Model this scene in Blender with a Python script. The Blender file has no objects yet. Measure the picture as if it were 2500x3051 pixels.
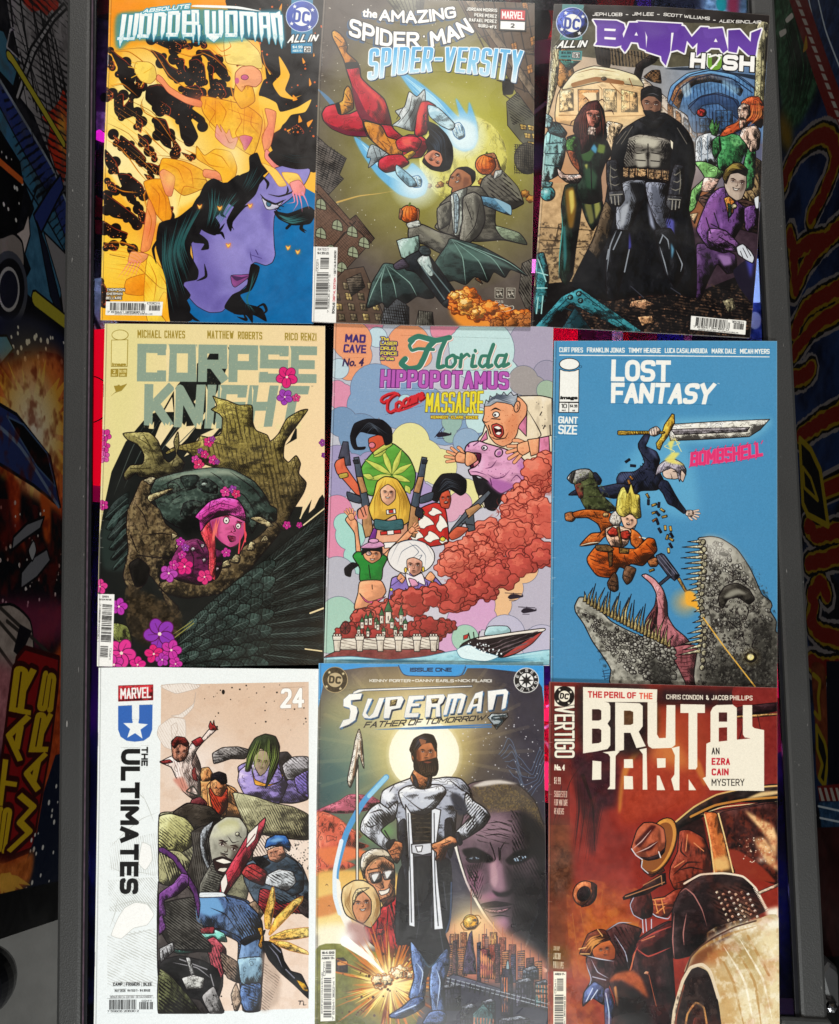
import bpy,bmesh,math,random,re
import numpy as np
from mathutils import Vector,Matrix
from mathutils.geometry import tessellate_polygon

scene=bpy.context.scene
COL=scene.collection
# ------------------------------------------------------------------ camera
FPX,CX,CY=2600.0,1250.0,1525.5  # focal length and centre in photo pixels
TILT,DIST=math.radians(4.2),0.663
cam_d=bpy.data.cameras.new('camera');cam=bpy.data.objects.new('camera',cam_d);COL.objects.link(cam)
cam_d.sensor_fit='HORIZONTAL';cam_d.sensor_width=36;cam_d.lens=36*FPX/2500
cam_d.clip_start=0.01;cam_d.clip_end=50
cam.location=(0,-DIST*math.sin(TILT),DIST*math.cos(TILT));cam.rotation_euler=(TILT,0,0)
scene.camera=cam
# ------------------------------------------------------------------ light
world=bpy.data.worlds.new('World');scene.world=world;world.use_nodes=True
world.node_tree.nodes['Background'].inputs[0].default_value=(0.75,0.85,1,1)
world.node_tree.nodes['Background'].inputs[1].default_value=0.03

def area(name,loc,target,sx,sy,power,colr,spread=180):
    l=bpy.data.lights.new(name,'AREA');l.shape='RECTANGLE';l.size=sx;l.size_y=sy
    l.energy=power;l.color=colr;l.spread=math.radians(spread)
    o=bpy.data.objects.new(name,l);COL.objects.link(o);o.location=loc
    o.rotation_euler=(Vector(target) -Vector(loc)).to_track_quat('-Z','Y').to_euler()
    return o
area('ceiling_light',(0,-2.1,1.75),(0,-.1,0),.6,.6,66,(.97,1,.98))
area('ceiling_light',(0,2.3,1.9),(0,.1,0),.6,.6,66,(1,.96,.90))  # rear lamp added to balance the front one
area('ceiling_light',(-.12,-.40,1.98),(-.03,-.14,0),.10,.40,2.2,(1,.74,.46))
vs=scene.view_settings
vs.view_transform='Standard';vs.look='None';vs.exposure=0;vs.gamma=1;vs.use_curve_mapping=False
scene.cycles.use_denoising=True
scene.cycles.max_bounces=6;scene.cycles.caustics_reflective=False;scene.cycles.caustics_refractive=False

# ------------------------------------------------------------------ photo -> place
ROT=np.array(cam.rotation_euler.to_matrix());LOC=np.array(cam.location)
def rays(p):
    p=np.atleast_2d(np.asarray(p,float))
    return np.stack([(p[:,0] -CX)/FPX,-(p[:,1] -CY)/FPX,-np.ones(len(p))],1) @ ROT.T
def onz(p,z):  # points of a level plane
    d=rays(p);t=(z -LOC[2])/d[:,2];return LOC+d*t[:,None]
def onx(p,x):  # points of an upright side plane
    d=rays(p);t=(x -LOC[0])/d[:,0];return LOC+d*t[:,None]

# ------------------------------------------------------------------ drawing: fills, ink and lettering laid down as pigment
def nums(s):
    if not isinstance(s,str):return np.asarray(s,float)
    return np.array([float(v) for v in re.findall(r'-?\d+\.?\d*',s)]).reshape(-1,2)
def hexc(c):
    if not isinstance(c,str):return np.array(c,float)
    return np.array([int(c[i:i+2],16) for i in (0,2,4)])/255.
TENS=[.31]
def smooth(p,closed=True,n=5,sharp=None):
    N=len(p)
    if N < 3:return p
    if closed:pm,pp=np.roll(p,1,0),np.roll(p,-1,0)
    else:pm,pp=np.vstack([p[:1],p[:-1]]),np.vstack([p[1:],p[-1:]])
    m=(pp -pm)*TENS[0]
    if sharp is not None:m[sharp]=0
    t=np.arange(n)[:,None,None]/n
    q,mq=(np.roll(p,-1,0),np.roll(m,-1,0)) if closed else (p[1:],m[1:])
    a,ma=(p,m) if closed else (p[:-1],m[:-1])
    o=(2*t**3-3*t**2+1)*a+(t**3-2*t**2+t)*ma+(-2*t**3+3*t**2)*q+(t**3-t**2)*mq
    o=o.transpose(1,0,2).reshape(-1,2)
    return o if closed else np.vstack([o,p[-1:]])
def path(s,sm=1,closed=True):
    p=nums(s)
    if not sm:return p
    sh=None
    if isinstance(s,str) and '*' in s:sh=np.array(['*' in t for t in s.split()])
    return smooth(p,closed,5,sh)
def edges(polys):
    a=np.vstack(polys);b=np.vstack([np.roll(p,-1,0) for p in polys]);return a,b
HEX=np.array([[math.cos(i*math.pi/4),-math.sin(i*math.pi/4)] for i in range(8)])
def ribbon(p,w,closed=False,cap=True,joint='o'):
    w=np.broadcast_to(np.asarray(w,float),(len(p),))*.5
    if closed:p=np.vstack([p,p[:1]]);w=np.append(w,w[0])
    d=np.diff(p,axis=0);L=np.hypot(d[:,0],d[:,1]);k=L > 1e-6
    a,b,wa,wb=p[:-1][k],p[1:][k],w[:-1][k],w[1:][k];d=d[k]/L[k][:,None]
    n=np.stack([-d[:,1],d[:,0]],1)
    q=np.stack([a -n*wa[:,None],a+n*wa[:,None],b+n*wb[:,None],b -n*wb[:,None]],1)
    ar=q.reshape(-1,2);br=np.roll(q,-1,1).reshape(-1,2)
    A,B=[ar],[br]
    j=p if cap else p[1:-1];jw=w if cap else w[1:-1]
    if len(j) and joint:
        h=j[:,None,:]+HEX[None]*jw[:,None,None]
        A.append(h.reshape(-1,2));B.append(np.roll(h,-1,1).reshape(-1,2))
    return np.vstack(A),np.vstack(B)
def join(E):return np.vstack([e[0] for e in E]),np.vstack([e[1] for e in E])
def blur(m,r):
    r=int(max(1,r))
    for ax in (0,1):
        for _ in range(2):
            c=np.cumsum(np.pad(m,[(r+1,r) if i == ax else (0,0) for i in (0,1)]),ax)
            n=m.shape[ax]
            m=(np.take(c,np.arange(2*r+1,2*r+1+n),ax) -np.take(c,np.arange(n),ax))/(2*r+1)
    return m
def vnoise(h,w,sc,seed):
    g=np.random.RandomState(seed).rand(int(h/sc)+3,int(w/sc)+3)
    y=np.arange(h)/sc;x=np.arange(w)/sc;yi=y.astype(int);xi=x.astype(int)
    fy=(y-yi)[:,None];fx=(x-xi)[None];fy=fy*fy*(3-2*fy);fx=fx*fx*(3-2*fx)
    a=g[yi][:,xi];b=g[yi][:,xi+1];c=g[yi+1][:,xi];d=g[yi+1][:,xi+1]
    return (a*(1-fx)+b*fx)*(1-fy)+(c*(1-fx)+d*fx)*fy
def fnoise(h,w,sc,seed):
    return vnoise(h,w,sc,seed)*.5+vnoise(h,w,max(sc/2.1,1.01),seed+1)*.3+vnoise(h,w,max(sc/4.3,1.01),seed+2)*.2

class Art:
    """one printed sheet: a picture in the sheet's own plane"""
    def __init__(s,x0,y0,sc,outline,plane=('z',.0025),D=4000,bg='808080'):
        s.x0,s.y0,s.sc,s.plane,s.D=x0,y0,sc,plane,D
        s.outline=nums(outline);w=s.world(s.outline);uv=s.flat(w)
        s.u0,s.v1=uv[:,0].min(),uv[:,1].max()
        s.PW=int((uv[:,0].max()-s.u0)*D)+2;s.PH=int((s.v1-uv[:,1].min())*D)+2
        s.a=np.empty((s.PH,s.PW,3));s.a[:]=hexc(bg)
        c=s.outline.mean(0);q=s.M([c,c+[100,0],c+[0,100]])
        s.k=(np.hypot(*(q[1]-q[0]))+np.hypot(*(q[2]-q[0])))/200
        TENS[0]=.31;s.clip=None;s.parts=[];s.seed=1;s.form=0;s.feather=0
    def world(s,p):
        p=np.array([s.x0,s.y0])+nums(p)/s.sc
        return onz(p,s.plane[1]) if s.plane[0] == 'z' else onx(p,s.plane[1])
    def flat(s,w):
        return w[:,:2] if s.plane[0] == 'z' else w[:,1:3] if s.plane[1] < 0 else np.stack([-w[:,1],w[:,2]],1)
    def M(s,p):
        f=s.flat(s.world(p));return np.stack([(f[:,0]-s.u0)*s.D,(s.v1-f[:,1])*s.D],1)
    def cov(s,E):
        a,b=E
        X0=max(0,int(math.floor(min(a[:,0].min(),1e6))));X1=min(s.PW,int(math.ceil(a[:,0].max()))+1)
        Y0=max(0,int(math.floor(a[:,1].min())));Y1=min(s.PH,int(math.ceil(a[:,1].max()))+1)
        if X1 <= X0 or Y1 <= Y0:return None
        S=4;w=X1-X0;R=(Y1-Y0)*S
        ay=(a[:,1]-Y0)*S;by=(b[:,1]-Y0)*S;sg=np.sign(by-ay)
        r0=np.clip(np.ceil(np.minimum(ay,by)-.5),0,R).astype(int);r1=np.clip(np.ceil(np.maximum(ay,by)-.5),0,R).astype(int)
        n=r1-r0;k=n > 0
        if not k.any():return None
        a,b,ay,by,sg,r0,n=a[k],b[k],ay[k],by[k],sg[k],r0[k],n[k]
        e=np.repeat(np.arange(len(n)),n);r=np.arange(n.sum())-np.repeat(np.cumsum(n)-n,n)+r0[e]
        x=np.clip(a[e,0]+(b[e,0]-a[e,0])*(r+.5-ay[e])/(by-ay)[e]-X0,0,w)
        i=np.floor(x).astype(int);f=x-i;q=r*(w+2)+i;N=R*(w+2)
        acc=np.bincount(q,sg[e]*(1-f),N)[:N]+np.bincount(q+1,sg[e]*f,N)[:N]
        m=np.abs(np.cumsum(acc.reshape(R,w+2),1))[:,:w].clip(0,1).reshape(-1,S,w).mean(1)
        return X0,Y0,m
    def put(s,c,col,al=1.):
        if c is None:return
        X,Y,m=c;h,w=m.shape;m=m*al
        if s.clip is not None:m=m*s.clip[Y:Y+h,X:X+w]
        v=s.a[Y:Y+h,X:X+w];v += (col-v)*m[...,None]
    def setclip(s,p=None,sm=1):
        s.clip=None
        if p is None:return
        z=np.zeros((s.PH,s.PW));c=s.cov(edges([s.M(path(p,sm))]))
        if c:z[c[1]:c[1]+c[2].shape[0],c[0]:c[0]+c[2].shape[1]]=c[2]
        s.clip=z
    # fill a shape
    def F(s,p,col,ink=0,sm=1,g=None,al=1,soft=0,tex=0,ts=20,ic='140d10',part=None,label=None,fm=1):
        q=s.M(path(p,sm));c=s.cov(edges([q]))
        if part:s.parts.append((part,path(p,sm),label))
        if c is None:return
        X,Y,m=c;h,w=m.shape
        if soft:
            r=int(soft*s.k)+1;pad=2*r
            Y0,X0=max(0,Y-pad),max(0,X-pad);Y1,X1=min(s.PH,Y+h+pad),min(s.PW,X+w+pad)
            z=np.zeros((Y1-Y0,X1-X0));z[Y-Y0:Y-Y0+h,X-X0:X-X0+w]=m;m=blur(z,r);X,Y=X0,Y0;h,w=m.shape
        C=hexc(col)
        if g is not None:
            if g[0] == 'r':
                ctr=s.M([(g[1],g[2])])[0];yy,xx=np.mgrid[Y:Y+h,X:X+w]
                t=(np.hypot(xx-ctr[0],yy-ctr[1])/(g[3]*s.k)).clip(0,1)
            else:
                an=math.radians(g[1]);yy,xx=np.mgrid[0:h,0:w];t=xx*math.cos(an)+yy*math.sin(an)
                t=(t-t.min())/max(1e-6,t.max()-t.min())
            t=t[...,None];C=C*(1-t)+hexc(g[-1] if g[0] == 'r' else g[0])*t
        if tex:
            s.seed += 7;n=(fnoise(h,w,max(1.5,ts*s.k),s.seed)-.5)*2*tex;C=np.clip(C+n[...,None]*(.4+C),0,1)
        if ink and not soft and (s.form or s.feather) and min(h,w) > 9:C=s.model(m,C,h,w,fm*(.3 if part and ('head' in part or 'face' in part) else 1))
        s.put((X,Y,m),C,al)
        if ink:s.put(s.cov(ribbon(q,ink*s.k,True)),hexc(ic))
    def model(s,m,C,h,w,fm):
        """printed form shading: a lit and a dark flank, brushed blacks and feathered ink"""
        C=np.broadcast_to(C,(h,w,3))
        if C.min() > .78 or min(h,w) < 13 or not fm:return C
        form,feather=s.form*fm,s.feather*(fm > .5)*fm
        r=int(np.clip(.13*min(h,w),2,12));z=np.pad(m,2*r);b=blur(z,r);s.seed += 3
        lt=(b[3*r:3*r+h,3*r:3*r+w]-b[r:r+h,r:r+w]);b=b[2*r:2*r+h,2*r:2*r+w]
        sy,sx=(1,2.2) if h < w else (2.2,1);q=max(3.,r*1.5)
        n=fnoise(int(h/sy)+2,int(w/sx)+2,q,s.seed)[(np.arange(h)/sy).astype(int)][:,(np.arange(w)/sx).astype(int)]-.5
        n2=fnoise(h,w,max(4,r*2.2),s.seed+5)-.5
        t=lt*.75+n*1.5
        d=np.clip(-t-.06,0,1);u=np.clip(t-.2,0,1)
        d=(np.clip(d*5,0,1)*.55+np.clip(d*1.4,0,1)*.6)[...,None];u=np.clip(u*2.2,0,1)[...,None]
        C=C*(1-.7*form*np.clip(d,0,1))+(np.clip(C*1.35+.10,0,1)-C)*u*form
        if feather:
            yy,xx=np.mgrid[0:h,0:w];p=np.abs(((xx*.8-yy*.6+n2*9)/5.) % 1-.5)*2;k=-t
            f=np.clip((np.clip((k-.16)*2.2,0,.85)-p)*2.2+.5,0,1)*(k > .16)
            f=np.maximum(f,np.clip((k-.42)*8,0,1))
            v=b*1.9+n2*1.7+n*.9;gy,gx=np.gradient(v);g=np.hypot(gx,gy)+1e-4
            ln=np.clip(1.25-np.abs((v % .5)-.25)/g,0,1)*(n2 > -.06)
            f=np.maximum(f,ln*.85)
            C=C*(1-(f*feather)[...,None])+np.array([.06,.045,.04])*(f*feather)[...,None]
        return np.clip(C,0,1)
    # lines
    def L(s,p,w,col='140d10',taper=1,al=1,sm=1,closed=False):
        q=s.M(path(p,sm,closed));n=len(q)
        ww=np.full(n,w*s.k)
        if taper and n > 2:
            t=np.linspace(0,1,n);ww=w*s.k*np.clip((np.sin(t*math.pi) if taper == 1 else 1-t),.12,1)
        s.put(s.cov(ribbon(q,ww,closed)),hexc(col),al)
    def LL(s,t,w,col='140d10',taper=1,al=1):
        for p in t.split('/'):s.L(p,w,col,taper,al)
    def S(s,p1,p2,n,w,col,al=1,jit=.3,taper=1,seed=0):  # strands between two guide lines
        rs=np.random.RandomState(seed+n);a,b=path(p1,1,False),path(p2,1,False)
        tt=np.linspace(0,1,24);r=lambda q:np.stack([np.interp(tt*(len(q)-1),np.arange(len(q)),q[:,i]) for i in (0,1)],1)
        a,b=r(a),r(b);E=[]
        for i in range(n):
            u=(i+.5+rs.uniform(-jit,jit))/n;c=a*(1-u)+b*u
            k0,k1=int(rs.uniform(0,7)),int(rs.uniform(17,24));q=s.M(c[k0:k1])
            ww=w*s.k*rs.uniform(.5,1.3)*(np.clip(np.sin(np.linspace(0,1,len(q))*math.pi),.1,1) if taper else 1)
            E.append(ribbon(q,ww))
        s.put(s.cov(join(E)),hexc(col),al)
    def O(s,x,y,rx,col,ry=None,rot=0,ink=0,**kw):
        t=np.linspace(0,2*math.pi,28,endpoint=False);ry=ry or rx;r=math.radians(rot)
        px,py=rx*np.cos(t),ry*np.sin(t)
        s.F(np.stack([x+px*math.cos(r)-py*math.sin(r),y+px*math.sin(r)+py*math.cos(r)],1),col,ink,0,**kw)
    def G(s,x,y,r,col,al=1,pw=2,ry=None):  # airbrush dot
        c=s.M([(x,y)])[0];R=r*s.k;Ry=(ry or r)*s.k
        X0,X1=max(0,int(c[0]-R)),min(s.PW,int(c[0]+R)+1);Y0,Y1=max(0,int(c[1]-Ry)),min(s.PH,int(c[1]+Ry)+1)
        if X1 <= X0 or Y1 <= Y0:return
        yy,xx=np.mgrid[Y0:Y1,X0:X1];d=np.hypot((xx-c[0])/R,(yy-c[1])/Ry)
        s.put((X0,Y0,(1-d).clip(0,1)**pw),hexc(col),al)
    def H(s,p,ang,step,w,col='140d10',al=1,sm=0,fade=None,seed=0):  # hatching inside a shape
        c=s.cov(edges([s.M(path(p,sm))]))
        if c is None:return
        X,Y,m=c;h,w_=m.shape;an=math.radians(ang);yy,xx=np.mgrid[Y:Y+h,X:X+w_]
        n=fnoise(h,w_,40*s.k+2,seed+int(X))
        u=(xx*math.sin(an)-yy*math.cos(an))/(step*s.k)+n*.5
        v=np.abs((u % 1)-.5)*2
        wid=np.clip(w/step*(3.2*fnoise(h,w_,46*s.k+2,seed+3)-.75),0,1)
        if fade is not None:
            a2=math.radians(fade);t=(xx-X)*math.cos(a2)+(yy-Y)*math.sin(a2);t=(t-t.min())/max(1e-6,np.ptp(t));wid=wid*t*1.6
        aa=2/(step*s.k)
        s.put((X,Y,m*np.clip((wid-v)/aa+.5,0,1)*(wid > .03)),hexc(col),al)
    def N(s,p,col,sc,thr,al=1,sm=1,seed=0,soft=.22):  # mottled patches inside a shape
        c=s.cov(edges([s.M(path(p,sm))]))
        if c is None:return
        X,Y,m=c;h,w=m.shape;n=fnoise(h,w,max(1.5,sc*s.k),seed+int(Y))
        s.put((X,Y,m*np.clip((n-thr)/soft+.5,0,1)),hexc(col),al*.7)
    def dots(s,p,n,r0,r1,col,seed=0,sm=1,al=1):
        q=path(p,sm);rs=np.random.RandomState(seed+n)
        c=s.cov(edges([s.M(q)]))
        if c is None:return
        pts=s.M(np.stack([rs.uniform(q[:,0].min(),q[:,0].max(),n),rs.uniform(q[:,1].min(),q[:,1].max(),n)],1))
        ix=(pts[:,0]-c[0]).astype(int);iy=(pts[:,1]-c[1]).astype(int);h,w=c[2].shape
        ok=(ix >= 0) & (iy >= 0) & (ix < w) & (iy < h);ok[ok]=c[2][iy[ok],ix[ok]] > .5
        pts=pts[ok]
        if not len(pts):return
        hx=pts[:,None]+HEX[None]*(rs.uniform(r0,r1,len(pts))**1*s.k)[:,None,None]
        s.put(s.cov((hx.reshape(-1,2),np.roll(hx,-1,1).reshape(-1,2))),hexc(col),al)
    def cloud(s,p,n,r0,r1,col,ink=3,seed=0,shade=None,hi=None,ic='140d10',al=1):  # puffs along a line
        rs=np.random.RandomState(seed+n*3);q=path(p,1,False)
        for i in range(n):
            t=rs.uniform(0,len(q)-1);j=int(t);b=q[j]*(1-t+j)+q[min(j+1,len(q)-1)]*(t-j)
            x,y=b+rs.uniform(-1,1,2)*r0;r=rs.uniform(r0,r1);m=rs.randint(5,8);ph=rs.uniform(0,6)
            pt=[]
            for k in range(m*3):
                a=ph+k/(m*3)*2*math.pi;rr=r*(.80+.26*abs(math.sin((k/(m*3))*m*math.pi)))
                pt.append((x+rr*math.cos(a),y+rr*.85*math.sin(a)))
            s.F(pt,col,ink,1,ic=ic,al=al)
            if shade:s.F([(x+(u-x)*.8+r*.12,y+(v-y)*.7+r*.22) for u,v in pt],shade,0,1,al=.75)
            if hi:s.F([(x+(u-x)*.45-r*.2,y+(v-y)*.4-r*.3) for u,v in pt],hi,0,1,al=.7)
    def rays_(s,x,y,n,r0,r1,w,col,al=1,seed=0,a0=0,a1=360):
        rs=np.random.RandomState(seed+n);E=[]
        for i in range(n):
            a=math.radians(rs.uniform(a0,a1));i0,i1=r0*rs.uniform(.6,1.3),r1*rs.uniform(.5,1.2)
            q=s.M([(x+i0*math.cos(a),y+i0*math.sin(a)),(x+(i0+i1)/2*math.cos(a),y+(i0+i1)/2*math.sin(a)),(x+i1*math.cos(a),y+i1*math.sin(a))])
            E.append(ribbon(q,np.array([.2,1,.1])*w*s.k*rs.uniform(.4,1.4)))
        s.put(s.cov(join(E)),hexc(col),al)
    # lettering
    def T(s,txt,env,col,w=.16,font='D',out=None,ow=0,sh=None,shc=None,part=None,label=None,rnd=1.6,gap=1.5,al=1,g=None,slant=0,pad=6,space=2.2):
        t,b=env.split('/');t,b=smooth(nums(t),False,8),smooth(nums(b),False,8)
        ln=lambda q:np.hypot(*np.diff(q,axis=0).T).sum()
        W=(ln(t)+ln(b))/2;Hh=(np.hypot(*(t[0]-b[0]))+np.hypot(*(t[-1]-b[-1])))/2
        E,ow0=layout(txt,W,Hh,w,font,rnd,gap,slant,space)
        def arc(q,u):
            d=np.append(0,np.cumsum(np.hypot(*np.diff(q,axis=0).T)));d /= d[-1]
            o=np.stack([np.interp(u,d,q[:,i]) for i in (0,1)],1)
            ex=(u < 0) | (u > 1)
            if ex.any():o[ex] += (q[-1]-q[0])*(u[ex]-u[ex].clip(0,1))[:,None]
            return o
        def wp(q):
            u,v=q[:,0]/W,q[:,1]/Hh
            return s.M(arc(b,u)*(1-v)[:,None]+arc(t,u)*v[:,None])
        A,B=E;mA,mB=wp(A),wp(B);n=len(A)
        def outl(wd):
            d=mB-mA;L=np.hypot(d[:,0],d[:,1]);k=L > .01;a,b2,d=mA[k],mB[k],d[k]/L[k][:,None]
            nn=np.stack([-d[:,1],d[:,0]],1)*wd*.5
            q=np.stack([a-nn,a+nn,b2+nn,b2-nn],1);h=a[:,None]+HEX[None]*wd*.5
            return np.vstack([q.reshape(-1,2),h.reshape(-1,2)]),np.vstack([np.roll(q,-1,1).reshape(-1,2),np.roll(h,-1,1).reshape(-1,2)])
        base=s.cov((mA,mB))
        if sh is not None:
            o=np.array(sh)*s.k;e=outl(max(ow,1)*2*s.k)
            for f in (1,.5):s.put(s.cov((e[0]+o*f,e[1]+o*f)),hexc(shc or '140d10'));s.put(s.cov((mA+o*f,mB+o*f)),hexc(shc or '140d10'))
        if out is not None:s.put(s.cov(outl(ow*2*s.k)),hexc(out));s.put(base,hexc(out))
        C=hexc(col)
        if g is not None and base is not None:
            h=base[2].shape[0];tt=np.linspace(0,1,h)[:,None,None];C=C*(1-tt)+hexc(g)*tt
        if ow0:s.put(s.cov(outl(ow0*2*s.k)),hexc(col),al)
        s.put(base,C,al)
        if part:
            tn,bn=path(env.split('/')[0],1,False),path(env.split('/')[1],1,False)
            pl=np.vstack([tn,bn[::-1]]);c=pl.mean(0);d=pl-c;L=np.hypot(*d.T)
            s.parts.append((part,c+d*(1+pad/L)[:,None],label))
    def box(s,p,part,label=None,sm=0):s.parts.append((part,path(p,sm),label))

GL={'A':'4|00 26 40|1.12 2.92','B':'4|00 06 46~ 43.2~ 03.2|03.2 43.2~ 40~ 00','C':'4|44.6 46~ 06~ 00~ 40~ 41.4','D':'4|00 06 46~ 40~ 00','E':'3.6|3.66 06 00 3.60|03 3.23',
'F':'3.5|3.56 06 00|03 33','G':'4|44.6 46~ 06~ 00~ 40~ 43 2.33','H':'4|00 06|40 46|03 43','I':'0|00 06','J':'3|36 30~ 00~ 01.4','K':'4|00 06|46 02|1.33.3 40','L':'3.4|06 00 3.40',
'M':'5|00 06 2.52 56 50','N':'4.2|00 06 4.20 4.26','O':'4|06~ 46~ 40~ 00~ 06','P':'4|00 06 46~ 42.6~ 02.6','Q':'4|06~ 46~ 40~ 00~ 06|2.51.5 4.2-.4','R':'4|00 06 46~ 42.8~ 02.8|22.8 40',
'S':'4|44.7 46~ 06~ 03~ 43~ 40~ 00~ 01.3','T':'4|06 46|26 20','U':'4|06 00~ 40~ 46','V':'4.2|06 2.10 4.26','W':'6|06 1.50 34.6 4.50 66','X':'4|00 46|06 40','Y':'4.2|06 2.12.8 4.26|2.12.8 2.10',
'Z':'4|06 46 00 40','0':'3.6|06~ 3.66~ 3.60~ 00~ 06','1':'1.2|05 1.26 1.20','2':'3.6|04.8 06~ 3.66~ 3.63.6 00 3.60','3':'3.6|06 3.66~ 3.63.2~ 13.2|13.2 3.63.2~ 3.60~ 00','4':'4|30 36 01.6 41.6',
'5':'3.6|3.66 06 03.4 3.63.4~ 3.60~ 00','6':'3.6|3.46 06~ 00~ 3.60~ 3.63.4~ 03.4','7':'3.6|06 3.66 10','8':'3.6|06~ 3.66~ 3.60~ 00~ 06|03.1 3.63.1','9':'3.6|3.62.6 02.6~ 06~ 3.66~ 3.60~ 00',
'-':'2.4|03 2.43','.':'0|00 00.2','·':'0|02.8 03.2','!':'0|00 00.2|01.8 06','&':'4|40 04.6 16 34.6~ 01.6~ 10~ 30 4.42.4',"'":'0|05 06','+':'2|02 22|11 13','|':'0|0-.4 06.4','$':'4|44.7 45.6~ 05.6~ 03~ 43~ 40.4~ 00.4~ 01.3|2-.5 26.5',
'e':'3.4|02.2 3.42.2 3.44.2~ 04.2~ 00~ 3.40','É':'3.6|3.66 06 00 3.60|03 3.23|1.57 2.57.7',':':'0|01 01.2|04 04.2','/':'2|00 26'}
def glyph(ch):
    w,r=GL[ch].split('|',1);out=[]
    for pl in r.split('|'):
        pts=[]
        for tok in pl.split():
            rd=tok.endswith('~');tok=tok.rstrip('~')
            m=re.match(r'^(\d(?:\.\d)?)(-?\d?\.?\d*)$',tok) if not re.match(r'^\d\d(\.\d)?$',tok) else None
            if m:x,y=float(m.group(1)),float(m.group(2))
            else:x,y=float(tok[0]),float(tok[1:])
            pts.append((x,y,rd))
        out.append(pts)
    return float(w),out
def bez_outline(txt):
    c=bpy.data.curves.new('lettering','FONT');c.body=txt;o=bpy.data.objects.new('lettering',c);COL.objects.link(o)
    bpy.context.view_layer.update();k=o.to_curve(bpy.context.evaluated_depsgraph_get());polys=[]
    for sp in k.splines:
        if sp.type == 'BEZIER':
            b=sp.bezier_points;n=len(b);q=[]
            for i in range(n):
                p0,h0,h1,p1=b[i].co,b[i].handle_right,b[(i+1) % n].handle_left,b[(i+1) % n].co
                for t in (0,.25,.5,.75):q.append(((1-t)**3*p0+3*(1-t)**2*t*h0+3*(1-t)*t*t*h1+t**3*p1)[:2])
        else:q=[pt.co[:2] for pt in sp.points]
        polys.append(np.array(q,float))
    o.to_curve_clear();bpy.data.objects.remove(o);bpy.data.curves.remove(c)
    return polys
def layout(txt,W,H,w,font,rnd,gap,slant,space):
    if font == 'B':  # the built-in face, made bolder by a stroke
        P=bez_outline(txt);al=np.vstack(P);mn,mx=al.min(0),al.max(0)
        P=[(q-mn)/(mx-mn)*[W-w*H,H-w*H]+w*H/2 for q in P]
        return edges(P),w*H/2
    st=min(w*H,.30*W/max(1,sum(.55 if c in "I1.'-!:|" else .5 if c == ' ' else 1 for c in txt)));E=[];adv=[];xs=0;px=0;gp=gap*.07*H;nsp=0;prev=False
    for ch in txt:
        if ch == ' ':px += .12*H;xs += space*.8;prev=False;continue
        g_=glyph(ch)
        if prev:px += gp
        adv.append((g_,xs,px));xs += g_[0];px += st;prev=True
    sx=max((W-px)/max(xs,.1),.012*H);sy=(H-st)/6.
    k_=W/(xs*sx+px)  # squeeze when the strokes alone are too wide
    for gl,x0,off in adv:
        for pl in gl[1]:
            p=np.array([(a*sx+x0*sx+off+st/2,b*sy+st/2) for a,b,_ in pl]);rd=[c for*_,c in pl]
            q=[];n=len(p);cl=n > 2 and np.allclose(p[0],p[-1])
            for i in range(n):
                r=rd[i] or (cl and i in (0,n-1) and rd[0])
                if r and (0 < i < n-1 or cl):
                    a=p[i-1] if i else p[-2];c=p[i+1] if i < n-1 else p[1]
                    la,lc=np.hypot(*(a-p[i])),np.hypot(*(c-p[i]));R=min(rnd*max(sx,st*.5),rnd*sy,la/2,lc/2)
                    u,v=p[i]+(a-p[i])/max(la,1e-6)*R,p[i]+(c-p[i])/max(lc,1e-6)*R
                    for t in (0,.33,.67,1):q.append((1-t)**2*u+2*t*(1-t)*p[i]+t*t*v)
                else:q.append(p[i])
            q=np.array(q)
            if not cl:  # strokes end square, half a stroke on
                for i0,i1 in ((0,1),(-1,-2)):
                    yg=pl[i0][1];dv=q[i0]-q[i1]
                    if yg in (0,6) or abs(dv[1]) < abs(dv[0])*.2:q[i0]=q[i0]+dv/max(1e-6,np.hypot(*dv))*st/2
            e=ribbon(q,st,False,cap=False,joint=None)
            A,B=[e[0]],[e[1]]
            for i in range(len(q)):
                if i in (0,len(q)-1) and not cl:continue
                ax=i and i < len(q)-1 and min(abs(q[i]-q[i-1])) < 1e-3 and min(abs(q[i+1]-q[i])) < 1e-3
                h=np.array([[-1,1],[1,1],[1,-1],[-1,-1.]])*.5*st if ax else HEX*st*.5
                h=q[i]+h;A.append(h);B.append(np.roll(h,-1,0))
            E.append((np.vstack(A),np.vstack(B)))
    A,B=join(E);A,B=A*[k_,1],B*[k_,1]
    if slant:
        A=A+np.stack([A[:,1]*slant,0*A[:,1]],1);B=B+np.stack([B[:,1]*slant,0*B[:,1]],1)
    return (A,B),0
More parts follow.
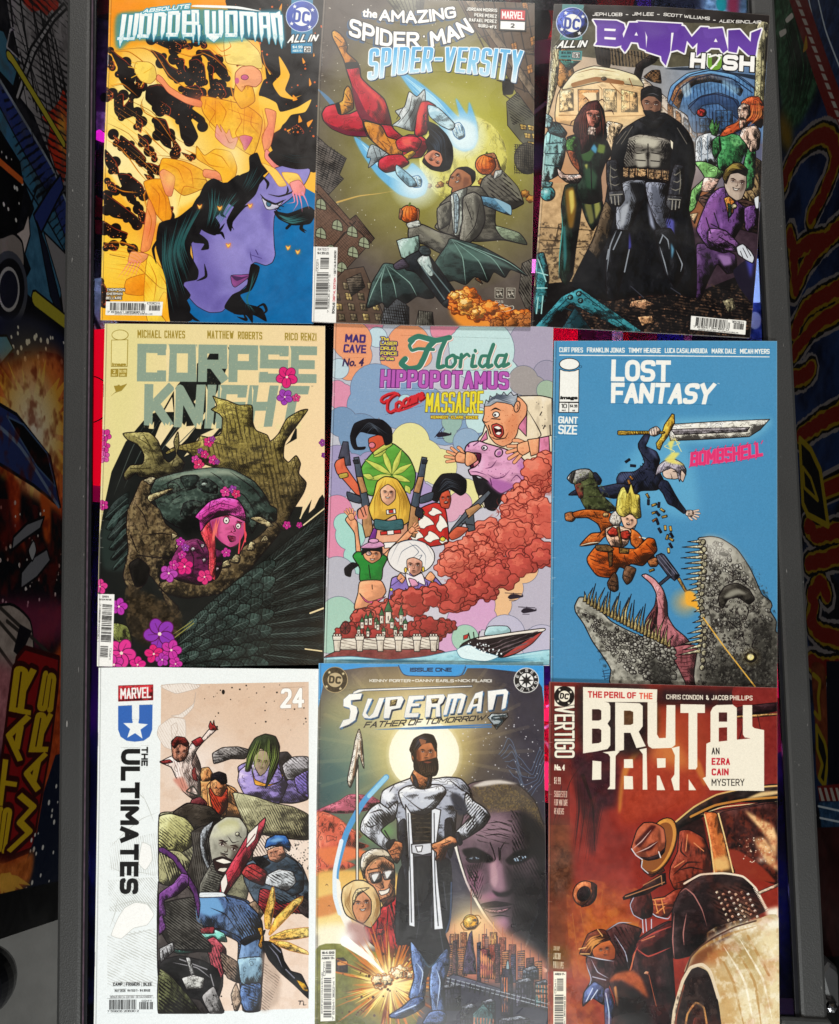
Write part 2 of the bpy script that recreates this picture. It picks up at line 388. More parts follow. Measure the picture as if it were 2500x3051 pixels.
# ------------------------------------------------------------------ materials and mesh helpers
def mat(name,colr,rough=.5,metal=0,emit=None,es=0,noise=0,nscale=200,bump=0,coat=0):
    m=bpy.data.materials.new(name);m.use_nodes=True;nt=m.node_tree;b=nt.nodes['Principled BSDF']
    b.inputs['Base Color'].default_value=(*colr,1);b.inputs['Roughness'].default_value=rough;b.inputs['Metallic'].default_value=metal
    b.inputs['Coat Weight'].default_value=coat
    if emit:b.inputs['Emission Color'].default_value=(*emit,1);b.inputs['Emission Strength'].default_value=es
    if noise or bump:
        tc=nt.nodes.new('ShaderNodeTexCoord');n=nt.nodes.new('ShaderNodeTexNoise');n.inputs['Scale'].default_value=nscale;n.inputs['Detail'].default_value=6
        nt.links.new(tc.outputs['Object'],n.inputs['Vector'])
        if noise:
            r=nt.nodes.new('ShaderNodeMapRange');r.inputs[3].default_value=1-noise;r.inputs[4].default_value=1+noise
            r.inputs[1].default_value=.3;r.inputs[2].default_value=.7
            x=nt.nodes.new('ShaderNodeVectorMath');x.operation='SCALE';x.inputs[0].default_value=colr
            nt.links.new(n.outputs['Fac'],r.inputs[0]);nt.links.new(r.outputs[0],x.inputs['Scale']);nt.links.new(x.outputs[0],b.inputs['Base Color'])
        if bump:
            bp=nt.nodes.new('ShaderNodeBump');bp.inputs['Strength'].default_value=bump;bp.inputs['Distance'].default_value=.001
            nt.links.new(n.outputs['Fac'],bp.inputs['Height']);nt.links.new(bp.outputs[0],b.inputs['Normal'])
    return m
def print_mat(art,name,rough=.34,spec=.35,grain=.05,foil=0,wave=.25):
    n=fnoise(art.PH,art.PW,2.2,5)-.5
    a=art.a;a=a*.8+.2*(a*a*(3-2*a));a=np.clip(a*(1+n[...,None]*grain*2),0,1)
    im=bpy.data.images.new(name,art.PW,art.PH);px=np.ones((art.PH,art.PW,4),np.float32);px[...,:3]=a[::-1]
    im.pixels.foreach_set(px.ravel());im.update();im.pack()
    m=bpy.data.materials.new(name);m.use_nodes=True;nt=m.node_tree;b=nt.nodes['Principled BSDF']
    t=nt.nodes.new('ShaderNodeTexImage');t.image=im;t.extension='EXTEND';t.interpolation='Linear'
    nt.links.new(t.outputs['Color'],b.inputs['Base Color'])
    b.inputs['Roughness'].default_value=rough;b.inputs['Specular IOR Level'].default_value=spec
    rn=nt.nodes.new('ShaderNodeTexNoise');rn.inputs['Scale'].default_value=26;rn.inputs['Detail'].default_value=7;rn.inputs['Distortion'].default_value=1.2
    mr=nt.nodes.new('ShaderNodeMapRange');mr.inputs[1].default_value=.35;mr.inputs[2].default_value=.68;mr.inputs[3].default_value=rough*.82;mr.inputs[4].default_value=rough*1.3
    nt.links.new(rn.outputs['Fac'],mr.inputs[0]);nt.links.new(mr.outputs[0],b.inputs['Roughness'])  # handled, smeared gloss
    tc=nt.nodes.new('ShaderNodeTexCoord')
    nt.links.new(tc.outputs['Object'],rn.inputs['Vector'])
    if wave:
        w=nt.nodes.new('ShaderNodeTexNoise');w.inputs['Scale'].default_value=8;w.inputs['Detail'].default_value=2
        nt.links.new(tc.outputs['Object'],w.inputs['Vector'])
        bp=nt.nodes.new('ShaderNodeBump');bp.inputs['Strength'].default_value=wave;bp.inputs['Distance'].default_value=.004
        nt.links.new(w.outputs['Fac'],bp.inputs['Height']);nt.links.new(bp.outputs[0],b.inputs['Normal'])
    if foil:  # metallic flake stock: tiny tilted facets
        f=nt.nodes.new('ShaderNodeTexNoise');f.inputs['Scale'].default_value=1600;f.inputs['Detail'].default_value=2
        nt.links.new(tc.outputs['Object'],f.inputs['Vector'])
        bf=nt.nodes.new('ShaderNodeBump');bf.inputs['Strength'].default_value=.3;bf.inputs['Distance'].default_value=.0006
        nt.links.new(f.outputs['Fac'],bf.inputs['Height']);nt.links.new(bp.outputs[0],bf.inputs['Normal'])
        b.inputs['Coat Weight'].default_value=foil;b.inputs['Coat Roughness'].default_value=.2;b.inputs['Coat IOR'].default_value=1.7
        nt.links.new(bf.outputs[0],b.inputs['Coat Normal'])
    return m
def link(name,bm,m,parent=None):
    me=bpy.data.meshes.new(name);bm.normal_update();bm.to_mesh(me);bm.free();o=bpy.data.objects.new(name,me);COL.objects.link(o)
    for x in (m if isinstance(m,(list,tuple)) else [m]):me.materials.append(x)
    if parent:o.parent=parent;o.matrix_parent_inverse=Matrix.Translation(-parent.location)
    return o
def thing(name,loc,label,cat,group=None):
    o=bpy.data.objects.new(name,None);COL.objects.link(o);o.location=loc;o.empty_display_size=.02
    o['label']=label;o['category']=cat
    if group:o['group']=group
    return o
def slab(bm,pts,z0,z1,mi=0,bevel=0):
    """a flat polygon given thickness"""
    if z1 < z0:z0,z1=z1,z0
    n=len(pts);a=0
    for i in range(n):a += pts[i][0]*pts[(i+1) % n][1]-pts[(i+1) % n][0]*pts[i][1]
    if a < 0:pts=pts[::-1]
    lo=[bm.verts.new((p[0],p[1],z0)) for p in pts];hi=[bm.verts.new((p[0],p[1],z1)) for p in pts]
    fs=[bm.faces.new((lo[i],lo[(i+1) % n],hi[(i+1) % n],hi[i])) for i in range(n)]
    fs.append(bm.faces.new(hi));fs.append(bm.faces.new(lo[::-1]))
    for f in fs:f.material_index=mi
    if bevel:
        es=list({e for f in fs for e in f.edges})
        bmesh.ops.bevel(bm,geom=es,offset=bevel,segments=2,affect='EDGES',profile=.5)
    return fs
def boxm(bm,x0,y0,z0,x1,y1,z1,bevel=0):return slab(bm,[(x0,y0),(x1,y0),(x1,y1),(x0,y1)],z0,z1,0,bevel)
def tube(bm,pts,r,n=8):
    pts=[Vector(p) for p in pts];rings=[]
    for i,p in enumerate(pts):
        d=(pts[min(i+1,len(pts)-1)]-pts[max(i-1,0)]).normalized();u=d.orthogonal().normalized();v=d.cross(u)
        rings.append([bm.verts.new(p+r*(math.cos(k/n*6.2832)*u+math.sin(k/n*6.2832)*v)) for k in range(n)])
    for a,b in zip(rings,rings[1:]):
        for k in range(n):bm.faces.new((a[k],a[(k+1) % n],b[(k+1) % n],b[k]))
    bm.faces.new(rings[0][::-1]);bm.faces.new(rings[-1])
def lathe(bm,c,prof,n=40):
    rings=[[bm.verts.new((c[0]+r*math.cos(k/n*6.28319),c[1]+r*math.sin(k/n*6.28319),c[2]+z)) for k in range(n)] for r,z in prof]
    for a,b in zip(rings,rings[1:]):
        for k in range(n):bm.faces.new((a[k],a[(k+1) % n],b[(k+1) % n],b[k]))
    bm.faces.new(rings[0][::-1]);bm.faces.new(rings[-1])
def uvs(bm,art):
    L=bm.loops.layers.uv.verify()
    for f in bm.faces:
        for l in f.loops:
            w=np.array([l.vert.co]);q=art.flat(w)[0]
            l[L].uv=((q[0]-art.u0)*art.D/art.PW,1-(art.v1-q[1])*art.D/art.PH)
def hull(p):
    p=sorted(map(tuple,p));cr=lambda o,a,b:(a[0]-o[0])*(b[1]-o[1])-(a[1]-o[1])*(b[0]-o[0]);out=[]
    for q in (p,p[::-1]):
        h=[]
        for v in q:
            while len(h) > 1 and cr(h[-2],h[-1],v) <= 0:h.pop()
            h.append(v)
        out += h[:-1]
    return np.array(out)
def trim(p,c):
    """keep the part of outline p that lies on sheet c"""
    out=[np.array(v) for v in p]
    for i in range(len(c)):
        a,b=c[i],c[(i+1) % len(c)];d=lambda v:(b[0]-a[0])*(v[1]-a[1])-(b[1]-a[1])*(v[0]-a[0]);inp,out=out,[]
        for j in range(len(inp)):
            u,v=inp[j-1],inp[j];du,dv=d(u),d(v)
            if (du >= 0) != (dv >= 0):out.append(u+(v-u)*du/(du-dv))
            if dv >= 0:out.append(v)
        if len(out) < 3:return None
    return np.array(out)
M_paper=mat('paper',(.72,.70,.64),.8,noise=.06,nscale=900)
M_back=mat('back_cover',(.25,.24,.26),.4,noise=.1,nscale=60)
M_steel=mat('staple_steel',(.35,.35,.37),.45,1,noise=.05,nscale=500)
GROUP='comic books laid out in rows on the pinball glass'
def comic(art,label,rough=.29,foil=0,grain=.05,wave=.6,lift=0):
    lf=sorted([tuple(p) for p in art.outline if p[0] < art.outline[:,0].mean()-250],key=lambda p:p[1]);rs=random.Random(int(art.x0))
    lf=np.array(lf,float);art.L(lf+[7,0],5,'f2ece0',0,.22,0);art.L(lf+[12,0],6,'0c0a0a',0,.25,0)  # fold at the spine, drawn as a pale line and a dark one
    for i in range(14):
        u=rs.random();q=lf[0]*(1-u)+lf[-1]*u;art.L([q+[2,0],q+[rs.uniform(8,22),rs.uniform(-3,3)]],4,'f0e8dc',2,.3)
    art.L(art.outline,4,'f0ebe0',0,.3,0,True);art.dots(art.outline,0,1,2,'ffffff')
    m=print_mat(art,'printed_cover',rough,.42,grain,foil,wave)
    top=art.plane[1];w=art.world(art.outline)[:,:2];c=w.mean(0)
    root=thing('comic_book',(c[0],c[1],.0004+lift),label,'comic book',GROUP)
    pts=[tuple(p) for p in w];ins=[tuple(c+(p-c)*.9965) for p in w]
    bm=bmesh.new();slab(bm,pts,top-.00022,top);uvs(bm,art);link('front_cover',bm,m,root)
    bm=bmesh.new();n=5
    for i in range(n):  # leaves a hair out of register
        zb=lift+.0006;z0=zb+(top-.00026-zb)*i/n;z1=zb+(top-.00026-zb)*(i+.86)/n;s=.9965-.0012*((i*37) % 5)/5
        slab(bm,[tuple(c+(p-c)*s) for p in w],z0,z1)
    link('pages',bm,M_paper,root)
    bm=bmesh.new();slab(bm,[tuple(c+(p-c)*.999) for p in w],lift+.0004,lift+.00058);link('back_cover',bm,M_back,root)
    l=[p for p in w if p[0] < c[0]-.05];tl=max(l,key=lambda p:p[1]);bl=min(l,key=lambda p:p[1])
    for f in (.2,.8):  # staples at the fold
        a=tl+(bl-tl)*f;d=(bl-tl)/np.hypot(*(bl-tl))*.005;a=a+np.array([.0003,0])
        bm=bmesh.new();tube(bm,[(*(a-d),top+.00005),(*(a+d),top+.00005)],.00016,6);link('staple',bm,M_steel,root)
    hc=hull(c+(w-c)*.997)
    for k,(name,p,lab) in enumerate(art.parts):
        q=trim(art.world(p)[:,:2],hc)
        if q is None:continue
        ok=np.hypot(*(q-np.roll(q,-1,0)).T) > 1e-6;q=q[ok]
        z=top+.00003+.000012*k;tris=tessellate_polygon([[Vector((*u,0)) for u in q]])
        bm=bmesh.new();V=[bm.verts.new((*u,z)) for u in q]
        for t in tris:
            t=[V[i] for i in t]
            nz=(t[1].co-t[0].co).cross(t[2].co-t[0].co).z
            if abs(nz) < 1e-14:continue
            try:bm.faces.new(t if nz > 0 else t[::-1])
            except ValueError:pass
        loose=[v for v in bm.verts if not v.link_faces]
        bmesh.ops.delete(bm,geom=loose,context='VERTS')
        uvs(bm,art);o=link(name,bm,m,root)
        if lab:o['label']=lab
    return root
def barcode(a,env,seed,col='f1efe9',wide=.72,bars=None):
    """bars of the main code and the small add-on; env reads along the code"""
    t,b=[nums(x) for x in env.split('/')];rs=np.random.RandomState(seed)
    P=lambda u,v:(t[0]*(1-u)+t[-1]*u)*v+(b[0]*(1-u)+b[-1]*u)*(1-v)
    for lo,hi,n,v0,v1 in ((0,wide,30,0,1),(wide+.06,1,14,0,.74)):
        u=lo
        ws=rs.randint(1,4,n*2);un=(hi-lo)/ws.sum()
        for i in range(n*2):
            w=ws[i]*un
            if i % 2 == 0:a.F([P(u,v0),P(u+w,v0),P(u+w,v1),P(u,v1)],'1b1a1a',0,0)
            u += w
# ------------------------------------------------------------------ the machine the books lie on
M_rail=mat('powder_coat',(.027,.027,.0265),.55,noise=.12,nscale=900,bump=.25)
nt=M_rail.node_tree;bs=nt.nodes['Principled BSDF'];tc_=nt.nodes.new('ShaderNodeTexCoord');mp=nt.nodes.new('ShaderNodeMapping');mp.inputs['Scale'].default_value=(1,.25,1);vo=nt.nodes.new('ShaderNodeTexNoise');vo.inputs['Scale'].default_value=420;vo.inputs['Detail'].default_value=1
cr=nt.nodes.new('ShaderNodeMapRange');cr.inputs[1].default_value=.755;cr.inputs[2].default_value=.80;old=bs.inputs['Base Color'].links[0].from_socket;mxr=nt.nodes.new('ShaderNodeMix');mxr.data_type='RGBA';mxr.inputs[7].default_value=(.22,.21,.2,1)
nt.links.new(tc_.outputs['Object'],mp.inputs['Vector']);nt.links.new(mp.outputs[0],vo.inputs['Vector']);nt.links.new(vo.outputs['Fac'],cr.inputs[0]);nt.links.new(cr.outputs[0],mxr.inputs[0]);nt.links.new(old,mxr.inputs[6]);nt.links.new(mxr.outputs[2],bs.inputs['Base Color'])
wn=nt.nodes.new('ShaderNodeTexNoise');wn.inputs['Scale'].default_value=12;wr=nt.nodes.new('ShaderNodeMapRange');wr.inputs[3].default_value=.38;wr.inputs[4].default_value=.7;nt.links.new(tc_.outputs['Object'],wn.inputs['Vector']);nt.links.new(wn.outputs['Fac'],wr.inputs[0]);nt.links.new(wr.outputs[0],bs.inputs['Roughness'])
M_black=mat('black_plastic',(.008,.008,.010),.25,noise=.2,nscale=80)
M_dark=mat('black_paint',(.012,.012,.013),.5,noise=.2,nscale=60,bump=.1)
M_chrome=mat('chrome',(.6,.6,.62),.16,1,noise=.08,nscale=90)
M_gap=mat('smoked_edge',(.09,.06,.08),.12,noise=.3,nscale=120)
def glass_mat():
    m=bpy.data.materials.new('glass_sheet');m.use_nodes=True;nt=m.node_tree;nt.nodes.clear()
    o=nt.nodes.new('ShaderNodeOutputMaterial');mx=nt.nodes.new('ShaderNodeMixShader');t=nt.nodes.new('ShaderNodeBsdfTransparent');g=nt.nodes.new('ShaderNodeBsdfGlossy');f=nt.nodes.new('ShaderNodeFresnel')
    g.inputs['Roughness'].default_value=.08;f.inputs['IOR'].default_value=1.45;t.inputs[0].default_value=(.93,.95,.95,1)
    nt.links.new(f.outputs[0],mx.inputs[0]);nt.links.new(t.outputs[0],mx.inputs[1]);nt.links.new(g.outputs[0],mx.inputs[2]);nt.links.new(mx.outputs[0],o.inputs[0]);return m
M_glass=glass_mat()
def glow(name,c,e):return mat(name,tuple(v*.8 for v in c),.3,emit=c,es=e,noise=.1,nscale=60)
machine=thing('pinball_machine',(0,-.05,-.9),'pinball machine with dark grey metal rails, its lit glass top carrying the comic books','pinball machine')
def onp(s,z):return [tuple(p[:2]) for p in onz(nums(s),z)]
def ext(a,b,t):return (a[0]+(b[0]-a[0])*t,a[1]+(b[1]-a[1])*t)
def strip(a0,a1,b0,b1):  # a lengthwise strip, run on past both ends of the frame
    return [ext(a0,a1,-.12),ext(b0,b1,-.12),ext(b0,b1,1.02),ext(a0,a1,1.02)]
def lengthwise(name,m,e,z0,z1,bevel=0,lab=None):
    q=[tuple(p[:2]) for p in onz(strip(*e),0)];bm=bmesh.new();slab(bm,q,z0,z1,0,bevel);o=link(name,bm,m,machine)
    if lab:o['label']=lab
    return o
lengthwise('side_rail',M_rail,((199,0),(165,3051),(270,0),(241,3051)),-.010,.0003,.0028)
lengthwise('side_rail',M_rail,((2237,0),(2387,3051),(2310,0),(2469,3051)),-.010,.0003,.0028)
lengthwise('rail_seal',M_gap,((271,0),(242,3051),(276,0),(247,3051)),-.005,-.0012,.0004)
lengthwise('glass_channel',M_black,((276.5,0),(247.5,3051),(285,0),(258,3051)),-.004,-.0006,.0006)
lengthwise('glass_channel',M_black,((2229,0),(2372,3051),(2236,0),(2386,3051)),-.004,-.0006,.0006)
lengthwise('glass_sheet',M_glass,((281,0),(255,3051),(2233,0),(2379,3051)),-.0045,-.0009)
lengthwise('cabinet_side',M_dark,((204,0),(171,3051),(212,0),(179,3051)),-.5,-.0105,0)
lengthwise('cabinet_side',M_dark,((2296,0),(2452,3051),(2304,0),(2462,3051)),-.5,-.0105,0)
bm=bmesh.new();slab(bm,onp('2327,3038 2483,3046 2500,3160 2330,3160',.004),-.04,.004,0,.003);slab(bm,onp('140,3166 2500,3166 2506,3290 136,3290',.004),-.06,.004,0,.004);link('lockdown_bar',bm,mat('lockdown_metal',(.05,.052,.052),.4,noise=.1,nscale=300),machine)
# playfield under the glass: dark, painted, with lit plastics
def field():
    a=Art(0,0,1.,'260,-120 2247,-120 2403,3170 226,3170',plane=('z',-.0302),D=1400,bg='150d1c')
    F,L,LL,O,G,N=a.F,a.L,a.LL,a.O,a.G,a.N
    N('150,-120 2500,-120 2500,3200 150,3200','3a1230',60,.5,.8,0);N('150,-120 2500,-120 2500,3200 150,3200','16204e',90,.55,.9,0);N('150,-120 2500,-120 2500,3200 150,3200','5a0a1e',40,.64,.8,0)
    F('150,1500 345,1500 345,3170 150,3170','1c1f55',tex=.14,ts=50);F('150,1850 345,1900 345,2180 150,2150','4a1a6a',soft=20)
    F('230,-100 345,-100 340,30 230,40','6a1020');F('230,60 345,80 340,330 230,300','4a3a5a',tex=.2,ts=24);O(310,290,12,'08060a',14);F('230,330 345,340 345,390 230,380','8a92a4',tex=.3,ts=10);F('230,560 345,620 345,700 230,680','6a1224',tex=.1);LL('230,500 345,520/230,640 345,660/240,760 345,700',8,'0c070c');F('230,760 345,740 345,840 230,820','2c2634',tex=.2,ts=14);F('230,850 345,830 345,985 230,985','b4c0d8',tex=.2,ts=20);L('240,860 300,990',12,'2a2c40')
    F('1480,-120 1700,-120 1700,190 1580,190','7a1420',tex=.1);O(1600,70,42,'1c0c14',70);F('1575,130 1660,120 1640,230 1575,220','3c0c34');F('1570,200 1650,190 1640,260 1570,250','1a1420',tex=.2,ts=8);F('1560,260 1660,260 1620,700 1560,720','35101c',tex=.12);L('1560,360 1660,280',12,'6a5a74',0);F('1560,430 1640,430 1620,500 1560,510','3c3a5a',soft=8);F('1550,560 1640,540 1600,900 1540,920','4a1232',tex=.12)
    F('1560,-120 1760,-120 1720,20 1560,20','3a3640',tex=.3,ts=6);F('1770,-120 1900,-120 1880,40 1790,40','7a1420');F('1900,-120 1960,-120 1950,40 1900,40','4a2a8a');F('1960,-120 2200,-120 2240,80 1960,80','2a2a3c',tex=.2,ts=30);F('2080,-120 2240,-120 2250,60 2110,50','8aa8d0',soft=10,tex=.3,ts=14);O(2150,10,16,'30b0b8',24);F('2170,-60 2200,-60 2200,40 2170,40','c04a6a',soft=4)  # pale blue patch at the right end: chrome reflection drawn as colour
    F('1640,940 1720,950 1720,1060 1640,1060','a01026');F('1720,950 1820,960 1820,1060 1720,1060','4a2448',tex=.1);F('1780,960 1830,960 1830,1060 1780,1060','5a2a5a');F('1826,960 1860,950 1850,1060 1826,1060','b8c4e0');F('1860,960 1900,960 1900,1060 1860,1060','b01028');F('1880,960 1960,970 1960,1060 1880,1060','7a2440',tex=.1);F('1965,960 2050,970 2050,1060 1965,1060','241a6a');F('2050,960 2300,980 2300,1060 2060,1060','140c18');F('2040,980 2060,980 2060,1060 2040,1060','8a4a60')
    F('1600,1000 1680,1000 1680,2000 1600,2000','2e0c1c',tex=.16);F('940,940 1030,940 1030,2010 930,2010','220a14',tex=.16);F('950,1300 1010,1300 1010,1560 945,1560','5a0c20',soft=16);O(985,1190,26,'241a30',34,ink=3);LL('950,1060 1020,1010/950,1100 1020,1090/945,1420 1020,1380',6,'0a0508')
    F('1590,1980 1680,1980 1680,2080 1590,2080','4a2a9a',tex=.12);F('1595,2060 1660,2060 1650,2300 1595,2300','d01e46',tex=.1);LL('1600,2180 1640,2160/1600,2230 1625,2210 1640,2240/1605,2120 1640,2100',8,'f0d8e4');F('1595,2290 1660,2290 1650,2440 1590,2420','c02448',soft=10);F('1590,2440 1660,2440 1660,3100 1590,3100','241028',tex=.2)
    F('2180,320 2300,320 2300,640 2190,640','26184a',tex=.2);F('2215,700 2310,700 2320,1000 2220,1000','3c4fa0',soft=10,tex=.3,ts=16);O(2250,955,18,'c8d4f0',26);F('2280,1640 2400,1640 2420,2110 2290,2110','b01238',soft=10);F('2290,2110 2420,2110 2420,2330 2290,2330','8a1450',soft=20);F('2290,2290 2440,2290 2480,3100 2290,3100','1a1a4a',tex=.2,ts=40);N('2290,2500 2480,2500 2480,3100 2290,3100','30323c',40,.56);O(2350,2430,10,'b0c0f0',16)
    return a
fa=field()
bm=bmesh.new();slab(bm,[tuple(p) for p in fa.world(fa.outline)[:,:2]],-.036,-.0302);uvs(bm,fa);link('playfield',bm,print_mat(fa,'playfield_print',.2,.5,.03,0,.2),machine)
def plate(name,s,z,t,m,lab=None):
    bm=bmesh.new();slab(bm,onp(s,z),z-t,z,0,.0006);o=link(name,bm,m,machine)
    if lab:o['label']=lab
    return o
plate('lit_plastic','244,985 352,975 352,1250 345,1430 300,1448 238,1440',-.024,.002,glow('red_light',(1,.0,.02),.8),'bright red lit plastic')
bm=bmesh.new();c=onz([(262,1190)],-.0225)[0];tube(bm,[(c[0]+.019*math.cos(t),c[1]+.019*math.sin(t),-.0225) for t in np.linspace(-1.6,1.6,20)],.0005,6);link('wire_ring',bm,M_black,machine)
plate('lit_plastic','232,1448 340,1440 340,1500 230,1490',-.026,.002,glow('dim_red',(.35,.0,.06),.5),'dim red lit plastic')
plate('insert_light','278,392 296,384 312,396 322,410 318,424 300,420 284,414',-.026,.002,glow('magenta_light',(1,.02,.75),.7),'magenta insert light')
plate('insert_light','1540,770 1612,772 1612,812 1540,810',-.026,.002,glow('pink_light',(1,.3,.9),1.0),'pink insert light')
plate('insert_light','2228,770 2262,770 2266,900 2230,900',-.026,.002,glow('blue_light',(.35,.5,1),.8),'blue-white insert light')
plate('lit_plastic','2290,1720 2334,1720 2350,2080 2296,2080',-.026,.002,glow('crimson_light',(.8,.0,.09),.5),'crimson lit plastic')
plate('lit_plastic','1596,2110 1650,2110 1650,2150 1596,2150',-.026,.002,glow('crimson_light_two',(1,.02,.12),.7),'crimson lit plastic')
plate('lit_plastic','1596,2270 1650,2270 1650,2360 1596,2350',-.026,.002,glow('rose_light',(1,.04,.2),.6),'rose lit plastic')
plate('lit_plastic','1640,965 1722,960 1722,1040 1640,1040',-.026,.002,glow('red_light_three',(.7,.0,.03),.4),'red lit plastic')
for s in ('2252,400 2262,400 2290,1000 2278,1000','300,1900 306,1900 296,2500 290,2500'):
    plate('wire_guide',s,-.02,.001,M_chrome)
for (x,y),c_,e in (((420,250),(.7,.2,1),.06),((420,420),(1,.1,.8),.05),((420,800),(.6,.7,1),.08),((400,1750),(.6,.1,.7),.05),((390,2150),(.5,.15,1),.05),((380,2600),(.3,.25,1),.04),((1700,120),(1,.25,.3),.06),((1680,560),(1,.2,.4),.06),((1670,850),(1,.2,.7),.04),((2140,420),(.4,.4,1),.06),((2140,860),(.5,.6,1),.08),((2080,90),(.7,.85,1),.10),((1760,1100),(1,.2,.3),.05),((2040,1100),(.5,.2,.9),.04),((1060,1400),(1,.1,.25),.05),((1720,1700),(1,.1,.3),.04),((1720,2120),(.9,.2,.7),.05),((1720,2320),(1,.1,.3),.06),((1720,2700),(.6,.2,.6),.03),((2220,1900),(1,.05,.3),.06),((2230,2260),(.8,.1,.6),.06),((2240,2700),(.3,.3,1),.06)):
    l=bpy.data.lights.new('playfield_bulb','POINT');l.energy=e;l.color=c_;l.shadow_soft_size=.004;o=bpy.data.objects.new('playfield_bulb',l);COL.objects.link(o);o.location=onz([(x,y)],-.016)[0]
# ------------------------------------------------------------------ neighbours: cabinets with printed sides, the print darkened to carry their shade
def side_sheet(art,x,thick,m_body,label):
    o_=art.world(art.outline);c=o_.mean(0)
    root=thing('pinball_cabinet',(x,c[1],-.9),label,'pinball cabinet')
    m=print_mat(art,'cabinet_decal',.45,.2,.06,0,0)
    bm=bmesh.new();s=1 if x < 0 else -1
    V=[bm.verts.new(p) for p in o_];W=[bm.verts.new((x-s*.001,p[1],p[2])) for p in o_];n=len(V)
    f=bm.faces.new(V);bm.faces.new(W[::-1])
    for i in range(n):bm.faces.new((V[i],W[i],W[(i+1) % n],V[(i+1) % n]))
    bmesh.ops.recalc_face_normals(bm,faces=bm.faces[:]);uvs(bm,art);link('side_decal',bm,m,root)
    bm=bmesh.new();V=[bm.verts.new((x-s*.0012,p[1],p[2])) for p in o_];W=[bm.verts.new((x-s*thick,p[1],p[2])) for p in o_]
    bm.faces.new(V);bm.faces.new(W[::-1])
    for i in range(n):bm.faces.new((V[i],W[i],W[(i+1) % n],V[(i+1) % n]))
    bmesh.ops.recalc_face_normals(bm,faces=bm.faces[:]);link('cabinet_body',bm,m_body,root)
    return root
def left_sheet():
    a=Art(0,0,1.,'-70,-420 430,-420 430,2654 -70,2822',plane=('x',-.325),D=2200,bg='0c0d18')
    F,L,LL,O,G,N,H=a.F,a.L,a.LL,a.O,a.G,a.N,a.H
    a.k=2.2*.36  # this sheet is seen steeply: widths in its own plane
    ic='0b0b10';wd=lambda w:w
    F('-70,-420 430,-420 430,600 190,570 100,340 60,290 45,160 20,0 -70,-50','8f8a8c',tex=.08,ts=60,sm=0)
    LL('45,-100 110,330/75,-100 190,500/100,-80 210,520/130,60 200,420/60,160 100,300/150,90 200,350/30,0 60,280/165,120 205,330',9,ic,0);LL('85,-60 150,400/120,-40 195,460',5,ic,0)
    F('60,-60 180,-60 172,48 155,28 140,46 120,30 95,36 70,10','b83222',0,0);F('190,10 152,52 92,142 44,290 54,302 104,160 162,62 200,24','a8a4a6',7,0,ic=ic)
    F('-70,60 10,90 40,160 60,180 40,260 -70,140','3f6a80',6,0,ic=ic);F('30,90 40,84 62,180 20,140','18181c',5,0,ic='a8a4a8')
    F('190,260 176,300 160,322 125,348 150,382 140,432 165,500 190,545 220,400','b8351e',0,0,tex=.1);F('195,330 170,370 178,430 195,470','e8b040',soft=16);
    F('-70,120 0,232 60,334 150,482 205,610 205,760 120,610 60,505 -70,320','2c3a74',6,0,ic=ic);F('-70,250 0,320 80,470 150,590 200,720 200,760 110,620 40,500 -70,340','3a6a86',5,0,ic=ic);LL('0,240 150,490 205,620',9,'8a94a0',0)
    LL('20,-20 120,280/60,40 150,470/95,10 170,330/140,20 205,300/40,100 100,420/110,300 180,560/150,120 195,260',4,ic,0);H('-40,-100 205,-100 200,600 100,340 45,160',76,16,5,ic,.8);N('-70,-100 205,-100 200,600 -70,700','4a4648',30,.58,.6);N('-70,560 200,560 200,1060 -70,1060','0c0e18',26,.6,.9);H('0,250 190,560 200,760 60,500',50,18,5,ic,.8)
    L('25,165 45,190 190,428',26,ic,0);L('25,165 45,190 190,428',18,'b0a436',0)
    F('-70,390 0,386 60,482 72,560 50,704 -70,720','05060a',sm=0);a.dots('-60,400 70,480 60,700 -60,700',34,2,6,'d8d4d0');L('-70,420 0,482 65,538',16,'c8622a',0)
    F('70,540 100,620 60,720 90,800 60,860 170,960 200,760 120,620','3f6c88',6,0,ic=ic,tex=.1);F('100,640 150,560 180,520 190,560 120,700','2c3a74',6,0,ic=ic);F('85,630 110,560 70,680 40,700 60,720 70,770 90,700','c8b8b4',5,0,ic=ic)
    F('-70,700 0,706 38,694 66,722 72,792 44,812 -70,800','8a807c',7,ic=ic);O(26,862,52,'15151c',104,ink=16,ic='4a4c56');O(26,862,30,'1f2030',62,ink=8,ic='a8a4a4');F('110,660 140,740 190,940 200,1000 150,880','1b1f33',6,0,ic=ic);F('130,690 180,860 195,990 200,760','8a8688',5,0,ic=ic)
    L('105,890 195,960',44,ic,0);L('105,890 195,960',34,'b0a436',0);L('82,985 100,1060 178,1300',34,ic,0);L('82,985 100,1060 178,1300',26,'b0a436',0)
    F('-70,960 80,940 190,1000 200,1080 -70,1060','141a38',soft=8);a.dots('20,980 190,980 190,1100 20,1080',30,4,8,'e0dcd8');F('-70,1000 20,1000 40,1040 -10,1100 -70,1080','4a7a94',5,0,ic=ic)
    F('-70,1110 40,1080 100,1060 190,1080 200,1560 150,1620 60,1560 -70,1400','c0431c',soft=20,tex=.14);a.rays_(105,1280,60,10,190,34,'e89a2c',.8,3);G(105,1280,300,'f4d06a',1,1.2);G(100,1290,170,'f2e0cc',1,.8)
    F('-70,1170 0,1205 50,1235 150,1362 180,1510 100,1446 -70,1340','2c3868',8,0,ic='14161f');F('20,1240 70,1265 140,1350 165,1450 110,1390','0a0b12',5,0,ic='4a6080');LL('-40,1240 60,1330 175,1510',10,'6a7890',0)
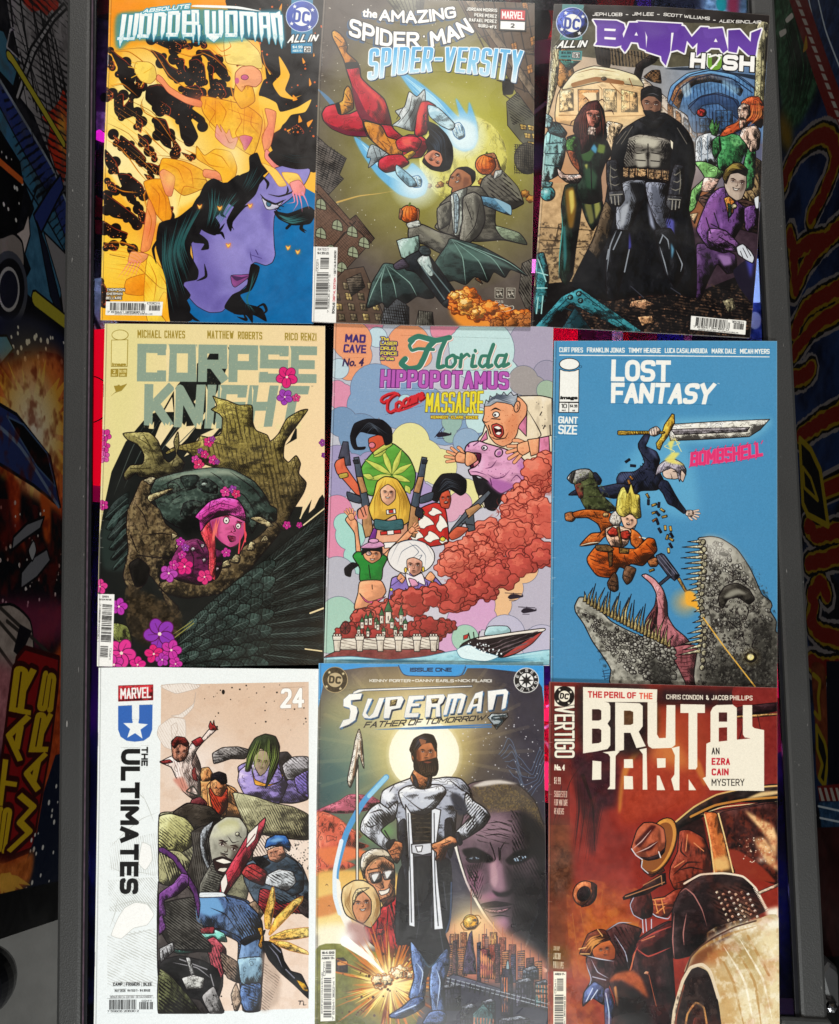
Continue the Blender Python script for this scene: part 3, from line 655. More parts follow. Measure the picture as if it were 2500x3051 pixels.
    F('-70,1400 60,1460 170,1530 205,1600 205,1990 -70,1990','0a0a12',soft=10);F('20,1400 60,1450 60,1560 80,1650 50,1600 30,1520','a8401c',soft=6);F('120,1470 150,1500 150,1620 130,1600','b8521c',soft=6);a.dots('-40,1500 180,1540 180,1790 -40,1790',60,2,6,'dcd8d0',3)
    N('-70,1100 205,1080 205,1700 -70,1600','5a1408',40,.58,.8);N('-70,1500 205,1560 205,1990 -70,1990','6a1a14',50,.56,.9)
    F('35,1640 40,1600 80,1560 132,1540 120,1575 70,1610','77777c',6,0,ic=ic);F('62,1755 64,1705 100,1660 140,1635 150,1670 110,1720','77777c',6,0,ic=ic);F('85,1640 100,1610 108,1640 96,1672','9a9a9c',4,ic=ic)
    F('-70,1800 180,1790 200,1900 -70,1960','8a3050',soft=20,al=.8);F('-70,1840 30,1800 90,1850 100,1960 60,2060 -70,2080','9a8c84',6,ic=ic,tex=.1);LL('-30,1820 90,1960/0,1810 160,1960/-40,1880 40,1990/20,1850 80,1900',9,'3a3430',0);F('60,1860 95,1880 60,1960 40,1940','16121a',0,0)
    F('-70,2540 60,2600 190,2400 205,1900 160,1950 60,2000 20,2300 -70,2400','b0481a',soft=10,tex=.16);F('-70,1990 40,1990 30,2200 -70,2300','a86a70',soft=14,tex=.14)
    F('-20,2555 8,2240 24,2110 50,1960 75,1930 176,1960 172,2050 150,2230 128,2350 110,2450 98,2530 10,2565','8a1216',12,0,ic='3a0608');
    Z=lambda s:' '.join(f'{x/2.016:.1f},{2000+y/2.016:.1f}' for x,y in nums(s))
    a.T('STAR',Z('-40,1090 5,640 34,380 88,-40')+'/'+Z('34,1096 112,620 168,380 218,-10'),'c9a51c',.3,out='3a0608',ow=12,gap=.5,rnd=1.6)
    a.T('WARS',Z('44,1090 108,760 180,440 262,-10')+'/'+Z('184,1050 236,720 296,430 342,20'),'c9a51c',.3,out='3a0608',ow=12,gap=.5,rnd=1.2)
    F('110,2480 130,2360 165,2250 430,2180 430,2600 60,2690 60,2610','0d1830',sm=0);a.dots('110,2400 180,2300 165,2640 70,2660',30,3,7,'dcd8d0',5);F('-70,2560 30,2570 100,2540 80,2640 -70,2690','b8642a',soft=8,tex=.16);a.rays_(0,2600,26,10,90,20,'e8b84a',.7,4,20,120)
    F('-70,2680 60,2650 430,2570 430,2660 -70,2830','07070a',sm=0)
    return a
L_CAB=side_sheet(left_sheet(),-.325,.55,M_dark,'dark pinball cabinet left of the machine, its side printed with space scenes and yellow lettering')
def right_sheet():
    a=Art(0,0,1.,'2580,-420 1960,-420 1960,3000 2580,3110',plane=('x',.352),D=2200,bg='0a0a12')
    F,L,LL,O,G,N,H=a.F,a.L,a.LL,a.O,a.G,a.N,a.H
    a.k=2.2*.36
    Z4=lambda s:np.array([(2180+x/2.119,y/2.119) for x,y in nums(s)]);Z5=lambda s:Z4(s)+[0,1000];Z6=lambda s:np.array([(2180+x/2.016,2000+y/2.016) for x,y in nums(s)])
    F('2200,-100 2600,-100 2600,1500 2200,1500','101a34',sm=0,tex=.2,ts=60);N('2200,400 2600,400 2600,2300 2200,2300','1f3258',90,.5)
    F(Z4('240,-100 420,-100 500,200 560,500 420,800 320,700'),'24442e',soft=10,tex=.3,ts=12);a.S('2310,40 2350,200 2340,360','2400,40 2430,200 2380,360',14,10,'0a140e',.8);F(Z4('300,700 380,800 380,960 310,900'),'6a5414',soft=14)
    F(Z4('420,-100 800,-100 800,700 690,820 600,560 500,240'),'1c2c4c',tex=.2,ts=14);LL('2398,-60 2432,100 2480,260 2505,380/2425,-60 2460,90 2510,220',5,'a8b0b8',0)
    L(Z4('380,-120 470,150 560,420 640,640 690,840'),66,'5e1816',0)
    for i in range(16):
        x,y=380+i*20.5,-60+i*58;F(Z4(f'{x},{y} {x+26},{y+4} {x+44},{y+46} {x+20},{y+44}'),'948e88',0,0)
    F(Z4('300,200 340,180 345,210 310,235'),'b0aaa4',0);F(Z4('340,120 380,80 390,110 350,145'),'b0aaa4',0);F(Z4('450,330 470,220 480,300'),'8a6a1c',0)
    st=[Z4('320,1180 360,1060 430,940 560,850 640,890 656,1000 620,1120 500,1380'),Z4('365,1480 395,1640 400,1830'),Z4('400,1820 480,1660 610,1500 700,1420'),Z4('390,1600 480,1540 560,1520'),Z4('395,2100 460,1960 560,1880 690,1820'),Z4('395,2230 520,2060 690,1960'),
          Z5('380,280 460,250 500,210'),Z5('430,640 540,560 700,470'),Z5('590,970 700,920'),Z5('480,1200 540,1260 700,1230'),Z5('480,1440 560,1420 700,1380'),Z5('500,1640 560,1560 600,1640'),Z5('520,1700 500,1800 560,1880 700,1920'),Z5('500,2060 600,2100 700,2090')]
    rs=np.random.RandomState(3)
    for w,c,j in ((84,'6a6464',4),(66,'0c0a0c',4),(50,'6f5a0c',5),(36,'5e180c',5)):
        for q in st:
            p=smooth(q,False,10);L(p+rs.uniform(-j,j,p.shape),w,c,0,1,0)
    F(Z5('430,650 500,720 560,850 610,1200 480,1130 450,1060'),'0d0b0d',16,0,ic='7a6a14');F(Z5('450,830 500,900 545,1040 460,960'),'0d0b0d',10,0,ic='7a6a14')
    F(Z6('480,-40 560,-20 575,300 580,560 560,690 510,620 500,300'),'5a2a14',tex=.16);LL(' '.join(f'{x:.0f},{y:.0f}' for x,y in Z6('490,20 530,60 520,160 530,280 500,250/'.replace('/',''))),14,'7a6a14',0);F(Z6('510,330 560,430 578,520 560,690 525,640 545,560 515,470'),'0d0b0d',14,0,ic='7a6a14')
    F(Z6('570,-60 800,-60 800,690 580,680'),'0b0d1a',sm=0);F(Z6('515,690 800,660 800,780 530,780'),'5e1816',sm=0)
    for i in range(8):x=520+i*34;F(Z6(f'{x},700 {x+16},700 {x+40},780 {x+20},780'),'948e88',0,0)
    F(Z6('520,790 800,770 800,930 540,940'),'24405c',sm=0,tex=.2,ts=10);LL(' '.join(f'{x:.0f},{y:.0f}' for x,y in Z6('520,810 650,838')),5,'b0b8c0',0);LL(' '.join(f'{x:.0f},{y:.0f}' for x,y in Z6('530,880 650,905')),5,'b0b8c0',0)
    F(Z6('500,940 800,930 800,1900 540,1900'),'2c0c0c',sm=0,tex=.2,ts=60);F(Z6('540,1720 800,1700 800,2300 540,2300'),'060607',sm=0)
    return a
R_CAB=side_sheet(right_sheet(),.352,.55,M_dark,'dark pinball cabinet right of the machine with jagged orange lettering edged in white')
bm=bmesh.new();slab(bm,onp('2440,2900 2468,2860 2500,2885 2540,2950 2540,3005 2470,3005',-.1),-.3,-.1,0,.004);o=link('leg_bracket',bm,M_dark,R_CAB)
bm=bmesh.new();slab(bm,onp('2474,3012 2540,3004 2540,3110 2482,3110',-.16),-.85,-.16,0,.004);link('cabinet_leg',bm,mat('leg_metal',(.16,.12,.1),.35,.7,noise=.15,nscale=90),R_CAB)
bm=bmesh.new();c=onz([(2480,3004)],-.095)[0];lathe(bm,(c[0],c[1],-.1),[(.0055,0),(.0055,.003),(.004,.005),(.0015,.0055)],6);link('leg_bolt',bm,M_chrome,R_CAB)
# ------------------------------------------------------------------ floor
def floor_mat():
    m=mat('stone_tile',(.30,.28,.26),.6);nt=m.node_tree;b=nt.nodes['Principled BSDF']
    tc=nt.nodes.new('ShaderNodeTexCoord');br=nt.nodes.new('ShaderNodeTexBrick');br.inputs['Scale'].default_value=1;br.inputs['Brick Width'].default_value=.6;br.inputs['Row Height'].default_value=.3;br.inputs['Mortar Size'].default_value=.006
    br.inputs['Color1'].default_value=(.21,.20,.185,1);br.inputs['Color2'].default_value=(.17,.165,.155,1);br.inputs['Mortar'].default_value=(.03,.028,.026,1)
    n=nt.nodes.new('ShaderNodeTexNoise');n.inputs['Scale'].default_value=9;n.inputs['Detail'].default_value=8
    mx=nt.nodes.new('ShaderNodeMix');mx.data_type='RGBA';mx.blend_type='MULTIPLY';mx.inputs[0].default_value=.7
    nt.links.new(tc.outputs['Object'],br.inputs['Vector']);nt.links.new(tc.outputs['Object'],n.inputs['Vector']);nt.links.new(br.outputs['Color'],mx.inputs[6]);nt.links.new(n.outputs['Fac'],mx.inputs[7]);nt.links.new(mx.outputs[2],b.inputs['Base Color'])
    bp=nt.nodes.new('ShaderNodeBump');bp.inputs['Strength'].default_value=.4;bp.inputs['Distance'].default_value=.01;nt.links.new(n.outputs['Fac'],bp.inputs['Height']);nt.links.new(bp.outputs[0],b.inputs['Normal'])
    return m
bm=bmesh.new();boxm(bm,-4,-4,-.92,4,4,-.9);fl=link('floor',bm,floor_mat());fl['kind']='structure'
c=onz([(-62,2925)],-.3)[0]
bm=bmesh.new();lathe(bm,(c[0],c[1],-.3),[(.037*math.cos(t),.037*math.sin(t)) for t in np.linspace(-1.5,1.5,13)],40);link('plunger_knob',bm,M_black,L_CAB)
bm=bmesh.new();tube(bm,[(c[0],c[1]+.03,-.3),(c[0],c[1]+.13,-.3)],.006);link('plunger_rod',bm,M_chrome,L_CAB)
# ------------------------------------------------------------------ small drawing helpers
def face(a,x,y,s,rot=0,ic='2a1410',white='e8e0d8',mouth='grim',brow=1):
    r=math.radians(rot)
    P=lambda u,v:(x+s*(u*math.cos(r)-v*math.sin(r)),y+s*(u*math.sin(r)+v*math.cos(r)))
    a.F([P(-.75,-.2),P(0,-.12),P(.75,-.2),P(.6,.12),P(.1,.06),P(-.1,.06),P(-.6,.12)],ic,al=.35,soft=s*.06)
    a.F([P(.35,-.4),P(.85,-.3),P(.8,.6),P(.35,1.0),P(.55,.4)],ic,al=.45,soft=s*.1);a.F([P(-.35,.82),P(.4,.82),P(.25,.95),P(-.2,.95)],ic,al=.4,soft=s*.06)
    s *= 1.12
    for k in (-1,1):
        a.F([P(k*.42-.17,0),P(k*.42,-.09),P(k*.42+.17,0),P(k*.42,.08)],white,0,1);a.O(*P(k*.42,0),s*.07,ic)
        a.L([P(k*.42-.2,.01),P(k*.42,-.11),P(k*.42+.2,.01)],s*.07,ic)
        if brow:a.L([P(k*.12,-.16),P(k*.45,-.26),P(k*.72,-.2)],s*.13,ic)
    a.L([P(.03,.0),P(.1,.3),P(-.02,.38),P(-.1,.34)],s*.06,ic)
    if mouth == 'open':
        a.F([P(-.3,.58),P(0,.52),P(.3,.58),P(.22,.86),P(-.2,.86)],'3a0c0c',s*.05);a.F([P(-.24,.6),P(0,.56),P(.24,.6),P(.2,.67),P(-.2,.67)],'efe6da',0,0)
    elif mouth == 'smile':a.F([P(-.32,.56),P(0,.64),P(.34,.54),P(.1,.78),P(-.15,.76)],'efe6da',s*.05)
    else:a.L([P(-.26,.64),P(0,.6),P(.28,.66)],s*.08,ic);a.L([P(-.14,.78),P(.14,.79)],s*.05,ic)
def hand(a,x,y,s,ang,col,ic='2a1410',spread=26,ink=3):
    """an open hand: palm, four fingers, thumb off the side"""
    r=math.radians(ang);E=lambda u,v:(x+s*(u*math.cos(r)-v*math.sin(r)),y+s*(u*math.sin(r)+v*math.cos(r)))
    fs=[(-.32,-spread*.9,.75),(-.12,-spread*.3,.92),(.1,spread*.25,.86),(.3,spread*.85,.68)]
    for w,c in ((s*.27,ic),(s*.2,col)):
        if not ink and c == ic:continue
        for v,an,ln in fs:
            q=math.radians(an);a.L([E(.35,v),E(.35+ln*.5*math.cos(q),v+ln*.5*math.sin(q)),E(.35+ln*math.cos(q),v*1.1+ln*math.sin(q)*.9)],w,c,0)
        a.L([E(-.1,.35),E(.2,.65),E(.45,.75)],w*1.1,c,0)
    a.F([E(-.45,-.3),E(.3,-.42),E(.5,0),E(.3,.42),E(-.45,.32)],col,ink,ic=ic)
def flower(a,x,y,r,c,ic='5a1a4a',rot=0):
    for i in range(5):
        t=rot+i*1.2566;px,py=x+r*.55*math.cos(t),y+r*.55*math.sin(t)
        a.O(px,py,r*.52,c,r*.44,math.degrees(t),ink=max(2,r*.06),ic=ic,fm=0)
        a.L([(x,y),(px+r*.2*math.cos(t),py+r*.2*math.sin(t))],max(2,r*.05),ic,al=.6)
    a.O(x,y,r*.12,'f2d8c8',fm=0)
def window(a,p,pane,rows=2,cols=2,ic='1c1512',w=3):
    q=nums(p);a.F(q,pane,w,0,ic=ic)
    for i in range(1,cols):u=i/cols;a.L([q[0]*(1-u)+q[1]*u,q[3]*(1-u)+q[2]*u],w*.8,ic,0)
    for i in range(1,rows):u=i/rows;a.L([q[0]*(1-u)+q[3]*u,q[1]*(1-u)+q[2]*u],w*.8,ic,0)
# ------------------------------------------------------------------ top left: flames over a violet face
def c1():
    a=Art(290,0,2.1622,'78,-22 1462,-22 1442,380 1424,900 1411,1400 1392,2085 700,2076 20,2062 30,1600 42,1000 70,300',bg='f4b43c')
    a.form,a.feather=.12,0
    F,L,LL,S,O=a.F,a.L,a.LL,a.S,a.O
    bk='150b08'
    F('0,-40 900,-40 1060,300 700,420 0,420','f3951c',g=('f6a62a',90),soft=30)
    F('0,300 500,300 900,260 1040,500 900,1200 600,1400 300,1300 0,1500','f6b63a',soft=40)
    F('50,640 200,470 330,450 420,640 520,860 660,1010 720,1160 640,1280 500,1340 420,1150 250,1000 60,840','f8d878',soft=14)
    F('160,330 330,290 420,380 330,520 200,470','f6cf6a',soft=10);F('760,300 960,260 1060,420 1010,620 880,600 860,440','f8d471',soft=10)
    F('560,760 760,640 900,1000 960,1150 820,1240 640,1060','f5bd45',soft=16);F('30,1480 180,1540 330,1600 420,1800 500,1860 440,2080 20,2080','f6c13c',g=('f3a51f',60))
    F('30,860 160,900 330,1040 480,1200 520,1380 430,1440 260,1420 130,1200 40,1040','f9df92',soft=10)
    for x,y,r,c in ((150,120,420,'f08a14'),(560,120,380,'f39a1c'),(100,1700,260,'f6cf52'),(300,560,260,'fae6a8'),(560,980,240,'fbe8b0'),(940,340,180,'fbe6b0'),(330,1000,260,'fae4a4'),(90,1000,160,'fbe6ac'),(200,1340,200,'f5a82c'),(420,1500,160,'f0941c'),(860,1100,200,'fbe2a0'),(560,620,140,'f4a828')):a.G(x,y,r,c,.8,1.2)
    # black voids of the smoke
    F('850,-40 1460,-40 1440,520 1420,900 1400,1100 1250,1090 1130,970 1110,880 1180,830 1210,770 1290,720 1378,650 1330,610 1200,650 1090,640 1040,610 1070,520 1120,480 1060,400 1040,270 900,240 860,110',bk)
    F('1080,420 1110,480 1180,470 1230,560 1180,600 1250,640 1360,600 1375,700 1290,760 1390,760 1330,830 1240,830 1200,760 1130,790',bk)
    blobs='''70,300 130,350 185,390 240,450 230,520 290,590 260,620 180,570 125,480 130,430|340,320 420,350 470,420 560,470 590,520 520,530 460,500 400,400|480,370 560,380 560,440 620,520 600,530 540,470|590,390 640,375 690,420 700,540 650,560 600,470|640,330 720,320 780,380 830,430 850,520 800,510 740,440 700,370|710,400 750,430 745,500 800,550 880,570 885,610 800,600 740,610 720,520|320,560 400,540 470,580 560,620 680,620 670,680 600,690 690,760 700,830 650,790 600,760 650,880 600,940 540,890 520,790 450,740 360,690 310,640|110,620 165,600 170,680 230,610 235,690 270,730 200,760 150,770 110,720|360,760 440,770 470,860 480,960 510,975 430,940 380,870|150,870 220,920 300,1000 290,1040 200,1020 140,950|330,970 380,985 370,1030 340,1000|50,960 120,1040 140,1120 90,1110 50,1050|270,1050 350,1050 430,1090 400,1130 340,1110|130,1120 200,1120 290,1190 310,1265 250,1270 260,1330 200,1300 170,1230|45,1240 120,1290 200,1350 260,1400 270,1460 240,1480 190,1420 100,1400 45,1350|35,1420 120,1470 195,1500 180,1530 90,1535 35,1480|530,570 640,545 680,600 640,640 560,610|540,240 600,300 580,315 540,280|330,250 440,230 490,275 545,310 500,330 420,300|560,240 640,270 700,230 620,220|20,1800 60,1860 50,1960 20,1930|340,1330 420,1340 490,1330 470,1400 400,1370|1230,830 1290,800 1330,850 1240,880'''
    blobs += '|60,560 100,600 90,640 60,640|250,480 300,520 290,560 250,560|400,640 470,690 460,740 400,720|640,170 700,250 690,300 650,270|560,640 600,660 590,700|760,520 800,540 830,600 800,640 760,600|880,380 920,400 900,430|490,260 540,290 520,330|250,740 290,780 280,850 250,820|480,880 540,960 500,1000|540,980 620,1010 600,1040|100,860 140,900 120,930|260,860 320,900 330,960 280,930|60,1160 110,1180 120,1230 70,1220|300,1120 350,1140 340,1180|260,1340 310,1370 300,1430 265,1410|40,1560 110,1580 120,1610 50,1600|160,1560 240,1580 230,1610|430,1480 470,1500 440,1540|60,380 110,400 100,440 60,430|820,270 880,260 900,300 850,320'
    for i,b in enumerate(blobs.split('|')):
        F(b,bk);q=nums(b);c=q.mean(0)
        for j in range(len(q)):  # scalloped rims
            if (i+j) % 2 == 0:O(*(q[j]*.86+c*.14),22+7*((i*5+j*3) % 4),bk)
        L(np.vstack([q[:4]+[0,6]]),5,'d8481c',al=.7)
        a.dots(b,26,1.5,4,'e8823c',seed=i)
    for p in ('70,330 200,330 330,430 400,560','240,300 360,330 460,480 560,560 680,580','60,560 160,540 260,620','280,640 300,720 400,780 520,960','660,330 760,380 860,470','500,330 600,360 700,340','60,900 160,960 260,1100 330,1180','300,830 360,900 470,1000','700,560 720,640 800,640','860,560 880,640','560,960 640,1000 700,1060','1060,330 1080,420 1130,480','1000,300 1040,380 1060,470','60,1180 160,1230 260,1240','340,1180 300,1260 320,1340','60,1560 160,1560 260,1600','420,1740 500,1840 480,1930','300,1940 380,1980 430,2060'):L(p,7,'e8901c',1,.9);L(nums(p)+[7,6],3,'7a3c10',1,.9)
    a.dots('860,0 1440,0 1400,900 1150,900 1060,400',90,2,8,'d9641f',seed=5)
    for p in ('1170,60 1190,20 1185,75','1320,370 1340,400 1325,410','1365,500 1380,540 1365,555','1150,540 1170,560 1150,575','1300,740 1320,780 1295,790','1350,790 1390,770 1360,820','1395,340 1400,360 1390,365','1260,610 1290,640 1260,650','1220,840 1250,830 1230,850'):F(p,'f59a2c')
    # tongues of fire reaching into the dark
    F('1040,620 1150,660 1180,720 1290,690 1378,640 1340,720 1250,740 1210,790 1120,860 1060,800','f7c24a');F('1170,360 1240,480 1210,580 1270,640 1180,620 1130,540 1180,480','f6b63c')
    F('820,240 940,240 1040,330 1060,440 930,420 830,400','f8d87c',3,ic='8a4a10')
    for p in ('740,260 800,330 860,300 840,250','720,300 790,360 860,350'):L(p,6,'e07a20')
    # burning bones and cloth, plainly drawn
    F('670,620 800,640 960,680 1060,760 1050,870 1000,1000 880,930 740,800 680,720','f2a31f',4,ic='8a4a10',tex=.08,g=('f6b93a',70));F('900,520 990,540 1015,650 930,700 880,620','f3ab2a',4,ic='8a4a10')
    LL('700,640 690,700/760,650 760,790/840,700 1000,760/860,640 870,720/900,760 1040,800/950,690 940,860',3,'a85a10')
    F('890,470 930,430 1000,425 1050,460 1060,520 1020,560 960,550 930,590 890,540','f3a377',4,ic='8a3a20',part='illustrated_skull');O(950,498,24,'c9668a',17,ink=2);O(900,520,14,'c9668a',20);LL('930,560 1000,560/950,550 950,575/970,550 970,575',3,'8a3a20')
    F('390,480 420,500 470,560 570,620 670,650 665,690 570,665 460,600 420,550 380,510','ef8f62',3,ic='8a3a20')
    F('250,400 330,400 370,430 380,500 340,540 280,520 240,460','f8d05e',3,ic='8a4a10');LL('260,410 220,400/250,440 200,430/260,480 220,500/300,520 280,560/350,440 300,470',6,'e8b03a')
    F('1080,700 1150,720 1145,800 1120,930 1080,980 1060,880 1100,800','f0946a',3,ic='8a3a20');F('1090,960 1160,1040 1230,1130 1290,1200 1250,1230 1170,1120 1080,1020','ee8a80',3,ic='8a3a20')
    F('420,1020 560,1040 680,1100 700,1200 560,1260 480,1200 400,1130','f2a420',4,ic='8a4a10',tex=.06,g=('f6bb40',0));F('300,1170 420,1160 480,1380 440,1440 380,1380 330,1270','f09a1c',4,ic='8a4a10',tex=.06)
    F('690,1090 800,1110 860,1140 850,1170 690,1140','ee8f66',3,ic='8a3a20');F('430,1090 500,1140 480,1260 440,1250 400,1120','ee8f66',3,ic='8a3a20')
    F('330,1280 380,1400 340,1600 280,1620 300,1480','ef8f52',3,ic='8a3a20');F('220,1620 330,1640 290,1690 200,1690','ef9a66',3,ic='8a3a20')
    for i in range(5):L(f'{210+i*18},1680 {170+i*22},1740 {130+i*28},1790',9,'ee8c78',2)
    F('770,800 800,850 790,800 830,860 850,830 870,890 910,880 880,960 820,940 760,880','e08a94',3,ic='8a3a20');F('915,880 950,870 1000,885 980,930 950,970 930,920','c9608c',3,ic='8a3a20');L('820,860 850,920 880,910',4,'7a2030')
    F('640,940 690,1000 760,960 860,980 900,1080 880,1160 820,1230 790,1120 700,1060 640,1020','f5b233',3,ic='8a4a10')
    F('190,1800 330,1760 380,1820 300,1900 180,1890','f0941c',3,ic='8a4a10',tex=.05);F('330,1640 470,1800 520,1880 480,1930 430,1880 380,1990 440,2070 330,2080 300,1900','f6c83e',3,ic='8a4a10')
    LL('80,330 300,310 420,400 460,520/60,520 200,640 350,720 520,900 700,970/60,790 200,860 280,960/300,620 280,690 350,740/600,1150 700,1160 800,1240/60,1560 200,1580 340,1650/120,1700 260,1720 400,1850 500,1870/380,1000 480,1010 640,1050/80,1640 180,1660',4,'7a4010',al=.8)
    a.S('60,600 300,760 600,1000','60,900 300,1100 480,1300',9,4,'e89a2a',.7);a.S('40,1560 250,1600 420,1800','40,1850 250,1900 330,2060',10,4,'e58f1e',.7)
    for x,y,r,c,al in ((860,820,190,'f9cc5c',.5),(980,740,120,'e8860c',.6),(760,700,130,'e88a10',.55),(560,1100,150,'e8860c',.5),(470,1150,90,'fbd878',.6),(390,1300,110,'e07c0c',.5),(330,1480,90,'e8704a',.5),(930,600,90,'f7c050',.5),(1100,840,90,'e07060',.5),(640,640,80,'e87850',.5),(880,980,130,'fbe4a8',.7),(300,1840,90,'e07c0c',.5),(430,1900,120,'fbdc70',.6)):a.G(x,y,r,c,al,1.2)
    LL('690,660 760,720 720,800 790,880/780,650 830,720 800,800/900,700 930,780 890,860 960,960/1000,720 990,800 1040,860/430,1050 520,1090 560,1180/500,1040 600,1100 620,1220/340,1190 400,1260 390,1400/380,1180 440,1280 440,1420/300,1300 350,1420 320,1560/660,980 720,1060 820,1080/720,980 800,1010 850,1080/330,1680 380,1800 360,1960/400,1760 450,1850 440,1990/1060,700 1080,820 1050,940/520,1330 560,1200 680,1230',5,'b8620c',1,.8)
    # blue ground, violet profile, black hair
    F('900,1250 1410,1250 1400,2120 540,2120 570,1850 800,1500','0c70a8',tex=.05,ts=60,g=('0a659c',90))
    F('1140,960 1250,860 1400,890 1405,1110 1290,1060 1170,1070 1100,1000',bk)
    F('1030,1190 1130,1090 1240,1060 1370,1090 1340,1180 1250,1275 1165,1340 1140,1400 1136,1480 1140,1580 1146,1640 1128,1690 1084,1710 1020,1690 992,1710 984,1765 992,1780 970,1798 976,1822 950,1850 890,1900 850,1925 832,1975 800,2008 720,2012 640,1970 580,1900 555,1820 620,1700 600,1500 680,1300 900,1150','7d74b6',4,g=('8c84c2',0),tex=.06,ts=70,part='illustrated_face',fm=0)
    F('600,1500 700,1480 800,1700 760,2000 640,1970 560,1830 640,1700','5f5398',al=.6,soft=30);F('700,1560 900,1540 960,1700 860,1760 740,1700','9a90cc',al=.5,soft=40);F('1080,1300 1120,1380 1110,1500 1060,1400','6a5ea4',al=.6,soft=14);F('960,1600 1040,1620 1100,1690 1010,1690','655a9e',al=.5,soft=14);F('860,1890 830,1990 740,2008 780,1920','5f5398',al=.6,soft=14);F('1180,1110 1290,1090 1340,1130 1240,1230 1160,1260','9488c8',al=.6,soft=20)
    F('1170,1060 1280,1090 1370,1080 1310,1000 1180,980',bk);LL('1225,1200 1228,1230 1215,1250',12,bk)
    F('1060,1275 1100,1300 1150,1310 1200,1290 1160,1340 1110,1352 1085,1340','c9c6d8',3);O(1105,1312,16,'3f6f86',20,ink=3);L('1050,1250 1080,1285 1150,1315 1215,1285',13,bk);LL('1100,1250 1170,1265 1250,1240 1300,1190',11,bk);LL('1150,1340 1180,1350/1140,1345 1165,1365/1160,1320 1200,1330',5,bk)
    F('862,1775 930,1770 985,1768 960,1800 890,1850 868,1830','8a4a86',3);F('862,1775 930,1785 980,1775 900,1810','4a2a56');LL('985,1620 990,1660 1000,1690/1020,1610 1035,1640',5,'3a2a66');LL('985,1640 1060,1665',3,'3a2a66')
    hair=['400,1440 520,1400 650,1300 760,1250 900,1240 830,1330 760,1400 690,1440 650,1520 605,1570 600,1640 650,1740 640,1800 560,1820 560,1900 600,1990 560,2070 470,2070 440,1800 380,1600',
            '650,1290 690,1190 750,1150 850,1200 950,1240 1060,1120 1020,1250 940,1330 880,1400 860,1490 835,1420 900,1290 800,1300 740,1360 790,1450 760,1515 690,1490 640,1440',
            '980,1010 1030,985 1060,1060 1100,1100 1060,1140 1000,1250 950,1260 900,1200 920,1130 980,1100','990,1705 1045,1720 1025,1800 990,1870 920,1900 970,1970 1060,1990 1090,2070 1010,2030 900,2025 820,1980 870,1900 960,1850',
            '1140,1360 1230,1375 1360,1330 1405,1370 1370,1440 1260,1450 1170,1410','640,1500 700,1540 715,1600 670,1610 690,1570 620,1560','520,1820 600,1900 560,1960 610,2060 500,2070','820,1200 900,1130 930,1150 900,1260','880,2020 990,1990 1000,2080 960,2030']
    hair += ['580,1400 640,1280 740,1190 880,1170 1030,1110 1070,1150 980,1260 880,1330 820,1290 740,1350 700,1420 640,1500 560,1500']
    for h in hair:F(h,'0e0b0d',3,fm=0)
    for c in ('560,1500 620,1520 700,1550 712,1600 680,1606','760,1510 800,1500 820,1540','880,1480 860,1440 900,1380 950,1330 1000,1320','640,1810 700,1780 690,1700','560,1980 620,2050 660,2070','1060,1130 1100,1180 1090,1220','700,1480 780,1490 820,1440','420,1500 360,1600 380,1700','1010,1990 1070,1960 1090,2000 1060,2030','900,2040 960,2060 940,2020','1330,1420 1310,1470 1340,1500','1250,1440 1220,1470','830,1330 800,1380 830,1400'):L(c,18,'0e0b0d',1)
    S('420,1460 420,1700 500,2060','700,1290 560,1560 640,1780',26,6,'2f6868',.8);S('700,1200 720,1330 700,1480','960,1250 860,1340 770,1480',16,6,'357272',.8,seed=2);S('1150,1370 1230,1400 1370,1350','1180,1410 1260,1440 1370,1430',9,5,'3f7f80',.85);S('1000,1740 980,1880 860,1980','1040,1740 960,1940 1070,2040',9,5,'2f6868',.8);S('990,1040 960,1150 920,1230','1080,1100 1010,1200 960,1250',7,5,'2a5a5c',.7);S('1150,950 1270,1000 1390,980','1150,1020 1270,1050 1390,1060',5,4,'1c3a40',.7)
    L('640,1500 700,1545 715,1600 680,1608',9,'0e0b0d');L('1330,1420 1320,1470 1350,1490',10,'0e0b0d');L('960,1960 1050,1990 1085,2060',14,'0e0b0d')
    for p in ('1190,1110 1290,1120 1330,1200 1280,1230 1210,1160','1060,1050 1150,1090 1220,1190 1170,1200 1120,1130'):F(p,'f7c860',2,ic='b05a20')
    F('1240,1180 1300,1160 1340,1210 1330,1260 1270,1250','ef8f8a',3,ic='8a3a40')
    for p in ('1260,1240 1270,1300 1220,1310','1280,1250 1290,1310 1260,1360','1300,1250 1315,1310 1320,1365','1320,1240 1345,1290 1365,1345'):L(p,12,'e78aa0',2);
    for x,y in ((845,1580),(790,1340),(985,1325),(1230,1595),(1292,1622),(660,1330)):a.G(x,y,34,'f08a2a',.8);F(f'{x-16},{y-12} {x},{y-4} {x+14},{y-14} {x+8},{y+6} {x-4},{y+16}','f9c860',2,ic='d0601c')
    # lettering
    F('1250,-30 1390,-30 1385,340 1250,345','2f88b0',sm=0,al=.9)
    O(1320,105,104,'3f55a8',100,ink=5,ic='c9d6ea',part='publisher_emblem');O(1318,107,60,'f2f2ee',60);a.T('DC','1266,62 1372,76/1258,140 1364,156','3f55a8',.3,rnd=2.4)
    for x,y in ((1272,42),(1386,64),(1252,152),(1368,174)):star(a,x,y,15,'f2f2ee')
    a.T('ALL IN','1236,222 1420,222/1222,278 1410,266','f6f6f2',.24,out='121212',ow=5,slant=.2,part='crossover_lettering')
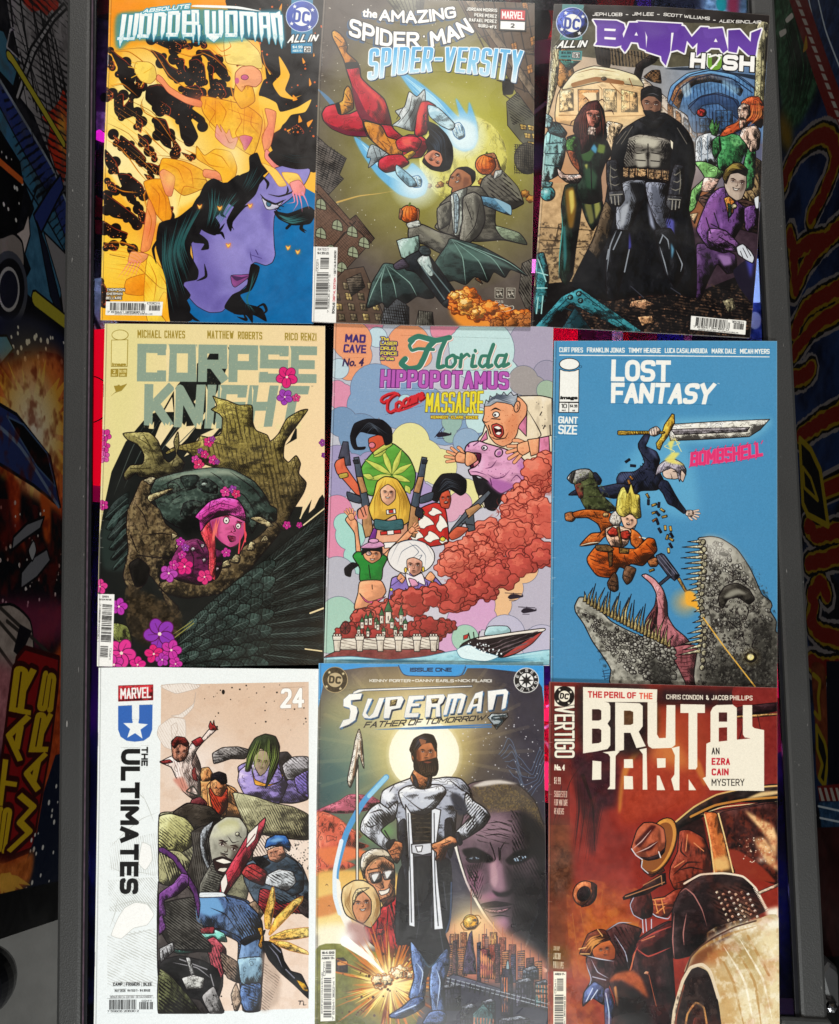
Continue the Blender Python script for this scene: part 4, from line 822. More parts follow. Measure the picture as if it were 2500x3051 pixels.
    F('1248,283 1384,283 1384,344 1248,340','2f88b0',sm=0,part='price_box');a.T('$4.99','1258,294 1322,294/1258,312 1322,312','f2f2ee',.2);a.T('AGES 15+','1258,320 1322,320/1258,334 1322,334','f2f2ee',.2);F('1330,298 1378,298 1378,338 1330,338','f2f2ee',4,0);a.T('20','1336,306 1372,306/1336,332 1372,332','181818',.2)
    ww(a)
    a.T('ABSOLUTE','305,58 600,24/292,84 592,54','f4f8f6',.24,out='3f9fb4',ow=7,rnd=1.8,part='series_lettering');F('606,40 640,32 900,40 1060,74 880,56 640,46','f4f8f6',part='swoosh')
    a.T('THOMPSON','62,1858 178,1858/60,1876 178,1876','f2ede2',.2,out='1a1208',ow=3,part='credit_line');a.T('SHERMAN','60,1884 162,1884/58,1902 162,1902','f2ede2',.2,out='1a1208',ow=3,part='credit_line');a.T('BELLAIRE','58,1911 158,1911/56,1929 158,1929','f2ede2',.2,out='1a1208',ow=3,part='credit_line')
    F('56,1942 424,1944 416,2034 52,2030','efeee8',sm=0,part='barcode');barcode(a,'84,1950 408,1956/82,2000 404,2002',11);a.T('02011','320,1946 400,1948/320,1960 400,1962','1a1a1a',.16);F('300,1946 410,1948 410,1962 300,1960','efeee8',sm=0);a.T('02011','322,1948 402,1950/322,1960 402,1962','1a1a1a',.16)
    a.T('7 61941 38586 0','62,2004 306,2006/62,2016 306,2018','1a1a1a',.16);a.T("COVER BY HAYDEN SHERMAN & JORDIE BELLAIRE",'112,2019 356,2020/112,2026 356,2027','2a2a2a',.15)
    return a
def star(a,x,y,r,c,rot=0):
    a.F([(x+(r if i % 2 == 0 else r*.42)*math.sin(i*math.pi/5+rot),y-(r if i % 2 == 0 else r*.42)*math.cos(i*math.pi/5+rot)) for i in range(10)],c,0,0)
def ww(a):
    """spiked title letters, each its own outline, dripping to points"""
    let=[]
    # (x0,x1,top0,top1,bottom,shape) sheared blocks; stems end in points
    def stem(x0,x1,yt,yb,tip,lean=-.16):
        s=lambda x,y:(x+lean*(y-yt),y);m=(x0+x1)/2
        return [s(x0,yt),s(x1,yt),s(x1,yb-34),s(m+(x1-x0)*.2,yb-tip*.3),s(m,yb+tip*.4),s(x0+4,yb-28)]
    def bar(x0,x1,y0,y1,yt,lean=-.16):s=lambda x,y:(x+lean*(y-yt),y);return [s(x0,y0),s(x1,y0),s(x1,y1),s(x0,y1)]
    W1=[stem(160,190,92,290,40,-.14),stem(205,232,96,262,10,-.14),stem(242,272,86,250,10,-.14),bar(150,262,240,258,96,-.14)]
    O1=[stem(274,306,84,248,20,-.1),stem(326,356,84,240,20,-.1),bar(280,350,78,104,84,-.1),bar(272,346,222,244,84,-.1)]
    N1=[stem(366,396,80,250,40,-.1),stem(416,446,88,240,30,-.1),[(366,78),(430,78),(448,94),(440,112),(396,104)]]
    D1=[stem(456,486,74,244,40,-.06),stem(506,536,82,230,20,-.06),bar(456,528,70,96,74,-.06),bar(452,528,212,236,74,-.06)]
    E1=[stem(546,578,68,240,30,-.04),bar(560,632,68,92,68,-.04),bar(562,616,138,160,68,-.04),bar(556,628,212,236,68,-.04)]
    R1=[stem(606,632,64,250,60,0),stem(644,664,160,262,60,0),bar(606,654,64,86,64,0),bar(640,656,80,150,64,0),bar(620,656,140,162,64,0)]
    E1[1]=bar(560,600,68,92,68,-.04)
    W2=[stem(690,722,66,240,20,0),stem(738,764,72,230,10,0),stem(780,812,66,240,20,0),[(694,216),(808,216),(780,246),(752,272),(722,250)]]
    O2=[stem(822,850,74,236,20,0),stem(876,904,74,236,20,0),bar(826,900,70,94,74,0),bar(824,902,214,238,74,0)]
    M2=[stem(914,942,74,250,40,.02),stem(962,984,82,230,20,.02),stem(1000,1028,82,250,40,.02),[(914,72),(1010,78),(1028,92),(1022,110),(930,98)]]
    A2=[stem(1038,1066,86,250,40,.04),stem(1086,1112,86,266,40,.04),bar(1040,1108,80,104,86,.04),bar(1050,1106,160,182,86,.04)]
    N2=[stem(1114,1144,84,270,40,.1),stem(1160,1190,96,290,50,.06),[(1112,84),(1150,84),(1176,70),(1184,120),(1140,112)]]
    for l in (W1,O1,N1,D1,E1,R1,W2,O2,M2,A2,N2):let += l
    env='130,90 400,70 660,54 1000,66 1190,70 1214,310 1160,260 1030,250 760,280 620,262 360,262 220,262 150,318 116,290'
    a.F(env,'2c8ca4',al=.75,soft=9)
    for p in let:a.F([(x,y) for x,y in p],'2f8fa8',9,0,ic='2f8fa8')
    for p in let:a.F(p,'dcebea',0,0,g=('fafcfa',-90))
    q=[(x,y) for p in let for x,y in p]
    for p in let:a.N([(x,max(y,215)) for x,y in p],'7dbac6',12,.56,.6,0)
    a.parts.append(('title_lettering',path(env),None))
# ------------------------------------------------------------------ top middle: tumbling acrobat and flying man
def c2():
    a=Art(920,0,2.1404,'97,-24 1440,20 1438,600 1434,1100 1425,1600 1415,2085 700,2075 20,2053 32,1500 62,500',plane=('z',.0048),bg='6a6055')
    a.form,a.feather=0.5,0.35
    F,L,LL,S,O,H,G=a.F,a.L,a.LL,a.S,a.O,a.H,a.G
    F('0,-30 1500,-30 1500,2119 0,2119','655b50',sm=0,g=('r',880,900,1050,'594f48'),tex=.05,ts=80)
    G(900,880,900,'a39e3c',1,.8,1000);G(1040,820,620,'b3b044',.9,1.1);G(560,1150,460,'8f8a3e',.6,1.2)
    O(985,1010,282,'cfc768',ink=3,ic='b5ac4c');G(1010,1000,300,'e2dc8e',.8,1.2)
    for p in ('1040,760 1090,800 1080,860 1130,900','900,1140 960,1100 1010,1130 1080,1110','1150,860 1200,930 1190,1010','800,1040 850,1090 830,1140','1060,960 1000,1000 1020,1050'):L(p,4,'b3a94c')
    a.N('800,800 1240,820 1250,1180 800,1240','bdb455',60,.55,.35)
    a.dots('60,0 1440,0 1420,2080 20,2080',330,1.2,3.4,'d8d2c0',seed=4)
    ic='171210'
    # buildings falling away at the edges
    F('480,-20 740,-20 720,140 620,150','6b6a58',3,0);
    for i in range(9):L(f'{490+i*28},-20 {620+i*11},150',4,ic,0)
    F('940,-20 1450,-20 1440,800 1180,330 1020,130','5e4c3c',4,0,fm=.25)
    for i in range(8):L(f'{960+i*70},-20 {1130+i*62},{330+i*64}',8,'2a1f18',0);
    for i in range(7):L(f'{1000+i*40},{60+i*90} 1460,{-140+i*150}',7,'33271e',0)
    for x,y in ((1360,20),(1410,240),(1330,330),(1390,420),(1240,130),(1290,280)):window(a,f'{x},{y} {x+34},{y-14} {x+44},{y+40} {x+8},{y+54}','b67a3a')
    F('980,-20 1040,-20 1440,560 1440,640','7a6a58',4,0);F('1220,300 1440,330 1440,352 1220,324','6a5a4a',3,0)
    F('1235,520 1270,500 1310,540 1300,600 1240,600','1a1512')
    F('1262,650 1330,590 1440,740 1440,980 1350,900 1268,800','605e50',4,0,fm=.25);H('1262,650 1330,590 1440,740 1300,800',35,14,6,ic,.8)
    for x,y in ((1345,790),(1372,845),(1395,900),(1395,795),(1422,850)):window(a,f'{x},{y} {x+42},{y+8} {x+46},{y+40} {x+8},{y+34}','d8b060')
    O(1395,1010,84,'4d483e',100,ink=4);H('1310,920 1450,920 1450,1110 1310,1110',88,13,4,ic);H('1310,920 1450,920 1450,1110 1310,1110',8,15,3,ic)
    F('45,860 120,930 240,1010 195,1115 222,1140 100,1270 38,1180','6a625c',4,0,fm=.25);H('45,860 120,930 240,1010 195,1115 222,1140 100,1270 38,1180',28,13,6,ic);H('45,860 240,1010 195,1115 100,1270',105,24,4,ic)
    F('35,1170 70,1180 262,1400 300,1370 420,1520 180,1780 18,1780','6b5142',4,0,fm=.25,tex=.06);H('262,1400 300,1370 420,1520 390,1550',50,9,4,ic)
    LL('35,1210 250,1440/150,1580 300,1410/40,1560 180,1720/260,1420 400,1550/100,1640 230,1480',7,'2a1d16',0)
    a.H('35,1170 262,1400 300,1370 420,1520 180,1780 18,1780',48,13,3,'3a2a20',.7);a.H('35,1170 262,1400 300,1370 420,1520 180,1780 18,1780',-42,22,2.5,'3a2a20',.6)
    for x,y in ((45,1265),(150,1400),(45,1450),(245,1440),(320,1510),(250,1570),(180,1670),(110,1560)):
        F(f'{x},{y+56} {x+6},{y+14} {x+34},{y} {x+60},{y+26} {x+64},{y+74}','8f967c',4,ic='241a14',fm=0);LL(f'{x+32},{y+4} {x+30},{y+66}/{x+2},{y+36} {x+62},{y+50}',4,'241a14',0)
    F('180,1770 230,1720 350,1700 470,1990 440,2090 18,2070 20,1800','5a483c',4,0,fm=.25,tex=.05)
    for i in range(4):
        for j in range(5):window(a,f'{60+j*78+i*16},{1800+i*66} {100+j*78+i*16},{1806+i*66} {108+j*78+i*16},{1850+i*66} {68+j*78+i*16},{1844+i*66}','7d7058' if (i+j) % 3 else 'b9a06a')
    F('240,1780 330,1740 360,1830 270,1890','5d5348',3,0);H('240,1780 330,1740 360,1830 270,1890',0,16,6,ic)
    F('460,2080 490,1900 560,1880 640,1960 640,2090','4a4c50',3,0);H('460,2080 490,1900 560,1880 640,1960 640,2090',80,14,6,ic);H('460,2080 490,1900 560,1880 640,1960 640,2090',5,18,5,ic)
    F('680,2085 700,1980 790,1990 800,2085','55524a',3,0);H('680,2085 700,1980 790,1990 800,2085',90,14,5,ic)
    F('1340,1860 1360,1680 1440,1640 1440,2000 1380,1960','57524a',4,0);H('1340,1860 1360,1680 1440,1640 1440,2000',60,15,6,ic)
    F('1180,2090 1330,1990 1440,1980 1440,2090','4c423a',3,0);H('1180,2090 1330,1990 1440,1980 1440,2090',75,16,5,ic)
    # smoke trails
    L('180,1290 320,1250 440,1235 560,1215',12,'d8b060',2,.8)
    a.cloud('760,1190 900,1170 1090,1160 1250,1180 1430,1270',26,12,30,'a8702f',3,2,hi='cf9a48',ic='4a2a12')
    # comets of light
    F('56,570 150,640 330,880 300,860','5a88b4',al=.8)
    for p,c,w in (('560,440 700,520 860,650 960,750 938,625 1010,730 1024,650 1070,780 1078,880 1050,945 990,965 920,930 830,800 700,640',(975,860),1),('290,870 420,960 520,1050 620,1085 660,1040 720,1090 760,1160 740,1235 670,1265 570,1235 440,1120 340,980',(680,1180),2)):
        F(p,'4f97c8',soft=6);F(p,'6fb4dc',al=.7);G(*c,170,'e6f4f6',1,.8);
    S('600,470 800,620 960,800','620,520 800,700 960,880',12,9,'b8e0ee',.8);S('330,900 480,1040 640,1150','350,960 480,1100 620,1200',10,9,'b8e0ee',.8)
    F('900,790 970,760 1060,800 1075,900 1040,950 960,950 900,880','dceff2',soft=10,al=.8)
    F('915,800 960,780 990,820 995,870 960,890 925,860','c5e2ec',4,ic='3a6a9a');LL('930,800 950,850/950,795 970,850/970,800 985,850',3,'3a6a9a');F('650,1130 700,1120 722,1150 715,1190 670,1195 640,1165','c5e2ec',4,ic='3a6a9a');LL('665,1135 680,1185/685,1128 700,1185',3,'3a6a9a')
    # silver cloth and red acrobat
    F('640,585 690,615 738,570 742,650 700,720 670,835 560,805 530,800 585,755 552,708 610,680','98a3a6',5,g=('c4ccca',-60));LL('660,600 640,700 560,800/700,620 660,720 600,810/735,590 700,690 650,820/600,690 560,760',4)
    F('400,920 500,970 560,1000 500,1040 440,1030 380,1070 395,1010 370,1000','8d989c',4);LL('410,930 440,1020/450,950 470,1030/500,970 400,1060',3)
    red,dk='b51f35','6d1030'
    F('84,725 110,680 180,662 205,700 200,730 260,725 320,705 370,780 375,868 250,862 150,822 95,770',red,7,part='illustrated_acrobat_leg');F('95,770 150,800 250,835 370,840 375,868 250,862 150,822',dk);F('120,690 180,680 190,730 260,735','d8423f',al=.7,soft=5)
    F('215,640 228,575 250,548 272,580 286,690 205,732 172,668','d08c33',6);F('170,662 195,655 208,728 186,724','171210');LL('230,650 275,660/225,670 270,690/235,600 260,640',4)
    F('238,428 322,428 335,495 400,560 480,630 512,720 525,800 440,838 345,770 305,690 272,540',red,7);F('272,540 300,690 345,770 440,838 460,800 370,720 310,600',dk,al=.9);F('300,470 340,540 440,640 490,730 470,640 380,560','e0503f',al=.8,soft=5)
    F('148,205 165,192 200,215 232,255 246,300 244,335 300,385 316,415 240,420 220,375 188,310 152,240','d9953a',7,g=('b8702a',60));F('232,400 312,396 322,430 240,440','171210');LL('190,300 240,290/165,230 210,270',4)
    F('345,765 440,790 525,800 545,825 600,870 640,858 720,868 765,920 720,1000 650,1010 590,1038 540,985 440,930 370,860',red,7);F('350,775 462,800 500,870 560,890 600,900 590,1038 520,990 450,940 390,880','cd8430',7);LL('470,900 520,935/500,880 520,915/440,890 500,960',4,'6a3a12')
    F('555,900 600,870 680,870 720,900 690,960 620,970 570,950','c92c3c',5);F('590,890 640,880 660,920 610,930','ea6a5a',al=.8,soft=5);F('590,1000 660,960 680,980 610,1035','d8a838',4)
    F('675,850 690,730 715,655 760,645 810,675 795,700 760,730 765,790 750,850 700,870',red,7);F('690,730 715,655 740,650 730,740 710,840 690,850','e0503f',al=.7,soft=4);F('760,670 830,690 930,790 910,830 840,800 770,740','8fb8cc',5,g=('d4ebf0',20));F('590,985 500,990 450,1020 445,1065 490,1100 560,1085 640,1040',red,6);F('560,1050 660,1130 690,1180 640,1190 560,1110','8fb8cc',4)
    F('755,775 820,800 880,860 915,930 920,1010 900,1075 850,1095 780,1080 725,1030 760,960 745,900 770,860','120e10',4);S('770,790 860,870 890,1060','760,900 800,950 800,1075',12,5,'3d4a5a',.9);LL('745,760 730,740 750,720/760,780 740,770 735,790',5)
    F('735,995 790,955 840,975 855,1020 835,1062 795,1062 755,1035','d2886a',5,part='illustrated_acrobat_head');face(a,805,1020,46,205,mouth='open')
    # the flying man
    sk='a26c4c';gy='5f5b52'
    F('1110,1140 1200,1085 1245,1100 1330,1190 1370,1290 1350,1310 1290,1335 1190,1290 1090,1240',gy,7);F('1200,1085 1245,1100 1330,1190 1365,1290 1310,1240 1240,1150','7d7a6a',al=.8);H('1110,1140 1245,1100 1370,1290 1190,1290',40,22,8,ic)
    F('840,1300 960,1200 1090,1190 1150,1260 1190,1330 1195,1440 1340,1485 1390,1560 1240,1530 1060,1540 900,1500 805,1450 850,1380 842,1330',gy,7,tex=.05,part='illustrated_flying_man');F('1190,1440 1340,1485 1390,1560 1240,1520','7f8c74',5)
    F('905,1250 985,1180 1010,1200 990,1320 985,1480 930,1500 915,1400','b4bab0',5);F('920,1240 945,1235 962,1290 950,1470 930,1480 928,1300','9fb4bc',4);LL('940,1250 940,1460/960,1300 965,1450/925,1330 930,1460',3)
    F('1080,1250 1180,1262 1285,1310 1290,1370 1240,1358 1100,1300','5b86a0',6);F('1180,1262 1285,1310 1290,1370 1250,1340','86aabc')
    F('985,1260 1050,1225 1100,1260 1125,1400 1085,1500 990,1570 960,1520 980,1400','77746a',7);F('1060,1240 1110,1300 1125,1400 1085,1490 1070,1400','3d3a36',al=.8,soft=6);LL('1000,1290 1040,1400/1090,1300 1060,1440 1000,1520/860,1330 900,1420 880,1480',5)
    F('640,1450 720,1430 830,1478 910,1500 960,1530 860,1620 740,1560 640,1530','6a675e',7);F('700,1440 830,1490 860,1560 760,1500','8d8a7a',al=.8,soft=6);F('820,1330 905,1285 900,1420 830,1460','6d6a60',6)
    F('890,1180 905,1120 950,1072 1010,1066 1058,1095 1060,1145 1030,1185 960,1212 910,1230 915,1200',sk,6,part='illustrated_flying_man_head');F('940,1075 1010,1062 1062,1095 1062,1150 1040,1170 1030,1120 980,1085','1b1514');face(a,935,1130,40,-25,mouth='smile');F('990,1130 1025,1140 1020,1170 985,1200','6d4432',al=.7,soft=4)
    for x,y,r in ((1130,1050,68),(640,1365,60)):
        O(x,y,r,'cf6526',r*.95,ink=6);G(x-r*.3,y-r*.3,r*.8,'f0a050',.8)
        for k in (-.7,-.35,0,.35,.7):L([(x+k*r*.4,y-r*.9),(x+k*r*1.15,y),(x+k*r*.4,y+r*.88)],4,'7a2f10')
        L([(x,y-r*.9),(x+6,y-r*1.15)],12,'5a6a2a',0)
    F('1180,1000 1205,1020 1230,1100 1190,1130 1160,1110 1195,1060',sk,5);F('1120,985 1180,975 1200,1010 1150,1000',sk,4);F('1190,1090 1235,1085 1225,1120 1180,1140','c8ccc4',4)
    F('582,1330 600,1350 590,1400 575,1390',sk,4);F('690,1330 705,1340 700,1400 660,1440 620,1430 690,1400',sk,4);F('625,1425 700,1405 712,1440 640,1455','c8ccc4',4)
    # dark winged craft, plain
    F('800,1690 880,1560 910,1520 1100,1570 1300,1680 1395,1760 1290,1720 1250,1770 1180,1735 1140,1800 1060,1765 1000,1815 930,1790 880,1790','15171a',6,g=('3f5650',200),part='illustrated_glider');LL('910,1525 980,1640 1000,1810/910,1525 1080,1660 1140,1790/910,1525 1160,1640 1250,1760/910,1525 1250,1660 1390,1755',5,'8fb0a4');F('880,1570 960,1560 1200,1650 1340,1730 1160,1680 980,1650','6f8f84',al=.55,soft=6)
    F('480,1680 440,1740 400,1810 368,1960 430,1945 470,1930 500,1965 560,1905 620,1935 690,1890 750,1905 800,1890 720,1760 560,1690','15171a',6,g=('49625c',250));LL('490,1690 460,1800 470,1930/490,1690 540,1800 560,1900/500,1690 640,1800 690,1890/490,1690 410,1850 375,1950',5,'8fb0a4')
    F('560,1535 600,1520 650,1515 700,1500 712,1600 640,1660 590,1640','7f9c92',6,0,g=('aac4b8',200));F('610,1650 730,1590 800,1670 955,1890 930,1940 865,1955 690,1745 620,1720','1d2024',7);F('690,1660 760,1620 800,1740 770,1760','aebfba',4);LL('760,1690 930,1900/720,1700 880,1930',8,'5d6e70',1);F('850,1930 940,1870 955,1905 880,1960','26282c',5);O(740,1600,40,'3a4244',30,30,ink=5)
    F('540,1690 600,1650 640,1700 560,1720','4d4452',5);F('1060,1780 1080,1770 1110,1810 1090,1800','6a4428',4)
    # rocket flame
    a.F('930,1900 1010,1880 1120,1930 1250,2010 1440,2040 1440,2090 1000,2090 900,1990','e08a34',soft=10);a.cloud('960,1900 1040,1960 1160,2010 1300,2050 1440,2070',46,40,84,'d9772c',4,7,hi='f4b45a',ic='7a2f10');a.cloud('940,1900 1000,1950 1080,1990',16,22,56,'f0a44a',4,9,hi='fbe0a0',ic='8a3a10');a.cloud('1180,2060 1440,2050',20,24,46,'a8652f',3,3,ic='4a2410')
    # lettering
    sh='26262c'
    a.T('the','345,50 440,62/340,108 436,118','f4f2ec',.1,'B',out=sh,ow=5,sh=(-6,8),shc='3d5a7a',part='series_lettering')
    a.T('AMAZING','452,58 690,66 930,40/448,132 690,150 945,112','f4f2ec',.22,out=sh,ow=5,sh=(-9,10),shc='3d5a7a',part='series_lettering',gap=.8,rnd=2)
    a.T('SPIDER','262,112 420,165 540,200 706,204/254,226 410,280 520,298 706,302','f4f2ec',.2,out=sh,ow=6,sh=(-10,10),shc='3d5a7a',part='title_lettering',gap=.8,rnd=2);O(735,232,9,'f4f2ec',ink=4)
    a.T('MAN','770,200 880,170 1000,112/778,302 900,272 1060,206','f4f2ec',.2,out=sh,ow=6,sh=(-10,10),shc='3d5a7a',part='title_lettering',gap=.8)
    a.T('SPIDER-VERSITY','388,310 620,300 860,302 1120,306 1368,324/376,512 600,470 850,452 1100,478 1338,528','3f9fd6',.19,out='f2f6f8',ow=6,sh=(5,6),shc='1f4468',g='dcebf4',part='subtitle_lettering',gap=1.0,rnd=1.2)
    for t,x0,x1,y in (('JORDAN MORRIS',1006,1202,46),('PERE PÉREZ',1056,1200,84),('RAFAEL PÉREZ',1022,1199,116),('GURU-eFX',1082,1197,152)):a.T(t,f'{x0},{y} {x1},{y+10}/{x0},{y+22} {x1},{y+33}','efece4',.2,out='2a2420',ow=3,part='credit_line')
    F('1215,49 1391,53 1387,204 1211,197','141414',sm=0,part='publisher_emblem');F('1225,60 1381,68 1379,131 1223,125','c22a34',sm=0);a.T('MARVEL','1232,70 1374,77/1231,118 1372,124','f4f2ee',.24,gap=.5,rnd=.8)
    F('1223,135 1379,141 1377,193 1221,186','f2f0ec',sm=0,part='issue_number');a.T('2','1288,150 1312,151/1287,178 1311,179','1a1a1a',.22)
    F('28,1572 184,1577 174,2060 20,2051','f0eee8',sm=0,part='barcode');a.T('RATED T','58,1582 128,1584/58,1598 128,1600','555555',.14);a.T('$4.99 US','56,1606 128,1608/56,1622 128,1624','3a3a3a',.16)
    barcode(a,'40,1972 56,1642/118,1972 130,1642',5);a.T('00211','46,1730 50,1655/60,1732 63,1655','3a3a3a',.15);a.T('7 59606 21577 5','118,1996 128,1752/130,1996 138,1752','3a3a3a',.13)
    a.T('BONUS','148,2000 153,1930/164,2000 168,1930','2a2a2a',.2,part='promotion_line');a.T('DIGITAL EDITION','153,1922 160,1772/168,1922 173,1772','b53a42',.2);a.T('- DETAILS INSIDE!','160,1762 164,1598/173,1762 176,1598','2a2a2a',.2)
    for x in (1188,1262):F(f'{x},1836 {x+54},1838 {x+52},1902 {x},1900','5a5148',3,0,ic='b9b3a4');LL(f'{x+8},1850 {x+44},1850/{x+12},1866 {x+20},1892/{x+30},1860 {x+46},1888/{x+10},1880 {x+44},1870',4,'c9c3b4',0)
    a.T('02.5','1188,1915 1240,1917/1188,1930 1240,1932','c9c3b4',.16);LL('1205,1950 1220,1940 1235,1952/1245,1945 1270,1950/1205,1975 1240,1965 1300,1950 1305,1970 1260,1985 1200,1990',4,'c9c3b4')
    return a
# ------------------------------------------------------------------ top right: night street with a man in a long black coat
def c3():
    a=Art(1570,0,2.098,'170,24 360,28 800,40 1150,62 1518,95 1500,400 1480,720 1462,1200 1436,1650 1396,2112 800,2080 28,2038 60,1600 88,1200 122,700 150,300',bg='8a6a4c')
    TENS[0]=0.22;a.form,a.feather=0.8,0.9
    F,L,LL,S,O,H,G,N=a.F,a.L,a.LL,a.S,a.O,a.H,a.G,a.N
    ic='0d0a0b';bl='141418'
    F('0,0 1560,0 1560,900 0,900','dcb488',sm=0,g=('5578a4',0),tex=.06,ts=50);F('0,800 800,700 1560,900 1560,1500 0,1500','cc9868',sm=0,g=('565c78',0),soft=30)
    F('150,0 1560,0 1560,380 900,420 150,330','55503f',sm=0,tex=.1,ts=40);F('150,0 1560,60 1560,150 150,130','231c1a',sm=0);F('420,290 760,330 690,420 520,400','6a5a44',tex=.1);F('430,300 520,310 520,420 440,400','2a211c');H('420,290 760,330 690,420 440,400',85,20,8,ic)
    F('160,300 215,300 190,520 140,700 120,720','d4caa0',4);H('160,300 215,300 190,520 140,700',80,16,4,'6a5a3c')
    F('215,300 260,330 300,480 230,560 190,520','a0703f',3)
    F('670,470 690,400 770,345 840,330 800,390 730,430 710,500','231a18',4);F('730,480 780,440 830,440 840,520 780,510','7a5a3c',3);H('730,480 780,440 830,440 840,520 780,510',45,18,4,ic);H('730,480 780,440 830,440 840,520 780,510',130,18,4,ic)
    # the tram
    F('720,490 860,600 1050,780 1060,1010 900,930 740,760','d6bda0',4,g=('a9aebc',0),tex=.06)
    for i in range(4):x,y=880+i*50,650+i*42;F(f'{x},{y} {x+34},{y+26} {x+36},{y+130} {x+4},{y+100}','9c6a48' if i < 2 else '6a7890',3)
    LL('740,560 880,700 1050,860/760,760 900,900 1050,990',5,'6a4a34',0)
    F('190,600 240,520 420,470 640,490 740,560 760,740 560,800 460,760 380,800 180,760','f0d2a6',5,g=('e2a464',80),tex=.06,fm=.45);F('220,560 300,450 420,412 560,432 680,470 730,540 480,510','e2d4a8',5,fm=.4);F('280,520 430,480 600,505 600,530 430,510 290,545','8a5a34')
    F('320,560 450,560 452,690 322,700','c06a2c',5,0);F('345,585 430,650 430,580','f4d8a8',al=.9);window(a,'205,570 290,558 292,690 205,700','f0c88c',2,1);window(a,'480,555 560,560 562,700 482,695','eec48a',2,1);window(a,'590,560 690,580 695,700 592,700','e2b078',2,2);O(482,492,16,'5a4a34',12,ink=3)
    LL('440,530 470,560 466,640/520,520 600,600/300,460 420,430 560,450/640,490 660,540/200,720 460,720/480,730 740,720',5,'7a4a24');G(380,650,280,'fbe8c4',.6,1.3);G(620,800,300,'f8e0b4',.7,1.2)
    # arcade on the right, blue night
    F('880,640 900,540 1000,460 1150,430 1300,460 1430,560 1440,820 1050,830 1000,720','6a98c4',4,g=('34507a',90),tex=.07,fm=.4);F('900,620 930,540 1020,480 1150,460 1280,490 1350,560 1330,600 1250,530 1150,510 1050,530 980,590 950,680','8f5c34',3,g=('3d6088',0));F('1010,660 1090,600 1200,580 1320,630 1340,760 1290,720 1200,650 1100,660 1050,720','30496e',4,fm=.4);F('960,540 1010,510 1030,580 990,610','a9c2d4',al=.8,soft=3);F('1230,500 1330,560 1300,590 1220,530','8db4d0',al=.7,soft=4)
    window(a,'1180,690 1285,690 1290,830 1185,830','35587e',2,3);window(a,'1080,740 1150,740 1155,830 1085,830','2c4668',2,2);H('900,560 1060,480 1300,470 1440,560 1440,830 1000,830',88,22,4,'1a2740',.8);LL('890,640 930,540 1020,470 1150,440 1300,468 1430,560/905,660 950,560 1030,500 1150,468 1290,496 1410,580/1010,680 1080,610 1180,588 1290,620 1340,700/1440,600 1380,640 1380,820/1060,760 1060,830/1160,700 1160,830',7,'16203a',0);F('860,430 1000,420 1430,470 1430,500 1150,430 1000,440','26303e')
    F('1440,150 1510,150 1490,500 1476,720 1420,690 1430,420','a39d80',4,g=('c9bf8c',60),tex=.06);LL('1470,160 1460,680/1490,200 1476,640/1440,300 1490,310',6,'4a4634');G(900,900,340,'f6e2c4',.75,1.3);G(1090,960,160,'c9d2dc',.5,1.5)
    F('500,760 600,780 560,860 540,1000 500,900','e6c8a0',3);F('1060,860 1180,830 1200,1020 1060,1040','b9c0c8',3,tex=.08);LL('1090,860 1090,1020/1130,850 1130,1020',5,'5a6a7a',0)
    # ground
    F('60,1180 400,1150 500,1400 420,1700 200,1820 40,1800','c9a478',0,tex=.12,ts=30,g=('9a8464',90));LL('80,1420 420,1440/80,1500 380,1510/100,1560 420,1540/200,1400 180,1500',6,'4a3a28');N('60,1400 420,1400 420,1720 60,1780','2a2018',22,.6)
    F('980,1240 1440,1240 1440,2000 980,2000','3a2a34',0,tex=.1,ts=30);F('1000,1200 1200,1180 1200,1400 1040,1420','8a5a3c',soft=8,tex=.1);F('1010,1340 1070,1330 1050,1400','c9a884',3,0)
    F('20,1800 300,1760 500,1820 760,1780 1000,1850 1420,1700 1420,2119 20,2119','141011',tex=.05);N('300,1820 1420,1780 1420,2119 300,2100','5a4434',26,.60);N('300,1860 1420,1800 1420,2119 300,2100','a2785a',16,.70);H('300,1820 1420,1780 1420,2119 300,2100',8,18,6,ic)
    for p,c in (('370,1800 440,1770 490,1810 470,1850 390,1840','9a7c62'),('690,1830 770,1810 860,1840 800,1860 700,1870','6d4434'),('650,1880 740,1870 800,1900 760,1940 640,1920','b98a68'),('690,1980 780,1970 800,2020 720,2040','b48660'),('1220,1880 1290,1860 1310,1930 1260,1960','8d8468'),('1110,2040 1180,2030 1200,2060','7a5a44')):F(p,c,5,0,tex=.12,ts=12)
    # woman in dark green at the left, teal machine arm
    F('112,850 150,800 220,820 245,880 235,980 200,1090 95,1140 96,960','6a9c9e',6,g=('b4d4d0',60),tex=.05);LL('120,900 220,890/115,960 215,960/110,1030 200,1040/150,820 140,900',7,'1f3a40');F('130,760 200,770 250,830 230,860 140,830','3f5e62',6);H('130,760 200,770 250,830 230,860',60,14,7,ic);F('120,710 160,740 150,800 110,790','89b0b4',5);O(130,1210,46,'3f8a8e',ink=6);G(118,1196,40,'dff2ee',.9);F('90,1130 160,1140 150,1170 90,1170','6a9c9e',5)
    dg='17231b'
    F('240,1160 320,1140 345,1240 330,1390 305,1560 285,1720 240,1790 205,1720 210,1560 222,1400 215,1280',dg,6);F('240,1190 290,1170 310,1280 290,1420 262,1420 245,1300','7a5a22',soft=4);F('262,1200 290,1190 296,1290 276,1340','c9b45c',soft=3);F('225,1430 240,1420 250,1600 232,1700','2f6a6a',soft=3);L('214,1300 222,1420 204,1600 200,1740',7,'4f9a94')
    F('340,1260 460,1230 480,1320 440,1400 410,1440 370,1370',dg,6);F('360,1280 400,1270 420,1380 395,1400','6a6a3c',soft=3);F('420,1260 450,1250 460,1310 430,1370','8a8a4c',soft=3)
